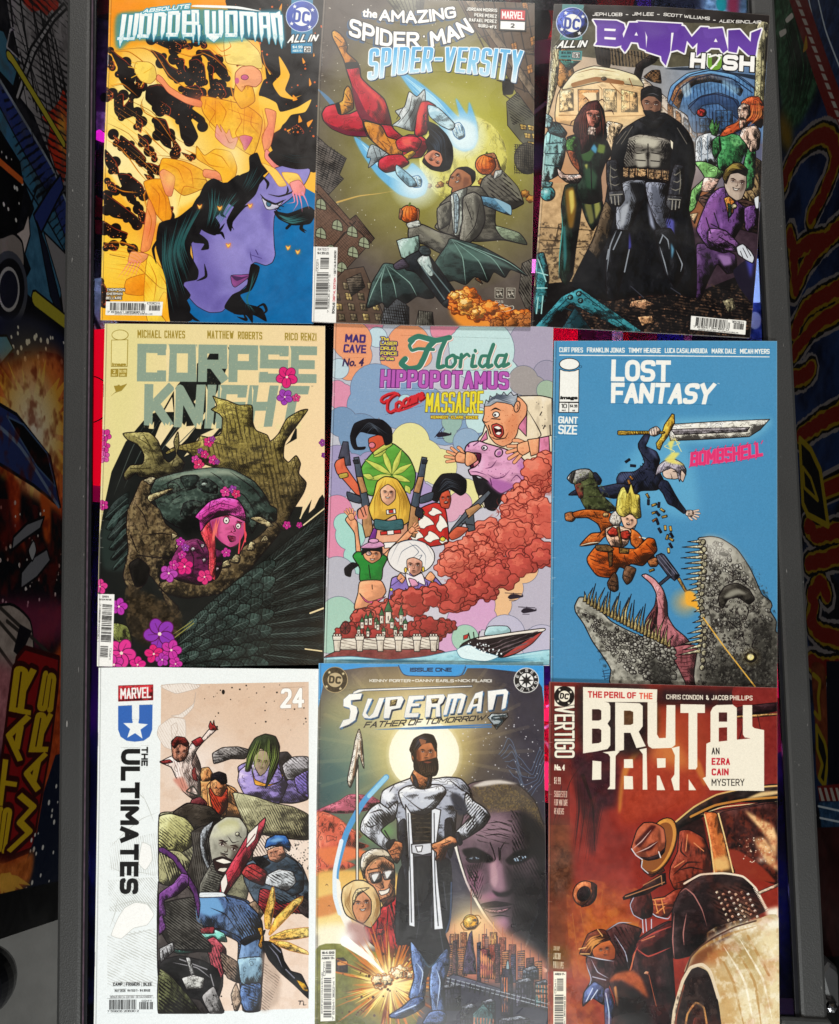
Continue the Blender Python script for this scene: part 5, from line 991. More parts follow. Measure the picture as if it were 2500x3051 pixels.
    F('250,860 330,835 430,850 500,880 530,960 490,1020 462,1110 470,1250 400,1275 335,1260 310,1180 330,1060 290,950',dg,6,part='illustrated_woman');F('340,960 390,930 420,960 390,1010 350,1000','3c5a34',soft=3);F('400,930 420,900 440,930 430,960','4f8fb0',soft=3);F('450,900 490,910 480,960 440,950','6a7a3c',soft=3);F('360,1060 400,1050 440,1100 420,1180 370,1170','2f4a36',soft=4);LL('400,1010 405,1180/340,1000 350,1100/470,960 450,1080',6);F('360,1030 380,1025 375,1060','a8a85c',soft=2)
    F('245,880 300,850 320,900 290,970 250,950','4d7a3a',5);F('250,940 300,950 330,1040 350,1100 330,1080 280,1020','8a4a2c',5);F('190,1050 240,1090 330,1090 345,1110 320,1145 250,1140 200,1100','dcbcae',5);LL('280,1100 320,1140/260,1110 290,1145',4)
    F('380,640 440,628 480,690 495,800 500,860 470,900 420,880 390,940 340,960 330,880 290,820 300,750 340,680','33191a',5,part='illustrated_woman_hair');S('380,640 320,740 340,930','450,640 490,760 480,890',14,5,'8a4a3a',.8);LL('390,640 370,610 350,625/440,640 470,620 490,640/480,700 530,690 545,720/490,760 520,780 515,800/310,740 280,760 270,790',6,'33191a')
    F('368,700 400,685 450,690 462,740 445,790 415,805 385,785','a9695a',4);face(a,420,725,50,4);F('385,790 430,800 425,850 380,840','e2c4b4',4)
    # man in the purple suit, woman in green behind him
    F('1380,950 1470,1010 1460,1260 1330,1290','8a7452',5,0,tex=.1);H('1380,950 1470,1010 1460,1260 1330,1290',60,30,10,'2a1e16');F('1060,1240 1200,1180 1450,1280 1440,1460 1200,1400','4a342c',5,0);H('1060,1240 1200,1180 1450,1280 1440,1460',12,24,9,ic)
    gr='3f7f4c'
    F('1050,1015 1110,1010 1200,1045 1240,1080 1180,1140 1090,1200 1050,1300 1010,1330 1030,1190 1110,1110','6c9c5c',6,tex=.12,ts=12);F('1110,1110 1200,1120 1160,1200 1090,1190','dcb4a4',4);F('1380,930 1430,950 1415,1170 1360,1190 1340,1100 1360,1000',gr,6,tex=.12,ts=12)
    F('1200,850 1260,830 1340,850 1390,900 1350,980 1310,1060 1200,1060 1190,980 1215,930',gr,6,tex=.14,ts=12,part='illustrated_seated_woman');F('1265,870 1320,860 1350,900 1300,915','6fb070',soft=4);N('1200,850 1390,900 1310,1060 1190,980','1f4a2c',14,.58);F('1350,800 1430,785 1460,830 1450,930 1400,950 1370,900 1330,850','e2c0ac',5);L('1400,880 1390,930',6)
    F('1160,880 1200,850 1215,930 1180,990 1160,960',gr,5);F('1140,790 1160,740 1172,780 1185,735 1188,785 1205,755 1200,810 1185,850 1155,840','3f6f3a',4);O(1092,704,30,'b53a34',26,ink=5);LL('1080,695 1100,700 1095,720/1115,715 1150,760',4)
    F('1340,640 1390,605 1450,605 1482,660 1485,760 1460,800 1400,760 1370,790 1320,820 1240,850 1205,850 1250,790 1300,770 1340,740','b24e27',5,part='illustrated_seated_woman_hair');S('1380,620 1340,720 1240,840','1460,620 1470,720 1400,790',16,6,'e08a4a',.8);S('1380,620 1350,720 1260,840','1460,640 1460,720 1420,790',8,5,'5a1e12',.8,seed=2);F('1318,680 1350,645 1392,660 1396,720 1360,750 1325,735','dfbba6',4);face(a,1350,690,42,-12);F('1330,750 1370,750 1360,800 1330,800','c69a86',3)
    pu='66427a'
    F('1060,1530 1140,1530 1300,1590 1310,1690 1250,1710 1190,1650 1130,1760 1080,1880 1040,1820','493056',7,tex=.06);F('1190,1590 1270,1600 1280,1650 1230,1660','8a6a9a',soft=5);F('1290,1690 1420,1600 1420,1900 1330,1800','1c1628',0);F('1370,1620 1420,1600 1400,1740','3f3f94',soft=6)
    F('1095,1330 1140,1230 1195,1180 1245,1170 1330,1270 1370,1300 1350,1400 1290,1500 1300,1560 1230,1580 1130,1545 1060,1440',pu,7,tex=.06,part='illustrated_crouching_man');F('1110,1320 1160,1240 1210,1220 1180,1330 1140,1440 1080,1430','8a5a9a',soft=8,al=.8);F('1140,1430 1240,1440 1330,1530 1310,1570 1230,1560 1130,1500','7a5288',6);LL('1150,1400 1230,1440/1240,1190 1260,1380/1200,1480 1300,1540/1170,1330 1200,1420/1120,1360 1150,1460',6);F('1360,1300 1440,1280 1446,1360 1400,1450 1365,1430',pu,6)
    F('1232,1240 1262,1225 1300,1260 1290,1330 1262,1360','c9803c',5,0);F('1255,1270 1280,1280 1278,1350 1262,1365','2f4a34',4,0);O(1296,1290,17,'d8cc9c',ink=3)
    F('1232,1110 1260,1060 1320,1050 1370,1090 1372,1170 1345,1240 1310,1255 1260,1220 1236,1170','b4a294',5,part='illustrated_crouching_man_head');face(a,1315,1140,58,12,mouth='smile');F('1225,1110 1240,1060 1290,1020 1340,1020 1380,1060 1370,1100 1320,1080 1270,1090 1245,1150','5a4a24',5);S('1240,1090 1280,1050 1350,1060','1240,1060 1290,1025 1370,1060',8,5,'a8944a',.8)
    F('1310,1545 1350,1525 1400,1570 1422,1610 1410,1645 1360,1620 1320,1590','c8ccd4',6);LL('1350,1550 1380,1610/1370,1545 1400,1600/1335,1570 1350,1610',4);F('1420,1240 1450,1225 1448,1300 1430,1300','d0d4d8',4)
    # the man in the long black coat
    F('600,810 690,750 760,720 860,705 960,770 1010,830 1040,900 1052,1060 1020,1200 1010,1300 1040,1450 1060,1620 1055,1860 940,1840 700,1850 500,1880 280,1790 340,1640 410,1500 490,1260 520,1040 540,900',bl,6,part='illustrated_coat');F('490,1260 545,1340 520,1460 440,1620 385,1560 420,1480','5d4c38',4,g=('3a3026',80));F('340,1640 385,1560 450,1640 400,1800 280,1790',bl)
    F('600,900 640,860 700,840 790,850 880,870 910,900 895,990 890,1060 760,1075 620,1060 600,980','77726a',5,g=('58544f',90),part='illustrated_shirt');
    F('640,880 730,850 830,880 800,930 720,910','b9b4a4',soft=8);F('680,960 740,950 745,1040 690,1045','a8a396',soft=5);F('770,955 830,960 830,1040 770,1045','9a958a',soft=5);LL('757,900 757,1060/670,950 690,960 740,955/780,955 840,965/680,1000 740,1005/775,1005 830,1010/640,900 660,990/870,900 860,1010',6);H('600,900 680,870 660,1060 600,1060',50,13,6,ic,.8);H('840,880 910,900 890,1060 840,1060',120,13,6,ic,.8);F('895,870 915,890 912,940 900,920','e4dcc4',3,0);F('540,900 640,820 620,950 590,1040 530,1060',bl);LL('620,820 560,900/660,790 590,900/940,800 1000,900',5,'6a645c')
    F('595,1042 700,1050 890,1060 886,1145 760,1120 598,1112','ab8662',6,sm=0,part='illustrated_belt')
    for x,y in ((600,1046),(640,1050),(760,1056),(806,1060),(852,1064)):F(f'{x},{y} {x+38},{y+2} {x+36},{y+68} {x},{y+62}','b8946e',5,0,tex=.1,ts=10);L(f'{x+4},{y+22} {x+32},{y+24}',4,ic,0)
    F('690,1052 750,1056 750,1108 690,1104','cfa67a',5,0)
    F('590,1150 650,1125 740,1130 735,1240 690,1330 660,1400 610,1470 560,1430 555,1320','868a94',6,g=('44474f',20));F('740,1140 880,1150 890,1290 900,1420 850,1440 800,1380 760,1270','767a88',6,g=('30323c',30));F('640,1140 735,1150 730,1240 690,1260',bl,soft=4);F('755,1260 790,1380 800,1440 770,1400','9aa0b4',soft=4);F('870,1370 920,1380 915,1540 890,1500','54549c',soft=5);F('590,1300 640,1270 610,1400 580,1420','a4a8b0',soft=5);H('650,1150 740,1130 690,1300 640,1320',70,13,6,ic,.7);H('820,1150 880,1150 900,1420 850,1380',110,13,6,ic,.7)
    F('545,1440 640,1450 650,1560 600,1720 560,1860 500,1860 490,1620',bl,5);LL('560,1440 520,1540 500,1700/590,1450 540,1560/640,1560 610,1700/510,1560 500,1620',8,'8a9098');F('640,1450 652,1540 636,1560','4a4a9c',soft=3)
    F('800,1440 900,1430 960,1560 980,1700 930,1800 860,1700 820,1560',bl,5);LL('840,1460 880,1500 890,1560/830,1540 860,1640 880,1720/930,1560 970,1650 960,1700/850,1470 830,1520',8,'8a9098');F('900,1520 920,1560 905,1620','5a8aa4',soft=3);LL('730,1860 650,1790/900,1800 960,1840',6,'3a3a44')
    for x,y,k in ((560,1240,1),(920,1270,-1)):
        F(f'{x-60*k},{y-230} {x},{y-240} {x+30*k},{y-120} {x+40*k},{y-30} {x-30*k},{y-20} {x-60*k},{y-100}','2c2c32',6);LL(f'{x-44*k},{y-200} {x-10*k},{y-176} {x+4*k},{y-182}/{x-48*k},{y-150} {x-20*k},{y-130} {x+10*k},{y-140}/{x-46*k},{y-96} {x-10*k},{y-80} {x+20*k},{y-92}/{x-36*k},{y-216} {x-40*k},{y-120} {x-30*k},{y-50}',7,'8f8a7c',1,.8)
        F(f'{x-50*k},{y-40} {x+40*k},{y-50} {x+50*k},{y+10} {x+20*k},{y+50} {x-40*k},{y+40}','3a3a3e',6);LL(f'{x-35*k},{y-10} {x-30*k},{y+30}/{x-12*k},{y-14} {x-8*k},{y+40}/{x+10*k},{y-16} {x+14*k},{y+40}/{x-40*k},{y-20} {x+36*k},{y-26}',6,'9a968c')
    F('715,640 725,590 775,570 835,590 840,660 828,720 785,745 745,720','8a6450',5,part='illustrated_man_head');face(a,778,650,60,6);F('712,630 716,560 770,535 838,556 842,640 800,605 760,600 730,615','121012',4);F('725,690 760,690 800,700 835,690 825,735 785,755 745,730','171316',0);L('750,590 790,585 825,600',5,'5a5a60');F('700,750 745,725 790,755 840,720 870,740 820,800 760,790',bl,4)
    F('60,2030 220,1850 330,1800 420,1860 720,2070 640,2085 330,1925 270,1900 110,2060 30,2060','2c6a76',6,0,g=('3f8a92',0),tex=.06);LL('100,2020 260,1860/340,1830 640,2060/220,1920 340,1960',6,'14343c',0)
    for x,y in ((272,1858),(325,1836),(335,1880),(290,1995)):O(x,y,15,'6fb0b4',ink=5)
    F('300,1920 420,2080 200,2080','14343c',5,0);F('50,1600 105,1580 135,1700 130,1850 110,1900 60,1990 40,1900 55,1780','3a7a80',6,tex=.08);LL('70,1620 120,1760/60,1700 130,1720/60,1800 125,1800/70,1860 60,1960/100,1850 90,1960',7,'a0d0cc')
    LL('410,1900 440,1915/420,1925 460,1950/440,1940 520,1960/380,1930 400,1975 430,1950 470,1985/500,1960 500,2010/520,1980 560,2000',5,'0f2a30')
    # lettering
    F('222,20 356,30 345,250 205,250','5c9a9c',sm=0,al=.85);O(283,143,99,'3f4f9c',97,ink=5,ic='c4d0e4',part='publisher_emblem');O(283,145,57,'eeeee8');a.T('DC','236,106 334,120/230,180 326,190','3f4f9c',.3,rnd=2.4)
    for x,y in ((243,82),(350,104),(218,184),(328,208)):star(a,x,y,15,'f2f2ee')
    a.T('ALL IN','200,252 374,252/184,302 366,296','f6f6f2',.24,out='121212',ow=5,slant=.2,gap=.8,space=1.2,part='crossover_lettering')
    F('200,316 346,318 342,376 198,370','4f8c8c',sm=0,part='price_box');a.T('$4.99','216,322 276,323/214,338 276,338','16282a',.2);a.T('AGES 13+','212,348 274,349/212,358 274,359','16282a',.2);F('284,326 332,328 330,364 282,362','eeeee8',4,0);a.T('163','288,332 328,334/287,358 326,359','1a1a1a',.2)
    F('200,376 334,382 264,440','3f7a70',3,0);a.T('928','246,402 288,404/246,416 286,417','10201c',.2);a.T('LEGACY','232,388 304,391/232,396 304,398','10201c',.18)
    for t,e in (('JEPH LOEB','412,78 596,80/410,100 596,102'),('JIM LEE','660,76 794,78/658,98 792,100'),('SCOTT WILLIAMS','856,80 1144,106/852,100 1142,128'),('ALEX SINCLAIR','1204,122 1466,130/1200,142 1462,150')):a.T(t,e,'efece6',.2,part='credit_line')
    for x,y in ((626,91),(822,90),(1172,126)):F(f'{x-8},{y-3} {x+8},{y-2} {x+8},{y+3} {x-8},{y+2}','efece6',sm=0)
    pl=['415,125 560,130 606,150 614,180 598,212 606,250 590,285 556,294 425,282 438,262 438,165','640,142 728,142 742,220 746,316 704,300 694,268 650,264 632,300 612,328 588,296 604,236','690,134 968,150 952,202 902,206 896,320 868,412 842,380 838,352 744,322 752,232 738,196','925,152 985,166 1030,232 1086,170 1134,172 1124,300 1060,352 1066,268 1036,298 1000,256 984,334 940,312 900,322','1130,182 1222,176 1256,312 1226,334 1204,302 1150,300 1122,322 1090,342','1258,190 1330,186 1398,262 1402,206 1466,180 1442,262 1428,352 1384,346 1322,288 1310,332 1258,322']
    for p in pl:F(p,'f2f0f2',20,0,ic='f2f0f2')
    for p in pl:F(p,'5b3590',0,0,g=('6a44a4',90))
    for p in ('440,150 600,160 590,200 520,240 440,250','880,160 960,160 940,200 900,200','1100,180 1220,180 1230,220 1120,240'):F(p,'7350ac',al=.4,soft=3)
    for p in ('484,178 556,182 552,196 484,193','484,231 556,236 554,250 484,246','672,222 684,200 694,224','1168,262 1180,240 1192,264'):F(p,'f2f0f2',0,0)
    a.box('410,118 700,128 980,142 1472,174 1446,270 1432,360 1260,340 1060,360 900,330 868,420 830,380 610,332 418,290','title_lettering')
    a.T('HUSH','1024,328 1424,352/1016,424 1420,452','f4f2ee',.27,'D',out='121012',ow=6,gap=1.0,rnd=2.2,part='subtitle_lettering');a.T('U','1130,346 1218,350/1128,436 1216,440','6f9c34',.3,rnd=2.2);L('1140,356 1180,345 1206,360 1180,400 1150,430',12,'f4f2ee',0)
    F('1026,1974 1371,2008 1365,2093 1021,2060','efede6',sm=0,part='barcode');barcode(a,'1058,1983 1360,2012/1052,2036 1354,2062',13);F('1258,1994 1366,2004 1364,2026 1256,2016','efede6',sm=0);a.T('16311','1280,2004 1354,2012/1278,2018 1352,2025','1a1a1a',.16);a.T('7 61941 34182 0','1040,2036 1262,2056/1038,2048 1260,2068','1a1a1a',.16);a.T('COVER BY JIM LEE, SCOTT WILLIAMS & ALEX SINCLAIR'.replace(',','.'),'1072,2056 1320,2078/1071,2063 1319,2085','2a2a2a',.15)
    return a
# ------------------------------------------------------------------ middle left: antlers, black feathers and a child in a pink hood
def c4():
    a=Art(280,950,2.0181,'65,28 700,34 1390,42 1386,1000 1380,2106 700,2100 18,2090 24,1650 32,1300 50,700',bg='e6d49c')
    a.form,a.feather=.7,.7
    F,L,LL,S,O,H,G,N=a.F,a.L,a.LL,a.S,a.O,a.H,a.G,a.N
    ic='15130f';bk='1a1c1a'
    F('0,0 1420,0 1420,2119 0,2119','dfd295',sm=0,g=('f1cca6',15));F('0,0 300,0 200,900 0,1200','d9d08c',al=.5,soft=60)
    # black feathers
    F('34,1300 60,1130 105,920 190,740 300,610 305,660 420,540 500,400 560,330 640,250 650,300 700,200 800,160 816,180 812,260 760,400 700,520 640,600 600,640 480,760 560,700 640,630 700,560 720,480 740,600 770,560 790,650 720,720 900,560 950,450 964,450 960,600 900,700 640,900 1180,1060 1200,1130 1255,1130 1240,1200 1310,1085 1290,1170 1386,1080 1390,2119 16,2119',bk,sm=0)
    F('1220,640 1180,730 1150,760 1220,720',bk,sm=0)
    for p in ('300,780 420,600 480,640 400,760 340,900','430,760 520,650 620,640 560,720 480,800','540,830 640,700 770,640 700,720 600,800','420,560 470,470 480,560','600,500 650,430 650,560','1260,1240 1386,1160 1386,1260 1300,1320','1250,1360 1330,1310 1340,1340 1260,1380'):F(p,'e8d2a2',sm=0)
    F('300,620 420,560 330,800 220,1000 150,1100',bk);LL('300,640 220,800 120,1060/400,600 280,800 180,1020/520,620 400,800/620,640 480,780',5,'4a524c')
    F('40,1300 110,1130 200,1060 220,1300 200,1500 60,1500','28322e',soft=10);
    for i in range(6):F(f'{60+i*10},{1200+i*60} {120+i*14},{1100+i*60} {210},{1040+i*70} {200},{1130+i*62} {130},{1210+i*60}','2c3a36' if i % 2 else '222a28',3,ic='0c0e0d');L(f'{70+i*10},{1195+i*60} {200},{1080+i*66}',3,'5a6a64')
    gl='8a9b8a'
    a.T('CORPSE','262,150 800,156 1342,166/258,376 800,380 1338,386',gl,.34,rnd=0,gap=.55,part='title_lettering',pad=4)
    a.T('KNIGHT','304,392 700,396 1298,404/300,640 700,660 1250,640',gl,.31,rnd=0,gap=.7,part='title_lettering',pad=4)
    N('250,140 1350,150 1310,660 290,660','e2d09c',9,.80,.7,0)
    for x in (345,440,540,630,720,830,1000,1110,1230):F(f'{x-16},660 {x-10},625 {x+4},640 {x+16},616 {x+14},662','e6d29e',0,0)
    for p in ('432,190 450,150 456,190 448,376 440,376','612,150 622,180 616,376','800,154 812,190 804,376','992,158 1000,190 996,380','1178,160 1186,190 1182,384','480,392 492,430 486,650','672,396 684,430 676,650','760,396 768,420 758,500','950,400 960,430 952,520'):F(p,'e9d3a0',0,0)
    # antlers
    an='715,465 750,478 800,490 870,518 950,522 955,620 975,670 1040,698 1062,735 1110,690 1160,600 1240,552 1286,546 1235,620 1150,740 1140,830 1170,862 1215,822 1242,870 1232,930 1276,985 1258,1050 1185,1170 1150,1270 1090,1230 900,960 820,905 720,890 640,862 560,800 500,788 440,815 432,800 500,764 620,735 640,704 700,714 762,690 772,600 750,570 706,545 738,520'
    F(an,'a99c4e',6,g=('5a4a34',75),tex=.10,ts=16,part='illustrated_antler');N(an,'4a4028',10,.60,.7);H(an,78,26,8,'2f2818',.7,fade=60)
    LL('760,500 800,620 790,800/850,530 880,680/930,540 940,700/1250,570 1150,680 1090,820/1040,740 1000,860/1220,850 1180,960/700,740 800,760/560,780 700,800',5,'3a321e')
    an2='175,690 230,682 330,682 385,735 420,830 450,862 492,820 480,740 505,680 512,760 500,810 545,868 510,930 400,962 280,950 250,930 190,972 180,930 220,880 290,872 300,820 265,760 200,725'
    F(an2,'9a9058',6,g=('5a5238',60),tex=.1,ts=16);N(an2,'4a4430',10,.6,.7);LL('230,700 330,760 380,900/300,700 360,800/220,900 340,900/480,850 450,930',5,'3a341e')
    for x,y,r,c in ((690,740,30,'d83a7a'),(712,722,18,'a44aa0'),(640,795,18,'9a4aa4'),(665,815,24,'d83a7a'),(610,845,24,'d8489a'),(630,876,32,'d83a6a'),(716,848,28,'d8408a'),(740,860,16,'a44aa0')):flower(a,x,y,r,c)
    # green-grey carved helm
    F('330,1010 380,960 500,925 700,895 830,905 960,975 1030,1060 1060,1120 1100,1145 1090,1230 1010,1190 950,1290 930,1200 860,1090 780,1075 690,1100 640,1170 600,1230 520,1260 420,1200 370,1110','44534a',6,g=('2c3833',60),tex=.12,ts=30);F('380,970 600,915 800,905 930,970 800,940 600,950','8f9a88',soft=8);LL('400,1010 500,960 620,950/440,1060 540,1020/470,1090 520,1060/700,920 760,960 800,1010/820,920 960,1020 1040,1130/760,1000 900,1060 980,1180/850,1080 940,1180',6);F('520,950 620,940 640,1000 560,1030','232c28',4);F('610,990 680,960 740,1000 740,1050 660,1040','1b2220',5);O(665,995,20,'93a096',12,ink=4);F('540,1110 600,1090 650,1110 600,1150 560,1200 520,1180','171d1b',5);O(480,1010,40,'55665a',24,20,ink=4);N('330,1010 700,895 1090,1230 600,1230','76877a',22,.62,.7)
    # bone jaws
    bone='285,975 350,950 370,960 335,1040 330,1090 395,1150 430,1230 500,1290 525,1370 490,1430 420,1480 392,1550 420,1640 505,1730 500,1770 430,1700 400,1620 330,1540 300,1600 240,1660 200,1610 175,1540 205,1400 195,1270 200,1160 235,1080'
    F(bone,'6b5a40',6,tex=.16,ts=26,g=('4a3d2c',90));N(bone,'a08c64',22,.58,.8);N(bone,'2a2218',14,.62);F('210,1480 270,1440 335,1500 310,1590 250,1610','120f0c',5);F('300,970 340,950 372,958 345,1000','b5a886',4);F('330,1060 460,1020 470,1030 340,1100','b9a87c',4);LL('240,1100 300,1180 330,1280/300,1300 400,1290 480,1300/220,1300 260,1400/340,1420 450,1440 510,1380/260,1420 400,1440',6)
    F('395,1590 520,1555 640,1590 760,1500 800,1450 870,1425 900,1370 1000,1300 1080,1220 1120,1280 1000,1430 880,1570 760,1650 560,1680 430,1650','54462f',6,tex=.16,ts=24);N('395,1590 760,1500 1080,1220 1120,1280 760,1650 430,1650','9a8660',18,.6,.8);N('395,1590 760,1500 1080,1220 1120,1280 760,1650 430,1650','221c14',14,.6)
    for p in ('760,1500 780,1460 810,1450 820,1490','820,1460 850,1415 880,1430 870,1470','920,1390 940,1340 970,1350 960,1390','1000,1340 1030,1300 1050,1330','940,1200 1000,1190 1080,1240 1040,1250','470,1290 505,1305 470,1330','500,1340 525,1370 490,1380'):F(p,'b3a27a',4,tex=.1)
    F('210,1620 420,1700 520,1780 500,1900 300,1960 200,1850','2c2419',soft=12,tex=.15);N('200,1600 520,1760 520,1960 220,1900','5a4a34',26,.58)
    F('540,1200 640,1190 720,1340 700,1400 560,1320 520,1260','0f0f0e',soft=6)
    # child in pink hood
    F('440,1510 520,1350 620,1320 700,1370 770,1400 770,1490 740,1560 640,1600 500,1570','64224c',5,tex=.08,part='illustrated_child_coat');LL('560,1360 600,1440 590,1560/620,1330 660,1400/520,1400 560,1480',5)
    for x,y in ((596,1385),(655,1364),(664,1450),(740,1505)):O(x,y,12,'d8c0cc',ink=3)
    F('690,1215 800,1180 905,1200 905,1290 870,1350 820,1375 760,1340 710,1280','e0709a',5,g=('c8508c',40),part='illustrated_child_face');O(796,1212,17,'e8e0d8',20,ink=4);O(868,1246,15,'e8e0d8',17,ink=4);O(796,1214,5,ic);O(866,1248,5,ic);F('805,1305 850,1310 850,1335 820,1340','8a2a4a',4);LL('836,1240 850,1275 836,1280/780,1180 810,1185/860,1215 890,1225',5)
    F('640,1270 690,1210 716,1300 735,1440 728,1570 690,1530 690,1400 650,1310','e8505a',4);S('660,1230 690,1340 700,1540','700,1220 730,1340 730,1560',8,5,'a02a3a',.9);LL('715,1220 720,1330/735,1210 745,1310/890,1240 915,1300 880,1400/880,1300 870,1410/905,1230 910,1340',8,'e8505a')
    F('690,1215 760,1200 750,1300 790,1365 760,1340 710,1280','8a2a60',soft=6,al=.7);F('850,1290 900,1240 895,1290 870,1350 830,1370','b84a7c',soft=5,al=.7);LL('770,1192 800,1186 825,1196/850,1222 875,1226 892,1238',8,'7a2040');LL('800,1290 830,1284 852,1298',4,'7a2040');O(826,1278,4,'5a1830');S('720,1200 716,1290 700,1400','760,1190 740,1260 735,1340',7,5,'f07a6a',.9)
    F('608,1190 650,1140 700,1095 780,1072 865,1088 905,1150 912,1215 820,1178 720,1195 670,1240 640,1280 630,1210','b8348a',6,g=('d85aa8',-40),part='illustrated_child_hood');LL('640,1170 760,1110 880,1140/650,1200 760,1140 890,1180/660,1230 720,1180/700,1100 690,1150',5,'5a1244')
    for x,y,r,c in ((790,1040,30,'d84a90'),(835,1025,24,'9a4aa4'),(855,1052,26,'d83a6a'),(520,1340,26,'b83aa0'),(550,1376,24,'9a4aa4'),(530,1420,26,'c83a94'),(545,1490,50,'d82a7a'),(450,1530,52,'b44aa8'),(480,1480,30,'c83a94'),(665,1552,44,'d83a78'),(795,1405,28,'c83a94')):flower(a,x,y,r,c,rot=x)
    # right wing
    F('1386,1080 1290,1210 1180,1300 1080,1380 940,1520 880,1600 760,1700 620,1820 540,2000 510,2119 1390,2119','171a18')
    def quill(x,y,an_,L0,w_,c,bars):
        an_=math.radians(an_);c_,s_=math.cos(an_),math.sin(an_);P=lambda t,v:(x+c_*L0*t-s_*v,y+s_*L0*t+c_*v)
        F([P(-.1,-w_*.4),P(.3,-w_),P(.75,-w_*.9),P(.95,-w_*.4),P(1,0),P(.94,w_*.45),P(.7,w_),P(.3,w_),P(-.1,w_*.4)],c,5,g=('10130f',math.degrees(an_)+180),ic='080a09',fm=.5)
        L([P(0,0),P(.5,2),P(.97,0)],4,'7f8f88',1,.7)
        for t in np.linspace(.15,.85,bars):L([P(t,2),P(t+.1,w_*.85)],2.5,'6a7a74',2,.5);L([P(t,-2),P(t+.1,-w_*.85)],2.5,'0c0f0e',2,.9);L([P(t+.04,-2),P(t+.13,-w_*.8)],2.5,'5a6a64',2,.45)
    for i in range(13):quill(900-i*6,1600+i*44,-40+i*5.2,660-i*12,34,('1f2524','2b3432','242b2a')[i % 3],14)
    for row in range(8):
        n=7-row//3
        for k in range(n):
            u=(k+.3)/n;x0=1010-row*58-u*(90+row*8)+row*row*.6;y0=1520+row*46+u*(560-row*38)
            quill(x0-90,y0+40,-38+u*46-row*2,215-row*12,46-row*2.5,('33423d','41544e','4c625b','394a45','2b3734')[(k*2+row) % 5],7)
    N('540,2000 940,1520 1386,1100 1390,2119 510,2119','0e100f',40,.56,.6);LL('1300,1060 1240,1200/1386,1140 1260,1240',8,'e6d0a2',2);L('1300,1770 1380,1740',10,'e6d0a2');L('1270,1985 1370,1998',8,'e6d0a2')
    F('120,1830 200,1850 230,1950 150,1960 110,1900','6f7440',4,tex=.1);LL('470,1900 560,1840 600,1810/480,1920 600,1830/130,1940 210,1930',6,'8f8a4a')
    for x,y,r,c in ((395,1895,92,'8a3aa8'),(150,1730,50,'b43aa8'),(360,2015,54,'d82a74'),(465,1992,60,'c23a9c'),(165,2010,84,'d83a8c'),(262,2080,48,'d82a84'),(410,2050,40,'b03aa4'),(120,2080,60,'c83a94'),(490,2075,40,'c83a9c'),(66,700,38,'c8388c'),(60,770,36,'c8388c'),(58,830,36,'d058a0'),(56,1120,30,'c8388c'),(36,1610,44,'d8408a'),(1376,745,22,'9a4aa0'),(1384,820,16,'8a3aa0'),(1160,350,62,'d82a74'),(1148,470,46,'9a44ac'),(1216,475,24,'d84a80'),(1160,1240,24,'c8308a'),(1235,1240,18,'c8308a')):flower(a,x,y,r,c,rot=x*.1)
    # lettering
    ol='9c8638'
    for t,e in (('MICHAEL','262,66 406,70/262,114 406,116'),('CHAVES','424,70 548,72/424,116 548,118'),('MATTHEW','682,70 840,74/682,118 840,120'),('ROBERTS','866,76 1012,80/866,120 1012,124'),('RICO','1148,84 1226,86/1148,128 1226,130'),('RENZI','1244,84 1338,88/1244,130 1338,132')):a.T(t,e,ol,.19,gap=1.1,rnd=1.4,part='credit_line')
    O(157,97,49,'e2d596',30,ink=4,ic=ol,part='publisher_emblem',fm=0);F('106,128 204,126 200,286 104,286','e2d596',4,0,ic=ol,fm=0,part='publisher_emblem');a.T('image','110,264 194,264/108,290 192,288',ol,.12,'B',slant=0)
    F('101,302 200,300 198,348 100,348',ol,sm=0,part='price_box');L('150,302 149,348',4,'e2d596',0);a.T('2','116,308 130,308/116,326 130,326','e2d596',.22);a.T('$3.99','154,308 194,306/154,324 194,324','e2d596',.22);a.T('MAY','108,332 138,332/108,344 138,344','e2d596',.2);a.T('USD','158,332 188,332/158,344 188,344','e2d596',.2)
    F('94,470 132,438 120,404 140,402 150,396 160,404 200,390 166,432 128,444',ol,0,0,part='imprint_emblem');a.T('TM','1304,402 1318,402/1304,408 1318,408','6a6a5a',.2)
    F('22,1654 124,1656 112,2092 12,2090','efede8',sm=0,part='barcode');a.T('COVER A','50,1664 90,1665/50,1676 90,1677','3a3a3a',.2);a.T('RATED M / MATURE','32,1682 106,1684/32,1692 106,1694','3a3a3a',.2);barcode(a,'110,1720 100,2040/52,1716 36,2036',21);a.T('7 09853 04630 1','44,1712 30,1940/34,1712 20,1940','4a4a4a',.15);a.T('00211','106,1980 100,2050/96,1980 90,2050','4a4a4a',.15)
    return a
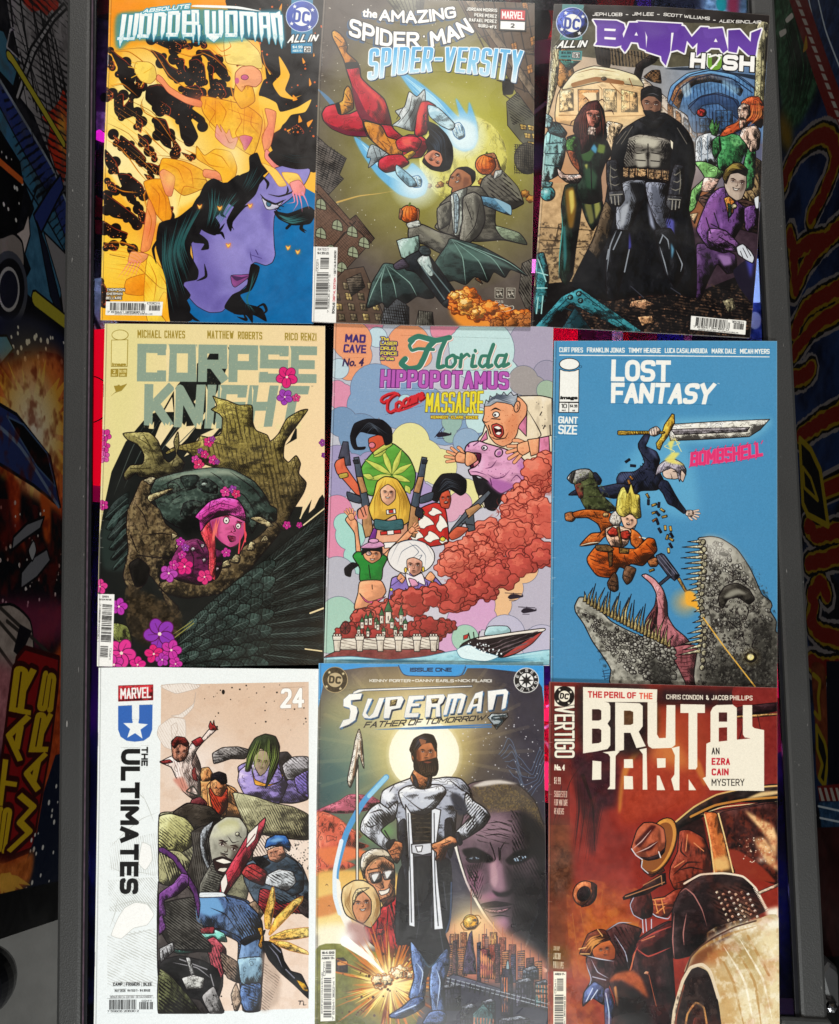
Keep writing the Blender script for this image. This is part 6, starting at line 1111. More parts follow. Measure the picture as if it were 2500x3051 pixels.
# ------------------------------------------------------------------ middle: pastel clouds, hippo, red smoke
def c5():
    a=Art(950,950,2.0181,'92,25 700,36 1410,48 1402,600 1396,1400 1386,2086 700,2080 30,2074 46,1500 62,1000 80,500',bg='aab4c6')
    a.form,a.feather=0.22,0
    F,L,LL,S,O,H,G,N=a.F,a.L,a.LL,a.S,a.O,a.H,a.G,a.N
    ic='2a2430';F('0,0 1433,0 1433,2119 0,2119','b4bac8',sm=0,g=('c9c2cf',80))
    def cl(c,*cs):
        for x,y,r in cs:O(x,y,r+3,'5a6078')
        for x,y,r in cs:O(x,y,r,c)
    cl('d9849c',(760,60,90),(330,20,60));cl('b9d4e0',(350,110,60));cl('e8966e',(200,130,118),(110,90,90),(180,300,70),(230,220,90),(540,160,130),(450,240,80),(620,230,60))
    cl('b8d0dc',(120,300,60));cl('a49cb4',(1300,160,160),(1390,300,120));cl('9a94ac',(1370,330,80));cl('d88aa8',(140,470,80),(220,520,60),(110,430,60));cl('bcdcde',(980,190,196),(1100,330,100),(860,150,80),(1050,420,110));cl('9a9494',(1230,370,88),(1290,420,80));cl('9ab29c',(1370,430,60))
    cl('7c9bc0',(340,420,150),(480,520,140),(280,520,110),(620,560,160),(760,620,140),(900,700,110),(560,470,120),(860,560,110));cl('8fb0a8',(800,620,60),(850,560,50),(790,700,46));cl('6f8fb4',(250,700,130),(140,620,90));cl('a8d4dc',(520,500,44));cl('bcdcde',(960,610,76));cl('8aa6c4',(890,740,82));cl('9a92bc',(110,860,100),(200,900,90),(120,1010,70),(300,860,60))
    cl('e3dc98',(550,740,115),(620,850,130),(720,890,110),(480,820,90),(880,1050,90),(960,1080,60));cl('a795c6',(610,1080,96),(560,1000,80));cl('d9a0b8',(850,1110,70),(790,1160,60));cl('da86a6',(110,1150,90),(90,1290,90),(160,1200,70),(110,1390,70));cl('9fd2c8',(190,1300,90),(150,1230,60),(210,1420,60),(240,1530,60));cl('b0b0be',(110,1540,110),(60,1640,90),(200,1620,90));cl('9cc4b4',(120,1780,110),(60,1900,110));cl('b4aec0',(1350,1590,120),(1250,1700,120),(1340,1760,140),(1200,1800,100));cl('e6b486',(1230,1500,90),(1150,1620,80),(1080,1720,80),(1100,1820,60));cl('cf9cc4',(960,1720,100),(880,1820,110),(1000,1800,70),(780,1960,100));cl('9cc4b0',(880,1920,80));cl('b8b4cc',(1120,1900,120),(1340,1960,120))
    F('0,0 1433,0 1433,2119 0,2119','b8a890',sm=0,al=.10);N('0,0 1433,0 1433,2119 0,2119','d8d4d4',7,.74,.25,0)
    # heavy man in a cream suit and the small hippo
    su='e4d2b4';sk='e8a078'
    F('960,720 985,690 1010,600 1060,540 1190,464* 1330,462 1402,478* 1402,850 1340,850 1330,900 1310,1010 1290,1040 1200,1000 1080,960 960,920 930,820',su,6,part='illustrated_heavy_man')
    F('915,900 960,960 1085,960 1110,1060 1060,1150 1010,1140 950,1040','1f1c20',5);F('985,1060 1000,1140 960,1070','d8ccb8',4);LL('1250,540 1310,640 1336,700 1285,735/1390,640 1392,700/1320,830 1300,900 1302,1000/1360,640 1350,660/1340,560 1330,580',6);a.dots('1280,500 1390,500 1390,680 1340,680',16,2,3.5,ic)
    F('962,748 1008,672 1014,722*','d47f9e',5,0);F('1165,640 1252,535 1248,706 1206,662','d47f9e',5,0)
    F('1000,520 994,575 986,612 1002,640 1016,668 1026,706 1060,748 1108,768 1160,744 1192,690 1204,640 1246,580 1250,520 1200,470 1090,486',sk,5,part='illustrated_heavy_man_head');F('1120,620 1190,560 1200,640 1160,720 1110,750 1130,690','cf7f58',soft=8,al=.6);a.dots('1000,600 1180,500 1240,540 1160,740 1050,740',110,1.5,3,'a8583a',3)
    F('994,526 1006,486 1022,500 1030,462 1056,482 1070,448 1094,468 1112,440 1132,462 1154,440 1172,462 1196,452 1190,490 1210,505 1184,548 1160,516 1120,506 1070,500 1030,524','a4acb6',4,0);S('1010,520 1060,480 1180,520','1010,490 1080,455 1200,465',18,4,'4a5260',.9);O(1192,528,17,sk,34,12,ink=5);L('1190,510 1198,530 1190,550',4)
    F('1040,640 1070,630 1104,648 1112,690 1090,716 1058,706 1044,672','b8453e',5);F('1050,650 1074,642 1098,658 1100,686 1084,700 1062,692','3a1014');F('1054,652 1076,645 1096,658 1078,664','f2ece2');F('1064,690 1084,698 1096,684 1078,680','f2ece2');O(1066,576,20,'f4efe6',17,ink=5);O(1060,578,7,ic);LL('1034,552 1062,538 1096,552',10);LL('994,575 984,612 1004,622 1024,616/1040,600 1090,604/1028,706 1066,724 1120,716 1140,680/1020,640 1034,690',6)
    hp='d89cbc'
    F('880,800 884,768 912,742 962,734 1010,750 1060,764 1130,786 1210,826 1268,892 1280,970 1262,1030 1236,1050 1222,1092 1196,1060 1180,1010 1100,1050 1050,1020 1016,976 960,944 914,940 900,908 938,890 968,860 974,812 930,806',hp,7,part='illustrated_hippo')
    F('1060,960 1180,1000 1100,1050 1050,1020 1016,976','a868a0',soft=6);F('1190,850 1268,900 1276,990 1240,1040 1220,940','b478ac',soft=10);F('930,806 974,812 966,862 930,894 908,890 936,850','5a1f38',5);F('930,868 958,850 962,868 934,890','e08a94',3);F('930,812 946,814 942,832','f2ece2',2);O(996,776,17,'f0e4ec',14,ink=5);O(992,777,7,ic);O(1082,806,22,hp,26,40,ink=6);O(1084,808,10,'a868a0',14,40)
    O(900,764,6,'7a3a6a',9);LL('1010,930 1060,960 1110,950 1150,910/1150,980 1190,940 1230,990 1222,1090/960,740 930,762/1000,900 1040,890 1070,850/1040,1000 1030,960/910,920 950,920 1010,940/1230,860 1262,930',6,'5e2f58');a.dots('900,760 1230,850 1260,1000 1020,960',70,1.5,3.5,'7a4270',4)
    hand(a,856,836,74,196,sk,ink=5);F('886,800 936,812 952,850 900,886 880,870',sk,5);hand(a,1236,776,88,156,sk,ink=5);F('1256,726 1330,716 1330,806 1276,826',sk,5,0);F('1326,716 1384,704 1390,800 1322,820','d47f9e',6,0);F('1384,704 1402,700 1402,800 1390,800',su,4,0)
    # red smoke
    r1,r2='d9705c','bc5248'
    a.cloud('1390,900 1330,960 1240,1060 1180,1160',26,50,92,r1,5,3,hi='e48a74',ic='6a2420');a.cloud('1380,1180 1240,1240 1100,1320 960,1400 860,1460',46,70,100,r1,5,5,shade='c75e50',ic='6a2420');a.cloud('1380,1420 1180,1480 1040,1560 900,1620 760,1660',40,60,90,r2,5,11,hi=r1,ic='5a1c1a');a.cloud('980,1340 860,1420 780,1480',16,50,90,r1,5,21,hi='e48a74',ic='6a2420')
    rc=np.random.RandomState(8)
    for i in range(70):
        t=rc.rand();x=1380-640*t+rc.uniform(-90,90);y=1010+560*t+rc.uniform(-120,160);r=rc.uniform(14,46);p0=rc.uniform(0,6);L([(x+r*math.cos(p0+k*.5),y+r*.8*math.sin(p0+k*.5)) for k in range(7)],rc.uniform(3,6),'7a2a24',1,.85)
    N('1390,900 1390,1460 760,1700 640,1640 900,1300 1180,1060','a8443a',26,.6,.6);a.dots('1390,900 1390,1460 760,1700 640,1640 900,1300 1180,1060',260,1.5,3,'8a342c',4)
    # three friends with rifles
    F('250,960 262,880 330,800 440,748 540,830 582,930 560,1030 420,1060 300,1060','5f9c40',6,part='illustrated_leaf_shirt')
    for x,y,an_,ln in ((440,940,-150,190),(440,940,-110,180),(440,940,-70,170),(440,940,-30,140),(440,940,170,150),(440,940,20,120),(330,830,-30,90),(330,960,200,70),(520,1000,60,60)):
        u=math.radians(an_);c,s_=math.cos(u),math.sin(u);F([(x,y),(x+ln*.45*c-18*s_,y+ln*.45*s_+18*c),(x+ln*c,y+ln*s_),(x+ln*.45*c+18*s_,y+ln*.45*s_-18*c)],'c5ca62',3,ic='3a5a24')
    F('300,720 380,695 400,750 340,805 310,790','c9573c',4,part='illustrated_man_face');O(320,760,20,'d87a8a',18,ink=4);F('330,800 420,740 440,760 340,820','c5ca62',4)
    F('190,700 215,630 290,602 380,608 436,660 440,740 400,760 380,705 300,690 250,680 222,720 232,770 280,770 270,785 215,785 195,750','18161a',4);S('220,690 300,620 430,700','300,700 340,660 400,750',8,3,'5a6470',.8)
    F('95,880 110,850 160,835 165,890 245,1010 250,1060 220,1050 150,970 110,930','d4684a',5);F('118,838 146,738 176,740 192,880 160,882 152,830','4a4a58',5,0);F('120,935 170,925 175,950 130,960','b9a04a',4)
    def rifle(px,m):
        f=lambda t:[(px+(u-px)*m,v) for u,v in nums(t)]
        F(f('210,835 240,830 262,930 300,1090 310,1150 262,1150 250,1060 226,950'),'48525e',5,0);F(f('228,950 262,950 292,1040 256,1050'),'b5855a',4,0);F(f('170,1040 250,1070 250,1110 180,1090'),'414a56',5);F(f('262,1140 306,1120 330,1300 280,1316 262,1240'),'b0845c',5,0);F(f('232,1150 270,1130 280,1180 240,1200'),'2c2c34',5);F(f('205,850 235,846 240,870 212,872'),'2a2e36',4,0)
    rifle(0,1)
    F('780,1300 800,1260 880,1160 1020,1030 1036,1046 930,1170 940,1270 900,1280 880,1220 830,1280 800,1320','5a6068',5,0);F('880,1150 960,1110 980,1130 900,1200','b0845c',4,0);LL('820,1260 900,1180/860,1230 930,1240',5)
    F('540,1300 600,1150 700,1105 760,1140 782,1300 770,1350 660,1370 560,1345','c2352f',6,part='illustrated_spotted_shirt')
    for x,y,rx,ry in ((640,1220,46,36),(700,1160,36,22),(590,1300,34,30),(740,1230,30,44),(680,1310,40,30),(600,1180,26,20),(750,1330,22,20)):F([(x+rx*(1+.3*math.sin(3*t))*math.cos(t),y+ry*(1+.3*math.cos(3*t))*math.sin(t)) for t in np.linspace(0,6.28,14,endpoint=False)],'ece4d8',3)
    O(620,1165,16,'e0d050',13,ink=3);O(745,1325,16,'e0d050',13,ink=3);F('725,1060 780,1030 795,1085 780,1140 735,1130','c2523a',4);face(a,762,1078,34,-6,mouth='open');F('675,1080 690,1000 740,935 830,930 886,970 884,1040 850,1062 790,1025 740,1045 715,1100','18161a',4);S('700,1050 760,960 870,1000','730,1040 800,1010 870,1040',7,3,'5a6470',.8);F('780,1300 830,1250 900,1260 850,1310 800,1330','c25a40',4)
    F('350,1180 520,1180 530,1400 400,1420 320,1330','dfa284',5);F('296,1340 330,1260 350,1270 330,1360','7a3a8a',4)
    F('330,1060 350,980 400,948 470,965 520,1040 560,1150 540,1220 480,1250 460,1180 400,1210 330,1215 300,1140','dcae48',6,part='illustrated_blonde_hair');S('390,960 330,1080 330,1200','410,960 400,1060 400,1200',8,4,'8a641c',.9);S('430,960 480,1080 470,1230','470,970 540,1100 530,1220',8,4,'8a641c',.9);F('370,1030 415,995 460,1030 458,1085 416,1122 378,1090','e3aa8c',4);face(a,416,1046,38,4,mouth='smile')
    F('336,1205 420,1215 500,1205 506,1262 420,1275 340,1262','3c6468',5);F('405,1150 460,1142 464,1170 408,1176','e8e2dc',4,0);F('420,1152 446,1148 448,1166 422,1168','c2352f',3,0);F('370,1280 492,1268 494,1290 372,1300','c2352f',4,0);F('410,1274 450,1270 452,1296 412,1300','e8e2dc',4,0);F('390,1345 480,1340 480,1370 395,1380','e8e2dc',4,0)
    rifle(430,-1);F('240,1150 290,1120 290,1200 240,1200','d88a70',0);LL('250,1140 270,1190/270,1130 285,1180',5)
    # cheering woman, white-haired woman
    F('160,1210 190,1180 230,1220 240,1300 255,1420 225,1410 215,1290',sk,5);hand(a,195,1190,42,-110,sk);F('380,1430 480,1330 540,1270 560,1300 480,1380 400,1460',sk,5);hand(a,560,1270,40,-35,sk)
    F('205,1430 230,1400 300,1408 390,1420 412,1440 385,1500 372,1572 250,1576 246,1500','2b8438',6,part='illustrated_green_shirt');F('250,1578 372,1574 404,1640 370,1690 330,1720 215,1745 235,1650',sk,5);F('245,1650 300,1700 402,1670 330,1710 280,1700','d8508a',3);LL('320,1600 322,1625/300,1480 310,1560',5)
    F('155,1500 200,1465 240,1480 200,1510 190,1550 160,1540','18161a',4);F('262,1390 300,1375 375,1380 370,1440 320,1470 275,1440',sk,4);F('258,1420 266,1375 320,1360 380,1375 378,1430 365,1400 300,1395','18161a',3);face(a,324,1416,40,4,mouth='smile');F('250,1375 300,1345 370,1340 395,1365 340,1380 280,1380','cf94b8',4);O(330,1335,30,'d89cc0',14,ink=4);O(300,1410,16,'d8d0dc',13,ink=4,al=.5)
    O(555,1432,142,'e4deda',104,ink=5,part='illustrated_white_hair');LL('430,1450 480,1350 560,1330 640,1350 690,1440/470,1480 500,1400 580,1360 640,1420 640,1490/540,1340 600,1400 560,1440/590,1430 620,1420 600,1450 580,1435',4,'5a6474')
    F('430,1610 440,1560 480,1545 520,1560 540,1530 610,1530 640,1560 690,1545 740,1600 755,1650 640,1640 600,1670 500,1680 420,1690','8670b4',6,part='illustrated_purple_jacket');F('520,1530 570,1550 620,1530 640,1600 580,1580 540,1610','e6dce0',4);F('540,1560 580,1570 600,1600 560,1610','d894b0',4);F('530,1450 570,1435 620,1460 615,1520 570,1545 535,1510','d59a84',4);face(a,572,1482,46,3);LL('545,1500 540,1535',5,'efe8e0',0);LL('520,1620 560,1670/650,1580 660,1640',5);F('470,1560 490,1530 520,1560 500,1590',sk,4);F('640,1560 670,1520 700,1550 680,1580',sk,4)
    LL('430,1610 500,1560/700,1560 660,1650/520,1700 560,1610/600,1580 590,1660',5,'4a3a6a');O(684,1585,9,'e2d048',ink=3);O(436,1628,9,'e2d048',ink=3);O(522,1510,8,'e2c048',16,ink=3);O(628,1506,8,'e2c048',16,ink=3)
    # castle ringed by smoke
    a.cloud('180,1880 330,1780 480,1720 620,1700 740,1680',38,50,86,r2,5,31,shade='983430',ic='4a1614');a.cloud('120,1880 260,1900 420,1880 600,1860 760,1860',34,44,64,'9c3834',5,37,ic='4a1614')
    for x,y,h,w in ((260,1790,60,20),(285,1770,60,18),(310,1760,70,20),(345,1790,60,20),(378,1740,80,22),(418,1690,130,34),(440,1790,60,22),(495,1720,110,22),(520,1800,60,22),(240,1840,50,18),(295,1850,50,18),(390,1850,54,20),(460,1840,54,20),(495,1850,50,22),(355,1810,50,18)):
        F(f'{x-w/2},{y+h*.5} {x+w/2},{y+h*.5} {x+w/2},{y+h+12} {x-w/2},{y+h+12}','ddd4c4',3,0);F(f'{x-w*.75},{y+h*.55} {x},{y} {x+w*.75},{y+h*.55}','3a6b48',4,0);L(f'{x},{y} {x},{y-14}',3,ic,0);F(f'{x-3},{y+h*.75} {x+3},{y+h*.75} {x+3},{y+h*.95} {x-3},{y+h*.95}','4a3a44',0,0)
    F('40,2060 100,2000 200,1985 700,1985 790,2062','7a3a3a',5,tex=.1);F('92,1922 724,1912 720,1986 100,1990','dad0c0',4,0,part='illustrated_castle_wall');H('92,1922 724,1912 720,1986 100,1990',12,18,4,'6a5a54')
    for x in (110,246,370,480,590,690):
        F(f'{x-22},1930 {x+22},1930 {x+16},2000 {x-16},2000','d2c6b6',4,0);F(f'{x-28},1905 {x+28},1905 {x+24},1932 {x-24},1932','e2d9ca',4,0)
        for k in (-22,-6,10):F(f'{x+k},1894 {x+k+11},1894 {x+k+11},1908 {x+k},1908','e2d9ca',3,0)
    O(160,1860,30,'7a3030',36,ink=4);LL('160,1825 160,1895/130,1860 190,1860/138,1835 182,1885/182,1835 138,1885',3)
    # speedboat and water
    F('30,2040 200,2030 420,2050 640,2030 860,1990 1100,2030 1390,1990 1390,2080 30,2080','9cccd6',4,ic='3a6a84');S('40,2045 400,2050 780,2040','40,2062 400,2066 780,2066',9,4,'3f7f9c',.9);S('800,2010 1100,2040 1380,2010','800,2060 1100,2066 1380,2060',9,4,'3f7f9c',.9)
    F('848,1980 870,1950 960,1915 1340,1862 1345,1880 1285,1950 1190,2010 1100,2036 900,2005','231a1e',6,part='illustrated_speedboat');F('1345,1880 1285,1950 1190,2010 1100,2036 1160,1990 1270,1920','b04a44',4);F('960,1915 1340,1862 1345,1880 1180,1900 980,1930','e6dcd0',4);F('1000,1905 1020,1850 1130,1848 1150,1885','a8ccd0',4);H('848,1980 1340,1870 1190,2010 900,2005',160,22,5,'6a5a5e');F('870,1930 895,1920 900,1895 870,1905','b5352f',3,0);LL('900,1890 910,1930/930,1885 935,1925/965,1880 960,1920',6)
    F('830,1990 900,1960 980,2000 1080,2030 1000,2060 860,2040','d4e8ea',3,ic='3a6a84');a.dots('860,1940 1060,1960 1100,2020 880,2000',60,2,6,'ecf4f4',3)
    for x,y,k in ((738,694,1),(1170,1668,1),(1250,1752,1)):
        F(f'{x-34},{y+6} {x-16},{y-12} {x+20},{y-12} {x+50},{y-4} {x+56},{y-14} {x+58},{y+4} {x+14},{y+14} {x-20},{y+18}','2c2430',0);L(f'{x-50},{y-20} {x+50},{y-14}' if x > 800 else f'{x-40},{y+18} {x+10},{y-44}',4,'2c2430',0);L(f'{x-24},{y+24} {x+16},{y+24}',3,'2c2430',0);L(f'{x},{y-12} {x},{y-20}',4,'2c2430',0)
    # lettering
    pu='46306c'
    a.T('MAD','160,90 284,96/156,140 280,146',pu,.28,gap=.6,rnd=.6,part='publisher_emblem');a.T('CAVE','152,152 286,158/146,202 284,208',pu,.26,gap=.5,rnd=.6,part='publisher_emblem');a.T('No. 4','150,238 276,236/140,286 266,286','3c2850',.08,'B',part='issue_number')
    for t,x1,y in (('The',422,108),('LASER',470,136),('DRUG',462,166),('FORCE',472,196),('in the',452,226)):a.T(t,f'372,{y} {x1},{y+2}/370,{y+22} {x1},{y+24}','e2d048',.22 if t.isupper() else .1,'D' if t.isupper() else 'B',out=pu,ow=6,part='title_lettering',gap=.7)
    # hand-lettered script
    sc=[('550,130 600,105 700,130 786,112',34),('700,130 660,170 630,240 600,290 540,300 496,270 520,240',34),('570,130 545,160 560,190 600,180 690,185',20),('610,250 650,220',12),('760,130 730,200 716,290 750,285',26),('800,220 770,240 770,285 800,290 822,260 815,222 800,220 840,235',20),('858,215 850,290',22),('856,240 890,212 905,225',18),('930,220 920,285 945,285',22),('940,190 942,196',20),('1020,225 980,225 965,270 985,290 1012,270',20),('1050,155 1020,240 1016,290 1040,280',24),('1120,222 1080,222 1062,265 1080,290 1110,270',20),('1128,215 1108,285 1142,270',22)]
    for dx,c,ex in ((6,'d9604c',2),(3,'ece8e0',5),(0,'3d7766',0)):
        for p,w in sc:q=nums(p);L(q+[dx,dx],w+ex,c,0)
    a.box('490,100 1150,120 1140,305 480,310','title_lettering')
    a.T('HIPPOPOTAMUS','374,304 760,312 1142,318/368,412 760,418 1142,424','b25cac',.22,out='5a2a64',ow=4,sh=(4,5),shc='dcc8e0',gap=.9,rnd=1.3,part='title_lettering')
    co=['486,456 462,444 420,452 384,470 372,490 392,502 412,488','478,448 440,470 416,500 412,545 436,560 470,540','492,496 470,510 470,540 488,546 508,520 492,496','540,476 518,494 518,524 540,520 546,506','574,466 552,480 552,512 566,508 580,466 580,505','590,462 592,500','604,456 602,496','604,474 618,450 626,486','630,470 644,456 636,444 624,462 634,482 650,470']
    for w,c,o in ((20,'7a141c',5),(13,'c93038',0)):
        for p in co:q=nums(p);q[:,0]=372+(q[:,0]-372)*.93;L(q+[o,o],w,c,0)
    L('420,556 480,556 560,528 622,500',12,'c93038',1);a.box('365,440 632,430 630,520 400,575','title_lettering')
    a.T('MASSACRE','648,446 820,440 990,434/640,560 820,566 986,568','e4d23c',.21,out='6a5a20',ow=3,gap=.6,rnd=1.0,part='title_lettering')
    a.T('KENNEDY · CLARK · KINZIE','674,582 956,584/674,600 956,602','e4d23c',.24,out='7a4a30',ow=3,part='credit_line')
    return a
# ------------------------------------------------------------------ middle right: blue sheet, sword and monster jaws
def c6():
    a=Art(1630,1000,1.9991,'42,31 700,30 1370,32 1371,900 1372,1700 1371,2104 700,2088 22,2074 22,1700 28,1000 36,400',bg='3f84b3')
    a.form,a.feather=0.55,0.55
    F,L,LL,S,O,H,G,N=a.F,a.L,a.LL,a.S,a.O,a.H,a.G,a.N
    ic='14100e';bl='4f8db5'
    F('0,0 1399,0 1399,2119 0,2119',bl,sm=0,g=('4885ae',95),tex=.02,ts=6);G(700,800,800,'5a98c0',.4)
    # swordsman
    F('430,830 560,640 720,560 860,720 900,1050 760,1080 500,960','7cc0dc',al=.35,soft=24);F('700,500 1330,490 1220,620 730,640','8ac6dc',al=.4,soft=16)
    F('720,540 760,527 1000,512 1326,498 1270,560 1204,602 900,620 735,626','d9d3c4',5,0,g=('f0ece0',-90),part='illustrated_sword_blade');F('740,560 900,552 1208,546 1190,572 760,590','a39ca0',4,0);LL('750,575 1190,560',3);a.dots('740,540 1300,510 1200,600 740,620',24,1,3,ic)
    F('700,530 745,465 758,470 760,520 740,560 720,600 690,640 672,682 655,672 650,640 680,600 690,560','c29a3c',5,0,tex=.1,part='illustrated_sword_guard');F('420,576 428,566 520,568 690,570 690,584 520,590 428,592','c29a3c',4,tex=.1)
    for x in range(510,620,14):L(f'{x},568 {x+8},588',5,'4a3410',0)
    F('610,560 650,540 674,560 670,585 640,600 612,590','d9bfae',4);LL('620,555 626,590/636,548 642,592/652,548 658,588',3)
    nv='262a3e'
    F('545,640 580,590 612,590 600,630 590,660 650,690 672,740 660,790 690,850 700,890 650,920 560,925 520,950 500,900 480,930 440,920 420,890 415,850 440,815 520,810 580,760 560,700 545,670',nv,5,part='illustrated_swordsman',tex=.05)
    F('680,860 720,870 760,940 790,990 826,1040 815,1060 760,1020 720,1000 690,940 660,900',nv,5);F('430,830 480,815 520,830 480,860 440,870','4a5270',soft=4);F('580,620 600,600 590,650 640,690 660,740 620,700','4a5270',soft=4);LL('440,900 480,850 530,830/500,920 540,870/560,700 620,760/600,800 660,800/540,900 600,840/700,900 760,960',4,'0c0e16');H('420,820 560,800 660,900 500,930',60,12,5,'0c0e16',.8);a.dots('560,740 680,760 640,900 540,860',30,2,5,'0c0e16')
    hand(a,850,1058,46,12,'d9bfae');F('130,950 150,930 200,905 320,900 430,880 520,900 480,950 400,970 300,950 200,950',nv,5);F('240,830 290,815 325,860 310,890 250,870',nv,5)
    F('690,770 730,750 790,750 830,800 810,870 790,850 760,855 712,850 690,830','d9bfae',4,part='illustrated_swordsman_head');F('640,850 660,780 700,745 760,735 815,770 828,830 800,800 790,870 770,810 740,790 710,800 650,830','b9b0bc',4);LL('700,760 670,820/740,750 720,800/780,760 790,820',4,'5a5468');F('700,740 740,700 720,640 760,620 740,690 790,700 760,740 820,770 740,760','e6d86c',al=.9,soft=2);LL('740,640 700,660 760,690 710,720/720,600 790,640 740,660/760,610 800,690',4,'eee08a');LL('735,820 745,850 725,855/750,808 780,812',4)
    for x,y,an,c in ((480,745,-35,'1d2030'),(512,775,5,'1d2030'),(600,955,60,'c9a04c'),(604,992,90,'1d2030'),(638,1008,-20,'c9a04c'),(666,1008,95,'1d2030'),(688,1040,35,'c9a04c'),(640,1054,-15,'c9a04c'),(660,1060,50,'1d2030'),(700,1078,-15,'c9a04c'),(642,1098,-30,'c07a3c'),(658,1110,70,'1d2030'),(672,1160,60,'1d2030'),(704,1146,85,'c9a04c'),(736,1150,80,'c9a04c'),(716,1200,-70,'c9a04c'),(740,1214,30,'c9a04c'),(742,1188,60,'1d2030'),(737,1250,60,'1d2030'),(724,1280,85,'d8b864'),(624,1398,-20,'c9a04c'),(502,848,50,'c9803c'),(488,872,70,'c9803c')):
        u=math.radians(an);c_,s_=math.cos(u),math.sin(u);F([(x+p*c_-q*s_,y+p*s_+q*c_) for p,q in ((-16,-7),(16,-7),(16,7),(-16,7))],c,3,0);O(x+15*c_,y+15*s_,4,ic,7,an)
    # the gunner leaping with a green canister
    F('160,860 260,810 320,940 410,1030 360,1050 240,1040 190,950','4a5030',6,g=('32381f',60),tex=.1);F('120,850 150,810 200,795 250,796 275,830 180,880 150,880','c9c6c0',6,g=('8a8884',0));F('130,860 150,812 170,806 150,880','4a4844',3);LL('250,960 330,960/320,960 380,1030 350,1040/190,900 290,880',5);F('165,890 210,880 215,960 190,965','7a3a30',4,tex=.1);N('160,860 260,810 410,1030 240,1040','6a7048',18,.58)
    org='b05a22'
    F('107,1060 150,1050 170,1085 150,1108 112,1100','a8683c',5);F('150,1055 230,1035 330,1040 400,1070 430,1120 400,1180 340,1200 300,1240 195,1252 260,1180 320,1170 300,1120 240,1085 170,1085',org,6,tex=.1,ts=14,part='illustrated_leather_jacket');F('500,1150 550,1180 600,1260 640,1320 600,1340 560,1290 500,1240',org,6,tex=.1);LL('190,1252 260,1235 320,1230',6,'e0d4bc');LL('600,1210 550,1200',6,'e0d4bc');LL('240,1070 330,1090/330,1110 390,1120/300,1200 340,1150/560,1200 590,1260/280,1050 300,1080',5,'3a1a0c');O(350,1068,17,'c9a06a',14,ink=3)
    F('350,1150 420,1130 500,1160 480,1240 440,1265 390,1262 355,1210','e6b89c',5);F('358,1170 390,1140 425,1160 420,1190 380,1198','b83a2a',5);F('440,1170 480,1160 500,1190 470,1215 445,1205','b83a2a',5);F('414,1140 432,1136 450,1240 440,1262','8a6a3c',4,0);LL('400,1200 410,1250/430,1220 436,1240',3)
    F('385,1060 420,1040 445,1090 430,1130 395,1130 370,1100','d9d0c4',4,tex=.12,ts=8);F('490,1130 530,1120 520,1150','d9d0c4',4)
    F('440,1080 480,1060 530,1080 535,1120 500,1150 460,1140','e6b89c',4,part='illustrated_gunner_head');face(a,490,1100,30,18,mouth='open');F('410,1040 420,960 440,910 460,900 480,940 500,880 520,940 550,950 555,1020 560,1080 530,1090 500,1060 460,1080 430,1070','dcc860',5,part='illustrated_gunner_hair');S('430,1060 430,980 460,910','540,1080 545,1000 510,900',14,4,'7a6a1c',.9)
    F('285,1260 310,1245 380,1255 520,1270 560,1240 600,1205 640,1215 655,1280 620,1320 570,1370 500,1360 470,1390 430,1380 390,1440 300,1430 245,1360 240,1320','c9601f',6,g=('9a4414',80),tex=.08,part='illustrated_orange_trousers');F('430,1262 490,1270 485,1300 430,1295','8a6a34',5,0);F('290,1250 360,1245 395,1270 380,1290 300,1280','7a5a34',5);F('362,1290 392,1290 388,1370 372,1380','6a5030',5,0);LL('260,1330 340,1360/300,1390 380,1400/400,1310 440,1360/520,1290 560,1340/460,1310 480,1370/590,1240 630,1280/570,1300 620,1290',5,'4a1c08');H('245,1300 400,1300 390,1440 300,1430',20,20,6,'5a240a',.7)
    F('360,1470 400,1410 420,1440 425,1510 400,1526 370,1510','6a4a34',5,tex=.1);F('450,1440 470,1370 530,1390 505,1460 475,1482','6a4a34',5,tex=.1);LL('375,1460 415,1470/370,1485 420,1495/460,1430 500,1445',4)
    F('600,1340 650,1320 666,1350 650,1375 615,1375','a8683c',5);F('650,1310 680,1296 700,1306 770,1400 790,1430 760,1460 735,1440 660,1502 648,1490 720,1430 660,1350','3d3c48',5,0,part='illustrated_gun');LL('670,1310 760,1420/690,1310 775,1420/660,1330 740,1430',4,'7a7888');F('775,1450 790,1440 835,1520 822,1528','b08a4c',4,0)
    # muzzle flash
    G(820,1590,100,'dba04c',.75,1);G(850,1570,70,'eab24c',.8,1.2);F('822,1530 850,1520 880,1540 900,1600 940,1680 880,1620 830,1600','e8a438',soft=2);L('930,1680 1060,1860 1240,2092',8,'e8b24c',0,.9)
    # monster: lower jaw, tongue, upper jaw
    F('565,1430 590,1420 640,1450 690,1510 715,1590 720,1670 760,1740 830,1800 870,1870 760,1880 640,1830 580,1770 590,1690 640,1610 650,1540 620,1480','c98a8c',6,g=('a8646c',90),tex=.06,part='illustrated_tongue');F('590,1690 640,1610 650,1560 660,1640 640,1740 600,1780 580,1760','6a3a3c',4,tex=.1);F('720,1870 900,1850 900,2080 760,2080','8a5054',5,tex=.1);S('730,1880 820,1890 900,1870','760,2060 830,2070 900,2050',8,6,'4a2428',.9);LL('660,1560 690,1640 700,1720/620,1700 660,1740',5,'6a3438')
    sc='99968b'
    F('165,1610 190,1560 225,1560 250,1590 320,1640 380,1700 470,1750 560,1790 640,1810 720,1870 760,1940 800,2020 810,2100 395,2090 380,1990 340,1920 270,1820 220,1720 172,1650',sc,6,g=('a5a296',-60),tex=.16,ts=22,fm=.5,part='illustrated_monster_jaw')
    rs=random.Random(4)
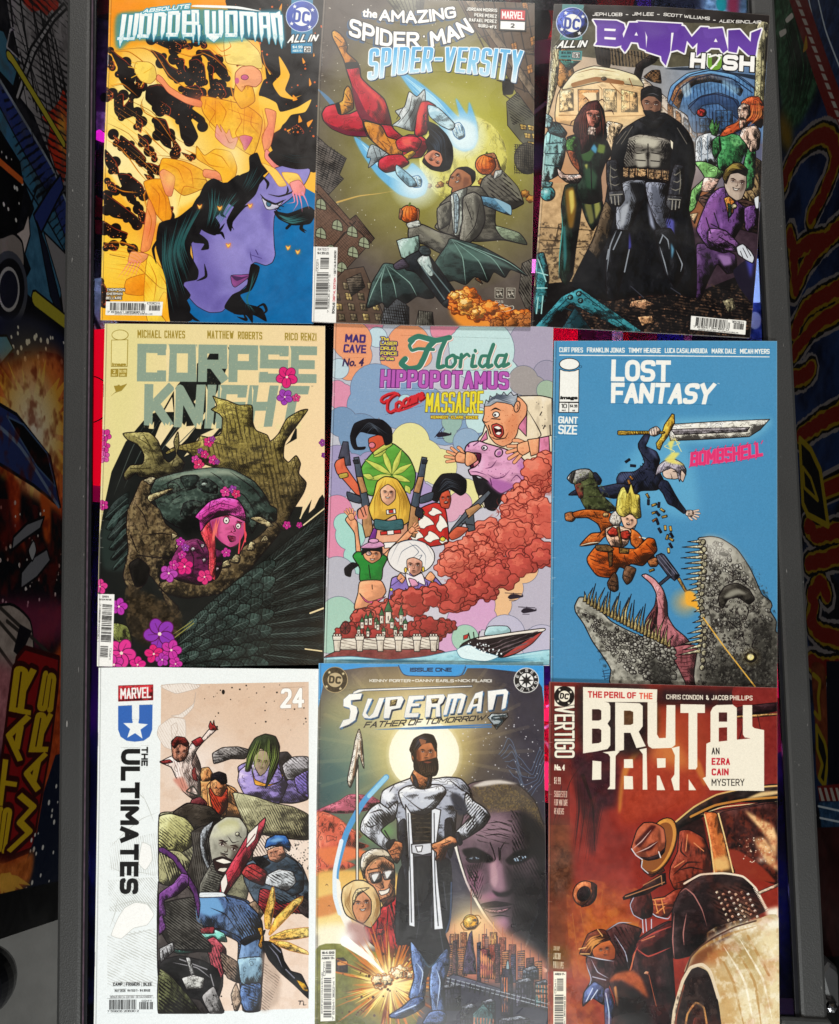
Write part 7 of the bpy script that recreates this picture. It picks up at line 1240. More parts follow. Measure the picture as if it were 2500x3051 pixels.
    for i in range(420):
        u,v=rs.random(),rs.random();x=200+560*u;y=1610+230*u+(30+250*v*min(1,.3+u*1.3));r=(5+15*u)*rs.uniform(.5,1.15)
        if x < 400 and y > 1640+(x-200)*1.5:continue
        O(x,y,r,('a09d92','8f8c82','b4b1a6','7d7a70')[i % 4],r*.8,30,ink=3);G(x-r*.3,y-r*.3,r*.7,'d0cdc2',.6)
    N('165,1610 470,1750 720,1870 810,2100 395,2090 270,1820','1a1814',22,.62,.7);F('600,1900 720,1990 760,2090 640,2090','2c2a26',soft=14,al=.8)
    for i in range(26):
        u=i/25;x=225+500*u;y=1560+270*u**.9;h=(46+84*math.sin(u*3)+((i*7) % 5)*19)*.78;F([(x-11,y+24),(x-2+(i % 3)*3,y-h*.4),(x+h*.16+((i*5) % 7)*5-8,y-h),(x+8,y-h*.3),(x+13,y+28)],'e4d8a8',4,0,g=('a08a54',90))
    F('900,1210 935,1200 980,1196 1040,1210 1130,1270 1200,1370 1240,1450 1280,1540 1330,1580 1340,1610 1330,1640 1365,1700 1362,1760 1380,1800 1380,2100 900,2100 890,1900 920,1760 910,1600 895,1480 920,1380 915,1290',sc,6,g=('7a766c',70),tex=.14,ts=24,fm=.5,part='illustrated_monster_hide')
    F('930,1215 1000,1205 1120,1275 1190,1380 1000,1420 930,1400','a5a196',soft=16,al=.9,tex=.1);
    for i in range(260):
        u,v=rs.random(),rs.random();y=1230+830*v;x0=930+20*math.sin(v*5);x1=1060+min(1,v*2)*270;x=x0+(x1-x0)*u;r=rs.uniform(7,17)*(1.2-.3*u)
        if math.hypot((x-1130)/120,(y-1570)/100) < 1:continue
        b='b8b5aa' if y < 1450 else '8d8a80';O(x,y,r,b if i % 2 else '9c998f',r*.8,60,ink=2.5);G(x-r*.3,y-r*.3,r*.6,'dedbd0',.5 if y < 1500 else .3)
    N('960,1380 1240,1450 1380,1700 1380,2100 920,2100','1c1a17',28,.60,.8);N('960,1250 1240,1380 1330,1600 1000,1500','3a3832',14,.66,.7)
    for i in range(900):
        x,y=rs.uniform(905,1375),rs.uniform(1215,2095);t=(y-1215)/880;xr=1045+min(1,t*1.7)*300
        if x > xr-14:continue
        k=.75+.25*math.sin(x*.02+y*.013);a.O(x,y,rs.uniform(4,9),('c4c0b4','8a867a','a8a498','5a564e')[i % 4] if y < 1600 else ('8a867a','5a564e','6f6b62','33302b')[i % 4],rs.uniform(3,7),rs.uniform(0,180),ink=1.5,al=.8)
    F('1020,1560 1056,1496 1130,1474 1200,1510 1236,1570 1200,1600 1140,1560 1080,1570 1050,1620 1030,1610','3a3630',5,tex=.12);F('1050,1560 1090,1520 1140,1510 1190,1540 1140,1540 1090,1560','8a867a',soft=4);F('1025,1292 1050,1290 1082,1306 1060,1314 1030,1304','0d0c0a',3);F('1240,1700 1360,1720 1380,2100 1100,2100 1180,1960','1c1a17',soft=40,al=.7);F('940,1960 1100,1900 1240,2100 940,2100','1c1a17',soft=40,al=.65);F('940,1210 1040,1215 1120,1290 1060,1340 960,1320','dcd8cc',soft=20,al=.55)
    LL('1060,1480 1150,1450 1230,1520/1180,1600 1200,1640 1180,1700/1120,1820 1160,1780 1180,1840/1250,1780 1220,1850 1260,1880/1080,1700 1130,1740/1110,1890 1130,1960 1200,2000 1280,1960',7);G(1212,1915,80,'a08a4c',.7);O(1212,1915,34,'3a3018',30,ink=6);O(1212,1915,20,'e0d08a',18);G(1208,1910,20,'fff6d0',.9)
    for i in range(22):
        y=1225+i*31;x=915+12*math.sin(i*.5);ln=60+45*math.sin(i*.35+.4)+(i % 2)*26;F([(x+10,y-11),(x-ln,y+12+(i-8)*1.2),(x+12,y+13)],'dccfa0',4,0,g=('f0e8c8',180))
    for i in range(18):O(930+10*math.sin(i*.6),1230+i*44,15,'b0a88c',17,ink=4)
    L('930,1680 1060,1860 1240,2092',8,'e8b24c',0,.9);N('1000,1900 1380,1750 1380,2100 1000,2100','8a877c',14,.66,.7)
    LL('330,2000 370,1990/335,2015 375,2010/330,2030 380,2025/345,2045 370,2040/335,1995 345,2050',4,'24405a')
    # lettering
    wh='eeede6'
    for t,x0,x1 in (('CURT PIRES',73,214),('FRANKLIN JONAS',237,462),('TIMMY HEAGUE',485,678),('LUCA CASALANGUIDA',701,955),('MARK DALE',980,1125),('MICAH MYERS',1149,1325)):
        y=69+(x0-73)*.008;a.T(t,f'{x0},{y} {x1},{y+2}/{x0},{y+30} {x1},{y+32}',wh,.23,gap=.7,rnd=1,part='credit_line')
    F('73,113 700,117 1326,124 1326,129 700,123 73,119',wh,sm=0)
    a.T('LOST','384,142 738,148/380,272 736,276',wh,.25,gap=.25,rnd=2.2,part='title_lettering');a.T('FANTASY','382,280 1008,284/380,402 976,410',wh,.25,gap=.2,rnd=2,part='title_lettering');a.T('TM','1014,282 1028,283/1014,288 1028,289',wh,.2)
    O(133,170,59,wh,34,ink=4,part='publisher_emblem');F('76,200 100,210 133,213 165,210 190,200 188,396 72,396',wh,4,0,part='publisher_emblem');a.T('image','80,360 184,360/76,386 180,386','141414',.16,'B');F('72,398 188,400 187,458 70,457',wh,4,0,part='price_box');L('130,400 129,458',4,'141414',0);a.T('10','84,406 118,407/84,432 118,433','141414',.16);a.T('$4.99','137,410 180,411/137,428 180,429','141414',.2);a.T('MAY','88,441 112,441/88,450 112,450','141414',.2);a.T('US','150,442 166,442/150,451 166,451','141414',.2);O(200,185,7,bl,ink=2,ic='1a3a54')
    a.T('GIANT','68,480 184,484/67,522 182,526',wh,.27,gap=.35,rnd=1.4,part='size_lettering');a.T('SIZE','68,531 180,534/66,586 178,590',wh,.26,gap=.35,rnd=1.4,part='size_lettering')
    bs='848,698 1000,676 1130,662 1270,636/852,778 1000,760 1130,744 1284,716'
    a.T('BOMBSHELL',bs,'d83a72',.2,out='e85a8a',ow=3,rnd=.4,gap=.6,slant=.12,part='guest_lettering')
    for i in range(10):x=855+i*44;y=690-i*5.6;L([(x,y+80),(x-8,y+96)],6,'d83a72',2);L([(x+24,y+4),(x+34,y-14)],6,'d83a72',2)
    return a
# ------------------------------------------------------------------ bottom left: white sheet with a panel of brawling figures
def c7():
    a=Art(270,1970,1.9602,'47,38 700,30 1346,21 1339,700 1326,1400 1317,2185 650,2185 18,2180 28,1500 40,700',bg='e9ebe8')
    TENS[0]=0.2;a.form,a.feather=.55,.6
    F,L,LL,S,O,H,G,N=a.F,a.L,a.LL,a.S,a.O,a.H,a.G,a.N
    ic='1a1614';F('0,0 1353,0 1353,2200 0,2200','e8eceb',sm=0,g=('e2e8ea',90))
    pan='412,138 1274,121 1274,1400 1272,2028 396,2054 400,1400'
    # faint pencil ghosts in the margin
    a.setclip('98,1060 420,120 640,120 640,700 400,760 396,2054 98,1940',0)
    gh='b9bbb6'
    LL('300,770 340,860 370,940/290,780 310,800/110,1090 200,1000 300,920 400,880/110,1200 200,1240 300,1280/150,1260 260,1230 380,1250/110,1440 250,1400 380,1420/120,1500 200,1600 380,1560/160,1380 140,1480 110,1560',4,gh);H('110,1060 390,1000 390,1260 110,1220',80,13,3,gh,.8);H('100,1280 390,1260 390,1480 110,1460',50,12,4,gh,.9);H('98,1600 390,1560 390,1900 98,1900',25,15,4,gh,.9);F('200,1440 260,1410 330,1420 370,1480 330,1540 250,1560 180,1620 120,1600 160,1500','f0efec',3,ic=gh);F('300,1060 350,1080 360,1160 320,1220 280,1180','eeedea',3,ic=gh)
    a.setclip()
    F(pan,'d8bda8',0,0,g=('e4cdbd',90),part='illustrated_panel');a.setclip(pan,0)
    G(900,200,560,'d3b49c',.8,1);G(1100,1050,320,'e9dad0',.9,1.2);G(620,600,320,'e8d8ce',.9,1.2);N(pan,'c9a890',60,.6,.4,0)
    a.dots('700,140 1250,140 1250,420 640,300',40,1.5,6,ic,2);a.dots('1160,1060 1274,1060 1274,1220 1160,1180',50,1.5,5,ic);O(775,180,9,ic,14)
    a.setclip()
    for p in ('410,150 500,190 620,160 640,140 560,130 440,136','520,310 600,250 615,180 600,270 540,330 470,320','390,430 400,380 470,330 550,340 555,440 500,520 430,500','470,380 500,360 510,400 480,460'):F(p,'e6dad0',3,ic='b9a89c');H(p,60,14,3,'b8a698',.7)
    a.setclip('350,100 1274,100 1274,2060 390,2060',0)
    # the bodies under the tangle, so that limbs join
    F('480,880 560,830 700,820 900,790 1060,830 1274,900 1274,1040 1080,1030 960,1010 940,1240 900,1420 760,1400 620,1400 500,1330 400,1300 400,900','9a977a',6,g=('7d7a64',80),fm=.6);H('400,900 1274,900 1274,1040 940,1240 620,1400',55,15,4,ic,.6)
    F('600,1350 780,1360 920,1400 1000,1520 1015,1700 1000,1900 990,2040 890,2040 860,1760 860,1640 760,1590 640,1560','445a80',6,g=('2f4060',60));F('396,1290 520,1280 600,1360 650,1540 720,1640 770,1780 770,1900 720,2040 640,2060 560,1960 396,1860','5a5250',6,g=('35302f',100),fm=.6);F('890,1190 1000,1140 1120,1110 1230,1190 1274,1300 1274,1450 1100,1470 980,1440 900,1290','4a5866',6,tex=.08);F('860,620 940,580 1120,560 1274,580 1274,800 1180,830 1000,820 900,780','7d70a6',6,tex=.06);F('470,570 590,500 640,600 660,760 620,820 540,760 490,660','d2b4a8',5);F('640,700 700,690 840,740 920,860 900,920 760,910 640,900','c98f5c',5);H('600,1350 1000,1520 990,2040 890,2040 860,1640',40,13,5,ic,.8)
    # lunging man in white and red
    F('405,590 470,555 560,530 590,480 640,460 690,400 740,380 735,400 660,470 620,520 590,600 640,700 640,790 560,760 500,680 470,620','e6d2c8',5,tex=.05,part='illustrated_lunging_man');F('590,470 640,442 660,470 620,500','9a2a30',4);F('690,380 700,350 712,372 720,345 724,372 744,400 700,402','b5302f',4);F('405,585 460,575 480,590 430,600','a03a3a',4);F('480,690 540,680 580,760 540,760','c98a7a',soft=6);F('590,640 610,620 626,700 600,690','a03a3a',3);H('470,560 600,540 640,780 540,740',70,14,4,'6a4a44',.7)
    F('472,470 500,445 545,450 572,480 570,540 545,580 510,588 480,560','c98a72',5);F('470,480 500,440 550,446 575,480 560,500 520,480 490,510','7a2a24',4);face(a,530,535,36,-8)
    # woman with long dark hair in violet
    F('712,540 770,505 860,500 930,520 900,570 820,570 760,590 720,598','8f8a88',5,tex=.08);H('712,540 860,500 930,520 760,590',30,13,5,ic);LL('720,560 760,560/715,580 750,575/730,545 770,545',4);F('870,640 930,600 1090,620 1150,720 1100,830 1000,810 900,780 860,700','8a78b8',5,g=('b0a0d8',200),part='illustrated_violet_top');F('935,590 960,690 1040,720 1110,700 1130,640 1090,560 1120,690 1040,730 960,720','d9983c',4);F('1090,540 1150,530 1200,600 1150,700 1110,640','2a2628',4);F('1120,610 1180,560 1270,560 1280,680 1150,690','a09ca0',5,tex=.06);F('1190,680 1274,640 1274,800 1210,760','7a6ab4',5);H('1120,560 1274,560 1274,800 1190,760',40,15,5,ic,.8)
    F('955,560 990,520 1040,530 1050,590 1020,650 990,670 960,620','a58a80',4,part='illustrated_violet_woman_head');face(a,1003,590,42,8);F('905,640 920,520 960,450 1020,425 1080,440 1105,500 1090,620 1050,700 1020,740 1050,600 1030,530 990,510 955,560 930,640','26301c',5,part='illustrated_violet_woman_hair');S('960,460 910,560 890,660','1080,440 1100,560 1030,740',18,5,'93a854',.8);
    # barefoot boy
    F('640,660 650,625 690,620 720,670 690,700 650,700','cf8f5c',4);F('680,730 720,690 790,720 840,760 890,800 910,860 920,940 890,930 870,860 800,820 790,900 720,900 690,850','d99a64',5,part='illustrated_boy');F('690,745 720,740 770,770 800,740 800,850 760,900 710,850','b03a24',5,tex=.1);H('690,745 800,740 800,850 720,880',60,12,5,ic,.8);F('700,700 730,670 780,680 795,740 765,790 725,780 700,740','d0885a',4);face(a,745,745,28,10);F('705,700 710,660 750,645 790,660 797,710 770,720 730,690','18141a',4);F('575,860 590,810 640,790 680,830 660,900 650,960 610,960 590,900','6a2f34',5,tex=.08);H('575,860 680,830 650,960',70,13,5,ic);F('870,850 910,850 920,930 890,940','d99a3c',4);LL('570,760 590,790 640,790 560,760 600,730 650,800 650,760 690,740',8,'3a3a34')
    # great bald brute
    br='a8a584'
    F('830,770 960,790 1080,830 1180,850 1274,900 1274,1040 1180,1040 1040,1010 920,1000',br,5,g=('9a9270',30),tex=.06);H('830,770 1180,850 1274,900 1274,1040 920,1000',62,13,5,ic,.8,fade=90);F('480,890 570,830 700,850 760,920 700,990 620,1000','3a332c',5);F('400,910 470,890 560,920 610,990 590,1080 520,1120 400,1110','c4c08a',6,g=('9a9660',60),part='illustrated_brute_shoulder');H('400,910 560,920 610,1040 400,1110',40,14,6,ic,fade=60);F('400,1110 520,1110 590,1180 570,1260 460,1310 400,1290','a5a17a',5);H('400,1110 590,1180 460,1310',70,14,7,ic);F('590,1000 660,960 720,1000 700,1140 730,1280 780,1380 600,1360 560,1250 600,1120','2d2824',5);H('590,1000 720,1000 780,1380 600,1360',80,12,5,'6a6660',.7)
    F('640,1010 660,970 720,930 690,1000 660,1080 690,1180 710,1240 660,1300 680,1340 640,1330 650,1270 690,1230 650,1140 640,1080','9fa4aa',4,sm=0)
    F('690,1040 720,960 790,910 870,915 915,980 905,1080 860,1150 800,1220 750,1240 710,1180','b4b2a2',6,g=('8a877c',90),tex=.06,part='illustrated_brute_head',fm=1.4);F('740,960 800,920 860,930 870,980 780,1010','b5b28a',soft=10);face(a,800,1085,78,22,mouth='grim');LL('800,1020 830,1060 870,1050/760,1060 800,1050/850,1000 880,1030',5);O(858,1010,12,'c9c4a8',ink=3)
    F('720,1160 800,1260 740,1380 640,1360 640,1300','6a6860',4,tex=.08);H('720,1160 800,1260 740,1380 640,1360',20,13,6,ic)
    F('715,1160 770,1142 836,1168 820,1220 770,1246 730,1222','2a1210',6,fm=0);F('728,1166 772,1152 826,1174 780,1184','ece4d6',3,fm=0);F('742,1222 776,1232 812,1214 790,1206 756,1208','d8cfc0',3,fm=0);LL('700,1130 690,1180 710,1230/860,1130 870,1170 840,1220/760,1120 800,1130',6);F('700,1020 780,960 860,960 840,1000 740,1030','d0ceb0',soft=10,al=.7)
    # red plank, man in blue
    F('750,1390 760,1280 850,1130 920,1010 1016,915 1022,930 1000,1010 940,1130 880,1240 800,1350 760,1396','a5283a',6,g=('c04a58',-30),tex=.06,part='illustrated_red_plank');F('920,1010 980,955 960,1040 910,1090','e6dcd4',3);F('760,1290 790,1240 800,1300 770,1370','e6dcd4',3);LL('860,1140 960,1010/800,1310 880,1180',5,'4a0c18')
    F('990,1170 1060,1140 1130,1130 1200,1170 1245,1240 1240,1340 1180,1370 1130,1340 1030,1290 960,1200','35424f',6,tex=.1,part='illustrated_blue_man');F('1030,1250 1100,1215 1180,1230 1200,1290 1150,1340 1080,1320 1020,1300','c4c8cc',5);H('1030,1250 1180,1230 1200,1290 1080,1320',30,15,6,ic);F('905,1200 950,1180 1030,1230 1010,1310 930,1280 880,1240','a63a3c',5,tex=.08);LL('920,1200 1010,1250/910,1220 1000,1280',5);F('940,1150 1000,1140 1050,1180 1000,1210','1d1c1e',4);F('1030,1110 1060,1090 1120,1080 1140,1140 1090,1175 1045,1160','c58a70',4);face(a,1068,1120,26,-14);F('1018,1090 1030,1040 1080,1014 1140,1020 1168,1070 1160,1110 1120,1080 1060,1080','34609c',5,part='illustrated_blue_cap');F('1040,1050 1090,1030 1130,1040 1080,1060','6f9ccc',soft=4)
    F('990,1330 1050,1340 1100,1420 1200,1400 1274,1440 1274,1480 1180,1470 1080,1500 980,1450','8a2a30',5,tex=.08);F('1200,1360 1274,1400 1274,1500 1220,1460','3a3030',5);H('990,1330 1274,1400 1200,1480 980,1450',30,14,6,ic);F('910,1430 960,1400 1010,1470 980,1510 930,1470','8a7460',5)
    # blue trousers, teal cloth, bent leg
    F('600,1380 700,1360 790,1370 900,1400 980,1480 1000,1560 1010,1700 990,1870 880,1880 860,1760 880,1620 780,1570 640,1540 600,1480','4a5f88',6,g=('6a86a4',100),tex=.08,part='illustrated_blue_trousers');F('605,1390 740,1380 780,1460 690,1490 610,1450','6f9cc8',soft=6);F('640,1350 770,1350 790,1375 640,1380','dce0e4',4);H('780,1370 1000,1500 1000,1640 880,1620',55,14,7,ic);F('860,1740 1005,1730 990,1890 880,1880','7f9cb0',4,tex=.06);F('880,1890 990,1880 1000,1960 960,2040 900,2040 870,1970','566f9c',6,tex=.08);H('880,1890 990,1880 960,2040',20,15,6,ic);LL('900,1640 990,1620/700,1440 790,1480 860,1580/930,1500 960,1600',6)
    F('460,1640 560,1610 700,1560 780,1590 795,1640 700,1630 660,1690 520,1710 470,1690','6fc4b4',5,g=('8fd8c8',0));F('640,1560 720,1550 720,1590 650,1590','8a3038',4);F('665,1640 720,1610 790,1680 790,1780 760,1860 710,1800 690,1720','b0505c',5,tex=.08);H('665,1640 790,1680 760,1860 700,1760',70,15,6,ic)
    F('400,1420 600,1380 620,1560 700,1650 700,1700 480,1680 400,1560','2a2724',5);H('400,1420 600,1380 700,1680 480,1680',35,13,5,'6f6c66',.8);F('400,1090 430,1090 500,1140 560,1230 620,1330 640,1420 630,1500 600,1360 530,1240 480,1160 400,1110','5a3068',5);F('400,1360 480,1300 530,1240 570,1250 570,1310 500,1370 430,1400 440,1480 400,1500','7a4a8c',5,tex=.08);F('400,1600 440,1560 420,1480 400,1500','7a4a8c',4)
    F('400,1750 520,1720 660,1750 740,1800 760,1870 720,1990 780,2040 700,2060 640,1980 560,1960 480,1860 400,1800','1d1b1c',6);LL('480,1760 620,1790 700,1850/520,1740 680,1800/560,1860 640,1900/700,1830 720,1900',7,'8a888c');F('530,1850 600,1830 665,1850 660,1910 560,1920','c9c8c4',5,0);F('555,1730 580,1730 610,1830 585,1835','b0b0b0',4,0);F('650,1960 720,1900 780,2050 700,2060','8f8c8c',4,tex=.08);F('400,1680 480,1640 490,1690 410,1760','a9a9ac',5,0);LL('420,1690 430,1740/445,1675 455,1725/468,1660 475,1700',5)
    F('400,1800 470,1840 560,1940 640,2060 396,2056','6f7250',5,g=('4f523a',60));H('400,1800 640,2060 396,2056',35,17,9,ic);F('760,1700 860,1760 870,1880 800,1850 770,1780','8a7668',4,tex=.1);H('760,1700 860,1760 870,1880 780,1840',45,13,6,ic)
    F('820,1950 850,1880 880,1980 860,2040 840,2040','b9a08c',4);F('1000,1700 1060,1740 1110,1840 1100,1980 1040,2040 990,2040 1010,1900','b09a8a',soft=10,al=.7);H('1000,1740 1110,1840 1040,2040 1000,2040',35,14,4,'6a5a50',.7)
    # dark diver with yellow streaks
    for p in ('1020,1560 1015,1480 1055,1330 1070,1320 1078,1400 1050,1560','1040,1590 1080,1500 1180,1400 1240,1372 1230,1410 1130,1520 1050,1600','1050,1610 1140,1570 1274,1555 1274,1610 1140,1630 1050,1625','1045,1630 1150,1640 1260,1690 1274,1715 1160,1690 1050,1645'):F(p,'e8a43c',3,g=('f4d87c',0),ic='a8641c',al=.92)
    F('870,1640 910,1610 980,1590 1020,1570 1010,1600 940,1640 900,1660','17161a',4);F('975,1560 1000,1556 1010,1610 1000,1680 980,1660 995,1610','c98a1c',4);F('1000,1640 1050,1640 1110,1680 1130,1750 1170,1810 1230,1830 1274,1920 1274,1970 1190,1890 1110,1820 1040,1740','17161a',6,part='illustrated_dark_diver');F('1200,1860 1250,1880 1274,1930 1240,1920','d9a02c',4);LL('1040,1660 1090,1720 1120,1790/1140,1800 1190,1850/1060,1650 1110,1700',7,'7a7a88')
    LL('1215,1985 1240,1985/1225,1985 1222,2005/1245,1985 1243,2008 1262,2006',5)
    a.dots('640,1920 860,1960 860,2040 700,2040',14,2,6,ic);a.setclip()
    # lettering
    F('163,144 364,138 364,226 163,234','c2323a',4,0,ic='8a2024',part='publisher_emblem');a.T('MARVEL','174,158 354,150/174,222 354,214','eeece8',.25,gap=.4,rnd=.8)
    F('161,262 242,258 242,340 284,340 284,256 362,254 360,400 345,440 310,464 258,470 210,464 175,440 161,400','3a66ae',0,0,part='series_emblem');F('242,256 284,256 282,352 244,352','e8ebea',sm=0);star(a,262,388,76,'e8ebea',.05)
    a.T('THE','336,500 334,612/298,500 296,612','222222',.24,gap=1.2,part='series_lettering')
    a.T('ULTIMATES','290,512 278,1360/178,512 170,1360','1c1c1c',.25,gap=1.2,rnd=2.2,part='title_lettering')
    a.T('24','1114,160 1248,154/1106,276 1246,270','f4f1ec',.24,out='a89688',ow=3,gap=.8,rnd=2,part='issue_number')
    for t,x0,x1 in (('CAMP',132,187),('FRIGERI',207,287),('BLEE',309,358)):a.T(t,f'{x0},1877 {x1},1876/{x0},1896 {x1},1895','2a2a2a',.2,part='credit_line')
    LL('196,1874 196,1900/298,1874 298,1900',3,'8a8a8a',0)
    a.T('MAY 2026','142,1918 204,1917/142,1930 204,1930','2a2a2a',.17,part='rating_line');a.T('RATED T+','216,1917 280,1917/216,1930 280,1930','2a2a2a',.17);a.T('$4.99 US','288,1916 348,1916/288,1930 348,1930','2a2a2a',.17)
    a.T('BONUS DIGITAL EDITION - DETAILS INSIDE!','116,1955 360,1953/116,1967 360,1965','6a6a6a',.13,part='promotion_line')
    barcode(a,'110,1976 368,1974/110,2034 368,2032',31,wide=.62);a.box('96,1970 372,1966 372,2052 96,2056','barcode');a.T('02411','300,1978 356,1977/300,1988 356,1987','2a2a2a',.15);a.T('7 59606 20830 2','98,2038 282,2036/98,2050 282,2048','2a2a2a',.15)
    return a
# ------------------------------------------------------------------ bottom middle: bearded man in robe before a sun
def c8():
    a=Art(930,1960,1.9423,'38,31 700,36 1340,45 1345,700 1358,1500 1368,2190 690,2190 14,2190 20,1500 26,800',plane=('z',.0048),bg='4a4652')
    a.form,a.feather=0.65,0.7
    F,L,LL,S,O,H,G,N=a.F,a.L,a.LL,a.S,a.O,a.H,a.G,a.N
    ic='12100f'
    F('0,0 1398,0 1398,2200 0,2200','413d4a',sm=0,g=('38343f',0),tex=.05,ts=60);F('0,300 420,200 560,800 520,1500 0,1500','5c6a5c',soft=60);G(640,560,620,'a08a54',.8,1.2);F('0,420 200,400 300,700 0,900','3d5a5c',soft=40)
    for i in range(18):
        t=math.radians(150+i*13);L([(650+200*math.cos(t),560+200*math.sin(t)),(650+620*math.cos(t),560+620*math.sin(t))],20,'e0cc90',2,.10)
    G(560,330,640,'c8b078',1,.8,420);G(640,330,420,'ece0bc',.9,1,190);G(300,560,300,'8aa08a',.5,1,380);G(650,560,330,'f0dc8a',1,.9);O(648,560,204,'f6eccc');G(648,560,230,'fffbe8',1,.6)
    a.dots('860,340 1340,340 1340,860 880,800',130,1.5,4,'d8d8e0',3)
    for i in range(6):q=[(1080+i*12+t*40,560+i*34-80*math.sin(t*1.1+i*.3)+20*math.sin(t*3)) for t in np.linspace(0,6,10)];L(q,3,'6a86a8',0,.7)
    # left landscape
    F('20,890 150,830 220,790 340,800 400,840 330,880 200,900','a8586a',3,ic='6a2f44');F('20,900 140,920 230,990 310,1010 260,1060 330,1090 200,1130 110,1150 250,1200 20,1260','c9604a',3,ic='8a3a34',tex=.08);F('20,1110 200,1090 330,1130 230,1170 100,1200','d9784c',soft=4);F('250,960 420,940 480,1020 330,1070','6a8a5c',soft=16);F('20,1250 300,1230 500,1260 500,1560 20,1600','dca858',g=('f0dc9c',90),soft=8);F('20,1400 120,1370 200,1420 130,1480 20,1500','d08a54',soft=6);F('20,1560 300,1540 520,1640 20,1720','efe6c8',soft=16);LL('75,1320 85,1310 95,1322/120,1360 130,1350 138,1362/90,1440 98,1432 106,1442',3,'5a3a2a')
    F('20,1690 200,1660 480,1740 640,1840 560,2190 10,2190','7a7a34',0,tex=.1,g=('5a5a2c',90));F('140,1740 180,1736 205,1760 205,1820 140,1820','3a2a2c',4,0);F('150,1760 200,1756 200,1776 150,1780','c98a4c');
    # blue and white ring
    L('430,690 300,830 200,1010 140,1230 140,1360',34,'4f94c8',0);L('428,692 330,800',26,'8fc4e0',0);L('140,1300 160,1430 240,1600 340,1740 460,1850',46,'efe9dc',0);L('170,1060 132,1230 132,1380 160,1480',24,'d8e4ec',0)
    L('830,1080 900,1300 1010,1500 1150,1650 1350,1810',22,'e6e0d4',0)
    # flag staff
    F('254,620 268,620 268,1290 254,1290','e4dccc',4,0);F('272,412 290,480 300,640 270,560 262,640 222,750 205,700 238,540 250,470','ded2c0',5,part='illustrated_flag');LL('268,470 250,600 226,730/276,480 290,600/262,520 240,680',5,'8a6a54')
    # huge stern face
    F('900,740 980,712 1090,708 1200,740 1290,830 1340,960 1398,1000 1398,1700 1330,1700 1230,1660 1130,1640 1010,1490 900,1290 840,1080 880,900','6f5a64',6,g=('3f3238',0),tex=.06,ts=50,part='illustrated_stern_face')
    F('920,745 1000,715 1100,712 1210,745 1300,850 1345,1000 1300,1060 1290,930 1200,880 1040,900 990,960 930,860','4f4636',0,tex=.14,ts=8,soft=8,al=.75);N('920,745 1100,712 1300,850 1345,1000 1200,880 1040,900','8a7444',7,.56,.8,0);F('930,742 1000,712 1090,706 1190,730 1080,730 980,745','c9c0b8',soft=3)  # brown grain over the brow: foil glare drawn as colour
    F('1200,880 1290,930 1345,1000 1398,1100 1398,1640 1240,1640 1330,1450 1310,1200 1220,1060','141013',soft=16,al=1);F('930,920 1090,900 1180,1000 1060,1060 900,1040','8f7580',soft=24,al=.9);F('1020,1180 1060,1150 1100,1200 1120,1340 1060,1350 1030,1300','937280',soft=10);F('950,1380 1060,1350 1090,1380 1000,1420','8f6478',soft=10);F('1050,1520 1120,1500 1160,1560 1090,1590','a07488',soft=10);F('900,1180 960,1200 990,1300 940,1380 900,1290','8a6074',soft=14)
    F('870,1110 950,1100 1040,1150 1050,1185 960,1180 890,1150','120d10',soft=3);F('1120,1170 1180,1120 1270,1100 1300,1130 1230,1180 1150,1200','120d10',soft=3);F('890,1160 940,1145 990,1160 970,1185 910,1185','1a1216',3);F('905,1162 940,1150 972,1162 945,1174','a8c0dc',2);F('1160,1165 1200,1146 1250,1148 1220,1175 1180,1180','a8c0dc',2);O(938,1162,10,'12121c');O(1205,1160,10,'12121c')
    F('1120,1200 1160,1260 1150,1340 1090,1360 1040,1345 1070,1380 1130,1380 1180,1330','1d1419',soft=3);F('980,1425 1060,1410 1160,1425 1090,1440 1000,1445','24141a',4);F('990,1450 1070,1460 1150,1445 1100,1475 1030,1475','a87a84',4);LL('1040,1090 1060,1160 1050,1180/1080,1100 1085,1170/960,1250 940,1310 960,1370/1180,1380 1200,1440/1030,1500 1090,1490 1150,1500',7);H('930,940 1160,940 1140,1080 960,1080',15,26,5,ic,.6);H('890,1200 960,1200 960,1400 930,1380',60,15,6,ic);H('1180,1300 1330,1260 1300,1600 1150,1560',75,15,7,ic,.8);LL('1000,960 1080,950 1160,970/990,1000 1090,990 1160,1010',5)
    F('1290,1450 1340,1340 1398,1320 1398,1800 1230,1690 1250,1580','1c1a22',5);F('1250,1600 1310,1450 1290,1580 1230,1690','6a8088',4)
    F('1130,1230 1220,1240 1330,1300 1330,1640 1230,1660 1120,1600 1170,1480 1150,1380','171216',soft=26,al=.8);F('880,1190 940,1180 990,1190 960,1240 900,1230','3a2a32',soft=8,al=.8);H('1150,880 1340,960 1340,1640 1180,1560',62,16,7,'0c0a0b',.9);H('900,1200 1000,1180 980,1400 920,1380',110,13,5,ic,.7);LL('1120,1060 1090,1110 1094,1190/1030,1070 1050,1120/1000,1030 1080,1020 1150,1040',7);F('1035,1190 1060,1180 1075,1280 1060,1330 1035,1300','b8949c',soft=5,al=.8)
    # couple at the left
    F('300,1560 360,1500 440,1400 500,1380 560,1500 580,1700 480,1740 400,1700 330,1640','a0262a',6,tex=.08,part='illustrated_red_shirt');LL('440,1440 430,1640/380,1520 370,1640/500,1420 470,1560',7);H('440,1400 560,1500 580,1700 480,1740',75,20,9,ic);F('370,1570 410,1565 410,1600 372,1604','c03a38',4,0)
    sk='c98a64'
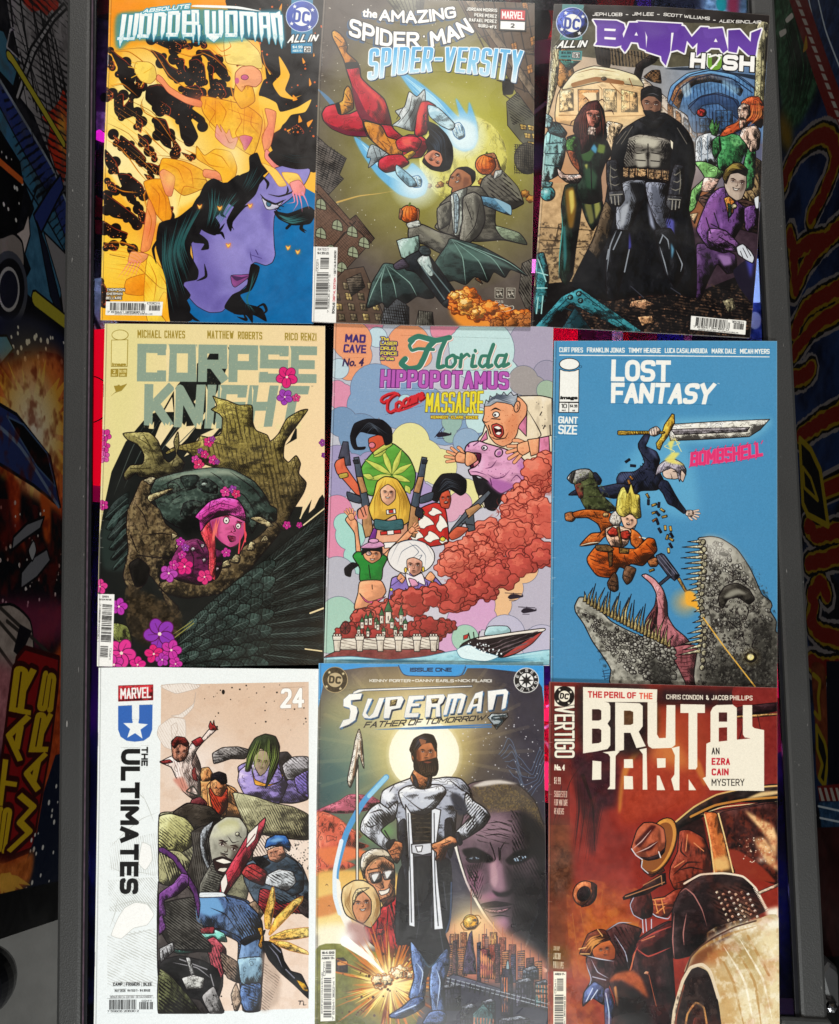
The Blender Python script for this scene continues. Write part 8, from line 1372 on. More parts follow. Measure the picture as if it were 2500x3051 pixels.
    F('295,1180 350,1130 430,1140 475,1200 478,1320 450,1390 400,1410 370,1350 310,1280',sk,5,part='illustrated_man_with_glasses');F('280,1200 290,1140 350,1105 420,1110 470,1160 470,1190 410,1150 350,1170 310,1220 300,1280','cdbfa8',5);S('300,1200 340,1140 400,1120','310,1240 370,1170 460,1180',9,4,'6a5a48',.8);F('330,1250 395,1240 400,1290 350,1305','7a6a64',5);F('410,1235 472,1225 474,1270 420,1285','7a6a64',5);F('345,1258 385,1250 360,1296','d8d8d8');F('422,1240 460,1235 434,1278','d8d8d8');LL('395,1255 412,1250/320,1230 390,1215/405,1300 415,1330 395,1335',6);F('385,1350 420,1345 450,1330 440,1360 400,1375','e6dcd0',4);F('400,1400 450,1380 476,1330 478,1400 420,1440','4a2c22',5,al=.8)
    F('170,1400 180,1330 240,1290 300,1290 360,1330 392,1400 395,1480 350,1550 330,1560 200,1490','d9b884',6,part='illustrated_blonde_hair',fm=.4);F('240,1390 290,1350 340,1400 340,1480 300,1535 260,1520 235,1460',sk,5,fm=.3);face(a,290,1420,50,-6,mouth='smile');F('235,1390 260,1340 330,1330 300,1350 260,1380 240,1430','e8cf9c',4);S('180,1360 190,1440 260,1530','250,1300 220,1380 240,1480',8,5,'8a6434',.8);S('340,1330 370,1420 340,1550','370,1340 395,1440 360,1550',6,5,'8a6434',.8)
    F('210,1530 300,1540 340,1640 260,1680 200,1640','b08a84',soft=10)
    # explosion
    G(460,1900,260,'f0b23c',.95,1);a.rays_(450,1890,90,60,330,12,'c9701c',.9,3);a.rays_(450,1890,70,50,280,9,'6a2f10',.9,5);a.rays_(450,1890,70,40,220,9,'f6d878',.9,7);G(440,1880,170,'fbe9b4',1,1);L('190,1640 330,1740 450,1860',60,'f6f0e4',2);a.cloud('390,1880 460,1840 560,1820',14,24,44,'f4d6a0',4,4,hi='fbf2d8',ic='b06a2c');G(200,1620,90,'ffffff',.9);a.dots('140,1760 640,1700 640,2060 120,2060',40,3,9,'4a2814',8)
    # city
    F('780,1560 880,1500 980,1470 1080,1560 1240,1660 1398,1800 1398,1900 780,1840','d0926a',soft=24,g=('b0644c',90));G(918,1530,200,'fbe2a0',.8,1.2)
    for x,y,w,c in ((800,1600,50,'c08a5c'),(860,1590,36,'b5784c'),(985,1600,26,'b06a50'),(1030,1590,40,'d8a45c'),(1085,1620,36,'a8644c'),(1140,1660,40,'95584c'),(1010,1660,60,'9a4c3c')):F(f'{x},{y} {x+w},{y} {x+w},1840 {x},1840',c,3,0);L(f'{x+w/2},{y} {x+w/2},{y-60}',4,c,0);H(f'{x},{y} {x+w},{y} {x+w},1840 {x},1840',90,14,5,'6a3428',.7)
    for i,(x,y,w) in enumerate(((780,1660,30),(815,1640,24),(845,1680,34),(955,1650,22),(1000,1620,20),(1060,1660,28),(1100,1700,36),(1150,1720,30),(1190,1700,40),(1240,1740,44),(1290,1760,40))):F(f'{x},{y} {x+w},{y-6} {x+w},1880 {x},1880',('5a4a58','6f4a4a','7a5648','494660')[i % 4],3,0);H(f'{x},{y} {x+w},{y} {x+w},1880 {x},1880',0,12,5,('e0904a','1c1a24')[i % 2],.7);L(f'{x+w/2},{y} {x+w/2},{y-50}',3,'3a3040',0)
    O(918,1530,44,'e8a42c',ink=4);G(905,1515,44,'fdf0b0',.9);L('860,1540 900,1500 960,1490 978,1510',5,'8a5a1c',0);L('860,1545 880,1575 940,1570 975,1530',5,'8a5a1c',0);L('920,1340 920,1490',4,'8a4a34',0)
    nb='3c3a4e'
    F('880,1740 890,1690 910,1600 925,1580 935,1690 945,1740 950,1830 870,1830','4a3c54',4,0);F('970,1770 975,1690 990,1680 1025,1690 1030,1760 1060,1770 1060,1860 970,1850','7a3a3c',4,0);H('970,1690 1060,1770 1060,1860 970,1850',90,13,6,'e09a5c',.8)
    F('780,1850 820,1830 1398,2010 1398,2060 780,1900','4a4a5a',5,0);F('780,1900 1398,2060 1398,2200 780,2200','2c2a38',0);F('1090,1860 1105,1800 1150,1800 1160,1860 1160,2080 1095,2070','35303f',5,0);H('1100,1850 1130,1850 1130,2050 1100,2050',90,15,5,'e0803c');F('1122,1800 1126,1760 1136,1750 1142,1800','8aa0a8',4)
    for x,y,w,h,c in ((740,1900,120,140,'34323f'),(1220,1800,90,60,'5f6674'),(1290,1880,80,140,'3f6a6c'),(980,1990,80,120,'3c5054'),(1180,1870,100,150,'4a4656'),(860,2020,90,160,'2f2d38'),(1080,2090,180,110,'3a3844')):
        F(f'{x},{y} {x+w*.7},{y-20} {x+w},{y} {x+w},{y+h} {x},{y+h}',c,5,0);H(f'{x+6},{y+14} {x+w-6},{y+14} {x+w-6},{y+h} {x+6},{y+h}',90,17,6,'d8784a' if (x//10) % 2 else '14121a',.8);H(f'{x},{y} {x+w},{y} {x+w},{y+h} {x},{y+h}',0,28,8,ic,.7);F(f'{x},{y} {x+w*.7},{y-20} {x+w},{y} {x+w*.3},{y+14}','8a8e9a',4,0)
    LL('780,1852 1398,2012/780,1872 1398,2034',5,'9aa0a8',0);H('780,1850 1398,2010 1398,2060 780,1900',100,30,7,ic);F('930,2060 990,2000 1060,2080 1060,2190 930,2190','3f5a5c',5,0);H('930,2080 1060,2090 1060,2190 930,2190',90,18,7,'c9704a',.8);a.T('DANNY EARLS','890,1885 1040,1925/886,1902 1036,1942','12121a',.14)
    # the bearded man
    wt='b9bcc8'
    F('500,1250 560,1160 720,1150 800,1180 810,1400 790,1570 770,1600 800,1700 740,1800 680,1800 600,1740 560,1660 490,1655 482,1500','1a191d',6,part='illustrated_dark_robe',fm=.5);F('570,1640 620,1700 680,1790 660,1860 650,1960 600,1990 560,1960 590,1850 575,1750','6f86b4',6,g=('3a4870',0),tex=.05);F('690,1790 780,1680 795,1780 760,1900 770,2060 700,2060 680,1920','6f86b4',6,g=('3a4870',0),tex=.05);F('450,2065 520,2020 580,1970 640,1960 650,2010 600,2050 520,2085 455,2082','4f6290',6);F('640,2110 680,2050 740,2040 775,2060 770,2110 740,2130 660,2125','4f6290',6);LL('600,1760 640,1820 620,1940/720,1800 740,1880 720,2040/480,2060 600,2010',7,'b4c4e0');LL('620,1700 680,1790 780,1690',8,'2f4a5a')
    F('520,1280 540,1200 560,1500 500,1640','0c0c0e');LL('600,1300 620,1500 600,1640/700,1300 690,1560/760,1300 780,1460/740,1580 760,1700',6,'3f4048');L('806,1300 800,1500 775,1590',9,'3a4a64',0)
    F('395,840 410,770 480,730 560,700 590,690 700,700 780,690 860,700 915,760 930,840 900,900 840,880 830,960 820,1060 720,1080 600,1080 500,1060 490,930 430,880',wt,7,g=('8f94a4',80),part='illustrated_robe_sleeves')
    F('390,840 440,870 495,830 480,930 440,960 400,1000 450,1060 480,1080 440,1120 350,1060 280,1000 290,940 340,870',wt,7,g=('cfd2da',200));F('890,780 940,830 1000,870 1030,920 990,980 900,1040 850,1060 830,1010 880,960 920,920 880,880',wt,7,g=('cfd2da',200));H('390,840 495,830 440,960 300,980',50,14,7,ic);H('890,780 1030,920 900,1040 880,900',130,14,7,ic);LL('300,960 340,980 380,960/330,900 400,880 430,920/420,1000 450,1050/960,880 930,940 940,980/880,900 850,860 860,800/910,760 930,830/480,730 440,790 430,850/790,700 860,760 900,780',8);F('800,800 830,780 880,820 900,900 850,910 820,860','33353f',soft=4);F('400,790 440,770 480,790 440,840','e6e8ee',soft=5)
    F('565,880 640,870 690,890 700,1070 640,1080 580,1075 560,980','2a241f',6);H('565,880 700,890 700,1070 580,1075',0,26,6,'54493a',.9);F('500,780 560,740 740,735 775,780 700,880 640,910 540,880','a9aebc',7,g=('d8dae2',-60));LL('520,790 640,880 750,785/560,745 640,760 740,740',6)
    for p in ('540,850 572,900 585,1100 590,1300 596,1560 560,1550 555,1100','690,880 712,870 745,880 715,1100 730,1300 760,1570 706,1575 690,1100'):F(p,'dcdee4',6,0);LL('556,900 570,1300 575,1530' if p[0] == '5' else '706,900 712,1300 730,1550',6,'2a2c34',0)
    F('500,960 540,940 560,1200 540,1300 500,1060','24242c',5);F('770,940 810,930 830,1050 800,1160 770,1060','24242c',5);F('575,1080 690,1070 692,1130 640,1142 578,1130','c9cad0',6,0);F('598,1090 640,1088 632,1122 610,1124','e8e8ec',5,0)
    hd='b8744c'
    F('430,1090 480,1060 525,1075 520,1140 490,1190 455,1150',hd,6);LL('450,1120 500,1100/455,1140 505,1130/470,1165 500,1160',5,'3a1c10');F('426,1080 440,1060 480,1050 470,1075 445,1110','24242c',5)
    F('690,1080 740,1060 800,1030 850,1060 830,1090 780,1110 750,1170 715,1170 720,1130 700,1110',hd,6);LL('720,1100 690,1108/740,1130 712,1165/760,1130 740,1175/780,1110 765,1160/750,1080 800,1060',6,'3a1c10');F('825,1020 850,1010 870,1070 850,1085','24242c',5)
    F('570,690 600,640 660,680 690,660 690,720 640,760 590,740',hd,5);F('580,670 590,740 620,750 600,690','2c2e38',4);F('680,680 690,740 660,750','2c2e38',4);F('575,540 600,490 660,470 715,490 722,580 700,640 650,650 600,620 580,590',hd,5,part='illustrated_bearded_man_head');F('590,570 620,600 680,590 722,580 730,640 715,680 660,690 615,665 590,640','17110f',5);S('600,590 620,650 640,690','720,590 720,650 690,690',10,4,'5a4030',.8);F('565,530 590,470 650,440 700,450 722,500 715,540 690,490 640,500 610,530 600,590 580,560','17110f',5);S('580,520 620,460 700,460','600,540 640,490 710,500',7,4,'4a4a58',.9);face(a,662,545,46,3);F('620,470 660,480 640,520',hd,al=.7);F('600,540 620,530 630,590 610,600','6a3820',soft=4);F('640,602 670,598 695,602 670,612','7a4030',2)
    # blue frame and lettering
    F('38,20 500,20 520,70 560,100 830,106 870,90 890,40 1345,40 1345,290 1330,170 1290,110 1180,80 1000,60 900,60 880,95 830,110 560,106 520,90 500,50 300,55 150,75 70,130 36,290','3f94d2',0,sm=0);LL('500,44 520,84 560,104 830,108 872,92 890,52',4,'1f2a4a',0);F('500,30 890,36 868,88 830,105 560,102 522,80','3f94d2',sm=0)
    a.T('ISSUE ONE','568,58 808,58/566,80 808,80','101830',.22,part='issue_number')
    O(133,127,72,'3c3324',74,ink=4,ic='b9a47c',fm=0,part='publisher_emblem',tex=.2,ts=6);O(133,128,44,'b9a684',42);a.T('DC','100,102 170,108/96,146 164,152','3c3324',.3,rnd=2.4)  # warm foil glare put into the emblem's brown
    for x,y in ((100,84),(180,92),(84,166),(164,178)):star(a,x,y,11,'d8c8a0')
    O(1240,130,71,'16161a',ink=5,ic='e6e4e0',part='imprint_emblem',fm=0);O(1240,130,42,'e6e4e0')
    a.F([(1240+(44 if i % 2 == 0 else 16)*math.sin(i*math.pi/8),130-(44 if i % 2 == 0 else 16)*math.cos(i*math.pi/8)) for i in range(16)],'16161a',0,0)
    for i,ch in enumerate('ELSEWORLDS'):
        t=math.radians(-66+i*34);cx,cy=1240+57*math.sin(t),130-57*math.cos(t);u=np.array([math.cos(t),math.sin(t)])*8;v=np.array([math.sin(t),-math.cos(t)])*9;q=[(np.array([cx,cy])+k) for k in (-u+v,u+v,-u-v,u-v)];P=lambda z:f'{z[0]:.1f},{z[1]:.1f}'
        a.T(ch,f'{P(q[0])} {P(q[1])}/{P(q[2])} {P(q[3])}','e6e4e0',.2)
    wh='e9e6de'
    for t,x0,x1 in (('KENNY PORTER',332,570),('DANNY EARLS',598,820),('NICK FILARDI',844,1040)):a.T(t,f'{x0},123 {x1},124/{x0},140 {x1},142',wh,.2,part='credit_line')
    LL('578,132 590,132/828,133 838,133',5,wh,0)
    F('232,212 240,196 270,182 600,170 926,160 928,168 600,182 300,192 256,206',wh,3,0,ic='2a3a54')
    tl=['156,408 180,360 215,352 222,310 215,290 180,280 182,240 215,210 290,205 280,240 225,246 226,270 258,282 264,310 250,360 215,385','322,235 350,235 312,320 330,340 352,320 388,232 420,230 380,340 340,352 300,348 290,330','425,228 520,222 532,240 510,290 460,300 446,350 412,350','560,220 650,216 644,240 590,244 582,262 625,262 618,280 574,282 564,320 620,318 612,344 532,346 540,300','662,216 760,210 770,225 756,258 740,272 742,340 714,342 716,285 690,286 680,342 652,344','786,210 864,204 892,215 880,262 862,320 836,322 862,236 842,236 818,322 794,324 818,236 806,238 780,330 756,332','905,280 945,205 990,190 978,310 950,312 954,280 930,284 915,316 890,318','1016,192 1120,180 1136,195 1120,290 1094,302 1108,210 1066,214 1046,300 1018,304']
    for p in tl:q=nums(p);F(q+[7,8],'4f86b0',3,0,ic='2a4a70')
    for p in tl:F(p,'f4f2ec',2,0,g=('e2e0da',90),ic='6a7a94',fm=0)
    for p in ('454,246 494,240 484,276 450,280','690,238 734,234 724,262 694,264','940,240 962,232 958,264 934,268'):F(p,'a89464',2,0)
    a.box('150,190 560,160 930,150 1145,175 1125,308 620,352 230,392 150,414','title_lettering')
    a.T('FATHER OF TOMORROW','308,370 650,352 1004,330/296,406 650,386 996,360','1c1e26',.19,slant=.2,rnd=1,part='subtitle_lettering');F('358,414 700,396 1040,382 1040,390 700,406 430,416','3f74a8',sm=0);F('482,418 760,402 1040,396 1040,404','3f74a8',sm=0)
    F('1016,345 1040,322 1130,320 1136,340 1068,414','7f8a90',5,0,g=('b4bcc0',-60),part='title_emblem');LL('1118,334 1050,340 1042,352 1100,362 1070,396',9,'2a3a40',0)
    F('50,1690 136,1688 134,2100 48,2104','e8e5dc',sm=0,part='barcode');a.T('$4.99','58,1700 128,1698/58,1714 128,1712','1a1a1a',.2);F('58,1722 128,1720 128,1723 58,1725','1a1a1a',sm=0);a.T('AGES 13+','56,1732 130,1730/56,1744 130,1742','1a1a1a',.2);barcode(a,'66,2080 70,1756/112,2080 110,1756',43);a.T('00111','64,1840 66,1760/76,1840 78,1760','1a1a1a',.15);a.T('7 61941 39214 1','118,2096 120,1850/128,2096 130,1850','1a1a1a',.14);a.T('COVER BY DANNY EARLS & NICK FILARDI','53,2060 55,1820/60,2060 62,1820','2a2a2a',.14)
    return a
# ------------------------------------------------------------------ bottom right: red night, motor car and falling man
def c9():
    a=Art(1620,2020,2.0553,'35,24 700,40 1430,60 1432,1000 1440,1700 1446,2200 700,2200 24,2200 26,1500 30,800',plane=('z',.0048),bg='8a2a22')
    TENS[0]=0.24;a.form,a.feather=0.8,0.25
    F,L,LL,S,O,H,G,N=a.F,a.L,a.LL,a.S,a.O,a.H,a.G,a.N
    ic='150b0a'
    F('0,0 1480,0 1480,2200 0,2200','7d2520',sm=0,g=('8c2f1f',80),tex=.10,ts=80)
    G(760,420,420,'b4562c',.9,1);F('470,700 520,480 640,400 760,330 900,440 980,600 1000,720 960,760 480,900','9c3a24',soft=30,tex=.06);F('640,440 760,340 860,440 900,560 700,520','c0703c',soft=30);F('460,830 455,720 480,560 560,440 620,420 540,520 490,660 475,800','c07434',soft=5);F('900,440 960,520 1000,640 980,660 930,560','b86a34',soft=5)
    F('200,40 640,50 640,460 300,480 220,420','2a1c1c',soft=30,tex=.08);F('640,140 700,150 700,340 650,320','5a4020',soft=14,tex=.1);F('700,60 1440,80 1440,200 700,160','301a1c',soft=24);F('1160,60 1440,70 1440,640 1300,620 1180,300','7c2824',0,tex=.06);F('1190,180 1440,150 1440,200 1200,240','2a1418',4);F('1190,230 1440,215 1440,228 1200,246','c08a54',3);LL('1200,240 1240,360 1260,420/1310,230 1330,330/1160,620 1190,400 1240,240',6,'3a1416')
    F('30,480 160,540 240,660 270,860 310,1060 290,1080 260,900 200,720 160,560 40,520','471618',soft=14);F('160,480 340,440 460,520 440,780 340,820 310,1060 270,860','3a1620',soft=20,tex=.1);S('170,560 200,800 160,1150','420,600 350,860 300,1180',18,5,'2c1012',.8);L('240,600 300,780 314,1060',26,'241012',2);LL('50,1000 160,640 240,520/60,900 110,660',4,'200c10')
    F('30,900 165,900 165,1700 30,1700','6e3a22',soft=24,tex=.16,ts=60);F('30,1650 165,1650 180,1780 30,1790','6a4a1c',soft=16,tex=.1);F('40,1000 160,1050 165,1300 40,1320','5a3420',soft=20,tex=.2)
    F('170,1300 480,1300 560,1500 480,1700 200,1900 150,1700','9a4820',soft=50,tex=.14,ts=50);N('150,1250 600,1300 560,1560 200,1900','c87a30',70,.58,.6);F('30,1900 240,1880 400,2200 30,2200','8a3a1c',soft=20,tex=.16,ts=40);N('30,1880 400,1880 400,2200 30,2200','b5682c',50,.58,.6);LL('175,1440 220,1800/225,1420 260,1600/330,1290 320,1380/360,1300 350,1400',4,'a8602c')
    F('470,1480 520,1500 600,1520 560,1600 540,1580','c98a3c',soft=14,al=.7)
    # motor car body
    F('790,900 900,800 1040,720 1200,680 1440,650 1440,760 1200,760 1050,800 960,860 880,920 800,960','1f1613',5);LL('810,880 920,790 1060,715 1240,675 1440,660',10,'d8b070',0);LL('900,850 1050,780 1240,745 1440,730',14,'b9803c',0);LL('960,840 1100,790 1440,755',6,'e8d4a0');F('1240,740 1330,700 1440,690 1440,710 1320,730','d8b884',soft=4)
    F('820,940 960,860 980,880 1000,1000 1030,1200 900,1180','2a1614',soft=4,tex=.08);F('1000,840 1080,810 1200,790 1440,770 1440,1250 1300,1220 1170,1190 1040,1180','3a1c18',5,tex=.1);F('1080,830 1200,800 1440,780 1440,1240 1240,1160 1120,1140 1100,960','381a17',4,tex=.12);F('1120,1050 1200,1060 1330,1150 1420,1250 1300,1240 1150,1180','84301f',soft=4)
    F('980,830 1010,822 1060,830 1100,960 1130,1100 1170,1190 1050,1196 1030,1050','a04a24',5,g=('d08a44',0),tex=.1);LL('985,835 1020,1000 1045,1190/1070,830 1110,980 1160,1190',9,'e6c488',0);F('1040,1110 1120,1090 1140,1170 1050,1180','d8a868',soft=8)
    F('1230,810 1320,860 1400,900 1430,980 1420,1100 1380,1000 1320,920','e6b884',soft=8,tex=.12);F('1290,990 1350,980 1400,1050 1440,1180 1380,1150 1330,1080','d9a878',soft=10,tex=.14);G(1330,1110,44,'f6ecd8',.9);a.dots('1200,980 1420,1000 1400,1150 1220,1120',60,1.5,5,'e8d8c0',4);N('1120,830 1440,800 1440,1240 1140,1140','8a3a24',36,.6,.7)
    # gunman
    rb='7c3322'
    F('830,940 890,930 980,980 1020,1080 1030,1190 960,1230 860,1290 800,1290 770,1220 780,1150 820,1060',rb,6,tex=.12,part='illustrated_gunman');F('860,950 930,960 990,1030 960,1040 890,1010','a84c2c',soft=8);LL('820,1180 900,1160 1000,1180/790,1210 880,1130 960,1130/800,1260 900,1230 940,1200/850,980 840,1060 880,1100',10,'2a1210');LL('880,960 870,1060/800,1160 860,1120/920,1010 980,1060',6,'d8885c')
    F('640,1390 680,1350 740,1340 800,1300 850,1290 830,1360 800,1400 760,1460 700,1470 660,1440',rb,6,tex=.12);LL('650,1380 700,1390 760,1380/660,1360 740,1350/690,1440 740,1400/680,1360 700,1440/720,1350 740,1440',7,'d88a50');LL('620,1380 640,1420 690,1460 760,1475 780,1450',7,'b8bccc')
    F('540,1340 600,1290 650,1310 670,1400 660,1460 600,1476 545,1440 530,1390','4a1f1c',5,tex=.1);L('560,1330 530,1390 550,1450 600,1478',5,'b0b4c8',0);LL('605,1480 610,1560/625,1478 630,1550/660,1478 660,1540',6,'c0c4d4',0)
    F('485,1345 500,1330 600,1290 640,1250 720,1200 745,1196 750,1260 700,1280 640,1320 560,1340 490,1358','2a1a18',5,0,part='illustrated_gun');LL('500,1340 640,1290 740,1250/610,1270 720,1210/720,1215 725,1265',6,'b07a54',0)
    F('600,1120 640,1100 720,1150 740,1180 700,1200 640,1190 605,1160','a05034',5);F('595,1120 640,1110 660,1125 620,1150','b8c4d4',3);F('600,1160 640,1190 700,1195 660,1220 620,1190','5a2018',3);L('600,1120 600,1160 640,1195',5,'c8ccd8',0)
    O(706,1030,184,'b87834',94,113,ink=6,g=('8a5222',90),tex=.08,fm=.6,part='illustrated_hat_brim');O(716,1030,166,'c98a44',76,113,fm=0);O(700,1034,160,'8a5228',72,113,fm=0)
    F('536,1052 548,1000 572,930 612,888 660,884 700,896 736,925 748,1000 738,1062 700,1104 640,1116 580,1096','9a4e34',6,tex=.08,fm=.5,part='illustrated_hat_crown');F('556,1010 610,952 656,902 690,908 650,960 590,1040','4a1a16',soft=4);F('600,1064 650,1020 700,1000 660,1052','3a1412',soft=4);F('700,900 736,930 744,1000 720,1010 716,940','b8664a',soft=4);F('596,1098 640,1100 700,1080 742,1040 738,1068 702,1106 640,1118 584,1098','2c1a1c',3);LL('540,1050 600,1000 660,928/556,1076 640,1040 700,1000',7,'c9a8a0');LL('538,1046 566,1086 604,1112',7,'d8ccd0',0);LL('704,1064 716,1100',7,'e8dcd8',0);LL('604,1120 600,1160 640,1196',6,'c8ccd8',0)
    # falling man and his hat
    O(252,1320,72,'b0623c',78,20,ink=6,tex=.1);F('290,1250 325,1270 322,1330 280,1390 230,1402 270,1370 300,1320','3a1c18',4);O(245,1322,38,'1d0e10',48,30,ink=4)
    nv='33232c'
    F('260,1720 370,1560 460,1500 520,1510 600,1540 560,1640 520,1790 430,1830 400,1880 370,2000 300,1960 240,2010 245,1930 290,1850',nv,6,tex=.1,g=('4a2622',-40),part='illustrated_falling_man');LL('380,1550 460,1500 540,1500/430,1570 500,1680 520,1780/290,1720 330,1800 400,1840/260,1740 270,1780 290,1850 240,1990/300,1830 380,1850',6,'b0b4c8');F('240,2000 250,1920 310,1860 370,1900 360,1990 300,1960','46527c',5,tex=.1);LL('260,1980 300,1900/290,1970 330,1910',6,'c8d0e4');F('370,1920 400,1900 430,2000 420,2200 380,2200','3f4a70',4,tex=.1);L('380,1930 400,2050 398,2200',7,'b8c4dc',0);H('430,1520 600,1540 520,1790 430,1830',60,24,8,ic,.7)
    F('290,1650 340,1610 400,1600 440,1660 435,1720 380,1730 310,1710','c9743c',5,g=('a04a28',60),part='illustrated_falling_man_head');face(a,370,1665,40,-12,mouth='grim');F('240,1640 270,1570 330,1540 375,1545 410,1600 350,1620 300,1660 290,1710 220,1690','5a2a1c',5);S('230,1660 290,1590 370,1560','280,1710 310,1640 400,1600',12,6,'e09a54',.9);LL('215,1660 260,1650/225,1690 280,1690/330,1540 360,1580',6,'e8b070');LL('260,1700 340,1720 430,1735',7,'c0c4d4')
    # wing, spare wheel, lamp
    F('540,1790 555,1680 580,1600 660,1540 780,1490 790,1720 800,2200 420,2200 440,1980 400,1860 440,1810','2b1618',5,tex=.1);F('570,1620 780,1490 785,1560 760,1640 640,1700 580,1690','4a1a1a',5);LL('575,1615 680,1560 785,1520/560,1650 640,1705 780,1650/540,1780 550,1700 580,1640',9,'b04a40');LL('530,1790 560,1680/600,1610 680,1580',6,'c87a54');F('400,1860 440,1810 540,1790 600,1840 640,1960 560,1900 470,1850','a0522c',soft=8,tex=.1);F('430,1900 445,1890 460,1990 450,2010','e0a060',soft=2);F('460,1880 560,1920 640,2000 650,2200 440,2200','17100f',soft=16);LL('640,1800 690,2010',4,'a85a3c');F('612,1810 625,1795 645,1800 640,1820','d88a6a',2)
    F('785,1450 800,1380 840,1300 880,1270 900,1250 960,1210 1100,1195 1220,1215 1290,1280 1360,1420 1330,1440 1220,1500 1080,1560 960,1640 900,1700 820,1720 790,1700','231516',5,tex=.08);LL('830,1320 870,1290 920,1330 970,1420 1000,1520/800,1440 790,1600 800,1720/860,1640 855,1560 875,1440',8,'a8706a');L('860,1260 960,1205 1100,1196 1220,1216 1300,1290 1360,1410',12,'e6d4bc',0)
    F('1020,1300 1120,1240 1240,1280 1330,1400 1340,1440 1200,1500 1100,1520 1040,1430','3a2420',soft=20,tex=.14);G(1230,1430,110,'c9a884',.7)
    H('1000,1300 1240,1260 1340,1420 1120,1540',25,22,9,'150b0a',.8)
    for i in range(34):x=1050+(i % 6)*38+(i//6)*14;y=1310+(i//6)*34+(i % 2)*12;F(f'{x},{y} {x+14},{y-8} {x+26},{y+6} {x+10},{y+16}',('d8b89c','b8826a','e8d4c0')[i % 3],3,ic='2a1614')
    for i in range(16):x=1285+i*5;y=1290+i*9;L([(x,y),(x+14,y-10)],5,'e8d8c4',0)
    F('1310,1310 1440,1255 1440,1275 1320,1325','d9c0a4',3,0);F('1360,1420 1440,1400 1440,1470 1370,1460','efe4d0',soft=10)
    F('860,1800 900,1700 960,1640 1040,1580 1160,1520 1300,1480 1440,1470 1480,2200 1020,2200 1040,1950 1000,1820 930,1760','b8a484',0,g=('cdb88c',20),tex=.05,ts=90,part='illustrated_fender');F('1000,1600 1180,1510 1440,1475 1440,1540 1200,1560 1060,1620','efe6d4',soft=12);F('930,1700 1060,1620 1140,1640 1060,1760 960,1740','a8683c',soft=24);F('1140,1600 1300,1640 1240,1760 1140,1740','8a7040',soft=40,al=.8);F('1040,1640 1100,1780 1180,1960 1220,2200 1100,2200 1060,1900','c09860',soft=40,al=.8);F('1180,1640 1320,1960 1360,2200 1240,2200','f2e6c4',soft=50,al=.9);F('1320,1560 1440,1560 1460,2200 1400,2200','ead9b0',soft=50);F('1200,1700 1300,1680 1330,1820 1240,1840','a98a50',soft=50,al=.7);F('880,1790 930,1690 1010,1640 1080,1640 1010,1700 960,1760','7a4a2c',soft=10);F('1000,1600 1100,1560 1180,1540 1120,1600 1040,1640','5a4038',soft=12);LL('1060,1660 1160,1860 1240,2190/1150,1620 1290,1860 1340,2190/1250,1580 1380,1820/900,1720 1000,1630 1160,1560 1300,1520',16,'a87c44',1,.7);LL('1100,1640 1230,1860 1300,2190/1200,1600 1340,1840 1400,2100',14,'f8f0dc',1,.8);N('1000,1560 1440,1480 1460,2200 1100,2200','b08a54',46,.56,.6);N('1000,1560 1440,1480 1460,2200 1100,2200','f8f2e0',36,.6,.6);LL('870,1800 900,1710 960,1645 1050,1585 1170,1525 1300,1487',10,'3a201a',0,.8)
    F('800,2200 790,2100 830,1900 870,1800 930,1770 1000,1800 1060,1950 1080,2200','231716',6,tex=.08,fm=.4,part='illustrated_wheel');L('785,2190 800,2040 850,1860 900,1775 970,1755 1020,1800 1070,1960',20,'d8c4a8',0);L('800,2190 815,2060 860,1880',8,'8a4a34',0);L('860,2190 880,2060 930,1990 980,2020 1010,2190',12,'c08a54',0);F('900,2190 920,2080 960,2080 980,2190','4a1e18',4);N('800,2200 830,1900 1000,1800 1080,2200','4a3a34',30,.6)
    N('35,24 1430,60 1446,2200 24,2200','a8442c',90,.66,.25,0)
    # lettering
    wh='ece2ce'
    F('36,24 160,28 160,900 34,900','4a1d1c',sm=0,al=.35)
    F('66,48 190,54 188,180 66,172',wh,sm=0,part='publisher_emblem');O(126,112,62,'1a1414');O(126,112,34,wh);a.T('DC','102,90 156,96/98,126 148,132','1a1414',.3,rnd=2.4)
    for x,y in ((97,72),(166,86),(88,142),(154,154)):star(a,x,y,10,wh)
    a.T('VERTIGO','188,168 190,490/66,170 66,490',wh,.17,gap=.35,rnd=1.4,part='imprint_lettering',out='1a1212',ow=3);a.T('No. 4','66,528 130,530/65,566 129,568',wh,.12,'B',part='issue_number');a.T('$3.99','65,606 104,608/64,648 103,650',wh,.11,gap=.8,part='price_lettering')
    for t,x1,y in (('SUGGESTED',143,690),('FOR MATURE',148,742),('READERS',124,795)):a.T(t,f'65,{y} {x1},{y+3}/64,{y+38} {x1-1},{y+41}',wh,.09,gap=.7,al=.85,part='rating_line')
    # white title block, cut letters
    V=lambda t:nums(t)*1.416+41.1
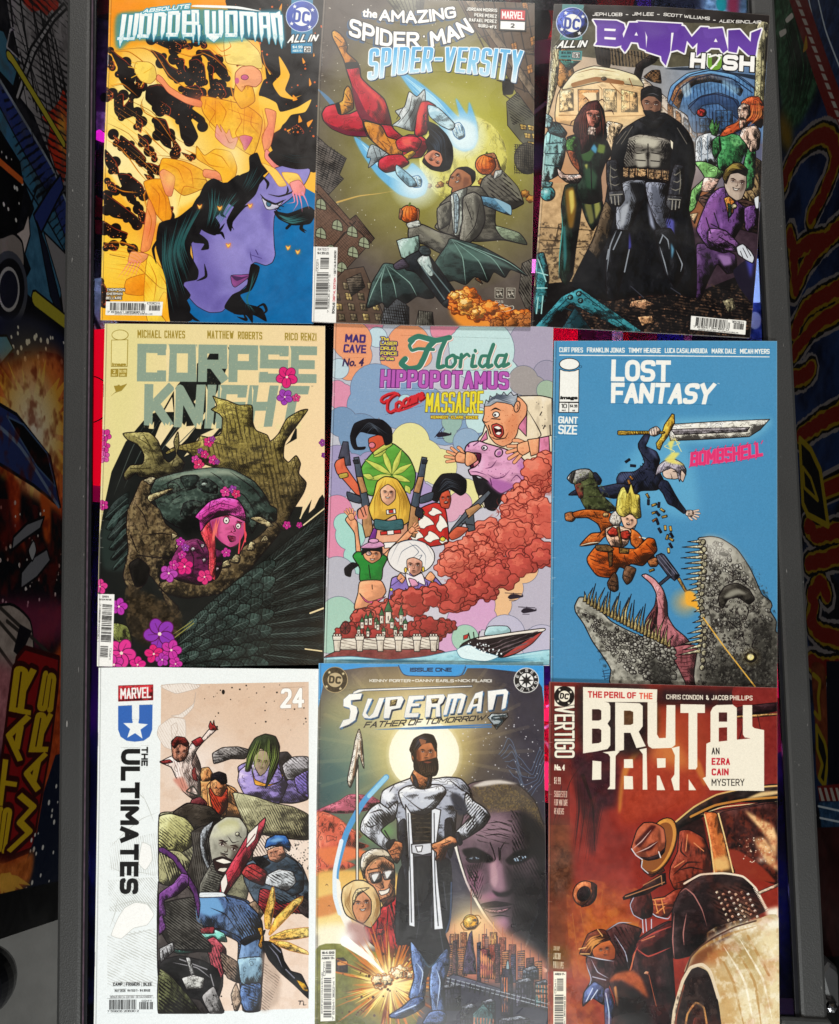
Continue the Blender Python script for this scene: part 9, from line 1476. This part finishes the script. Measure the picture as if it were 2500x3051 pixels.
    big=['141,10 462,20 460,76 141,74','141,70 236,74 252,78 259,92 259,150 247,168 259,186 259,262 247,278 200,288 141,297','280,76 385,80 399,92 399,180 382,203 412,266 372,274 346,208 318,208 318,282 280,290','420,75 461,76 461,215 470,231 499,230 502,88 540,88 540,260 524,273 440,276 424,266 420,252','562,84 668,86 668,122 635,122 635,355 628,366 597,366 597,122 562,122','692,118 702,98 718,88 788,86 806,100 806,238 764,242 692,250','832,88 872,88 873,180 882,188 924,196 924,460 690,456 658,404 672,398 674,255 690,248 866,232 840,228 832,215',
           '182,328 220,332 220,410 180,412','225,292 278,286 300,288 282,308 280,452 246,452 257,438 258,312 250,300','318,322 356,322 358,360 318,360','318,394 356,396 358,452 318,452','384,280 416,274 419,454 399,454 399,300','460,318 498,318 498,358 462,360','460,392 472,394 496,456 460,456','524,274 558,266 558,457 535,457 522,408 536,388 538,305','598,408 630,456 598,456']
    for p in big:F(V(p),wh,0,0)
    for p,c in (('180,106 210,106 220,112 220,150 210,155 180,155','3a2020'),('180,190 210,190 220,196 220,246 210,252 180,255','3a2020'),('318,112 345,112 358,118 358,168 346,174 318,174','5a3c22'),('728,120 764,120 764,160 728,160','4a2422'),('728,186 764,184 764,242 728,246','7a2c24')):F(V(p),c,0,0,tex=.1)
    a.box('240,56 695,70 700,155 1352,165 1352,692 400,684 290,630 240,462','title_lettering')
    a.T('THE PERIL OF','270,80 566,88/270,120 566,126','bc2f33',.2,gap=1.6,part='series_lettering');a.T('THE','584,90 666,92/584,128 666,130','d85a44',.2,gap=1.6)
    a.T('CHRIS CONDON','750,100 975,104/750,130 975,134',wh,.16,part='credit_line');a.T('&','994,104 1012,105/994,134 1012,135',wh,.16);a.T('JACOB PHILLIPS','1028,104 1278,108/1028,134 1278,138',wh,.16,part='credit_line')
    for t,x1,y,c,w in (('AN',1076,426,'2a2422',.13),('EZRA',1140,490,'bc2436',.2),('CAIN',1132,554,'bc2436',.2),('MYSTERY',1228,618,'2a2422',.12)):a.T(t,f'1028,{y} {x1},{y}/1028,{y+42} {x1},{y+42}',c,w,part='subtitle_lettering')
    a.T('COVER BY','62,1642 98,1644/61,1668 97,1670',wh,.1,al=.85);a.T('JACOB','60,1682 102,1684/59,1720 101,1722',wh,.11,al=.9,part='credit_line');a.T('PHILLIPS','60,1734 120,1738/59,1776 119,1780',wh,.11,al=.9,part='credit_line')
    F('60,1796 138,1798 136,2200 58,2200',wh,sm=0,part='barcode');a.T('AGES 17+','68,1806 130,1807/68,1818 130,1819','1a1a1a',.2);barcode(a,'66,2190 68,1838/120,2190 120,1838',53);F('64,1838 80,1838 80,1930 64,1930',wh,sm=0);a.T('00411','66,1930 68,1846/76,1930 78,1846','2a2a2a',.15);a.T('7 61941 38468 8','122,2190 124,1950/131,2190 133,1950','2a2a2a',.14)
    return a
comic(c1(),'comic book with orange flames and black smoke above a violet face in profile')
comic(c2(),'comic book showing a red-suited acrobat tumbling over a brown night city',lift=.0023)
comic(c3(),'comic book with purple title letters over a man in a long black coat')
comic(c4(),'cream comic book with antlers, black feathers and a child in a pink hood')
comic(c5(),'comic book of pastel clouds with a pink hippo and red smoke')
comic(c6(),'plain blue comic book with a sword and a grey monster opening its jaws')
comic(c7(),'white-bordered comic book with black sideways title and a panel of brawling figures')
comic(c8(),'foil comic book with a bearded man in a robe before a pale sun',foil=.3,lift=.0023)
comic(c9(),'dark red comic book with a gunman in a hat leaning from a motor car',foil=.15,lift=.0023)
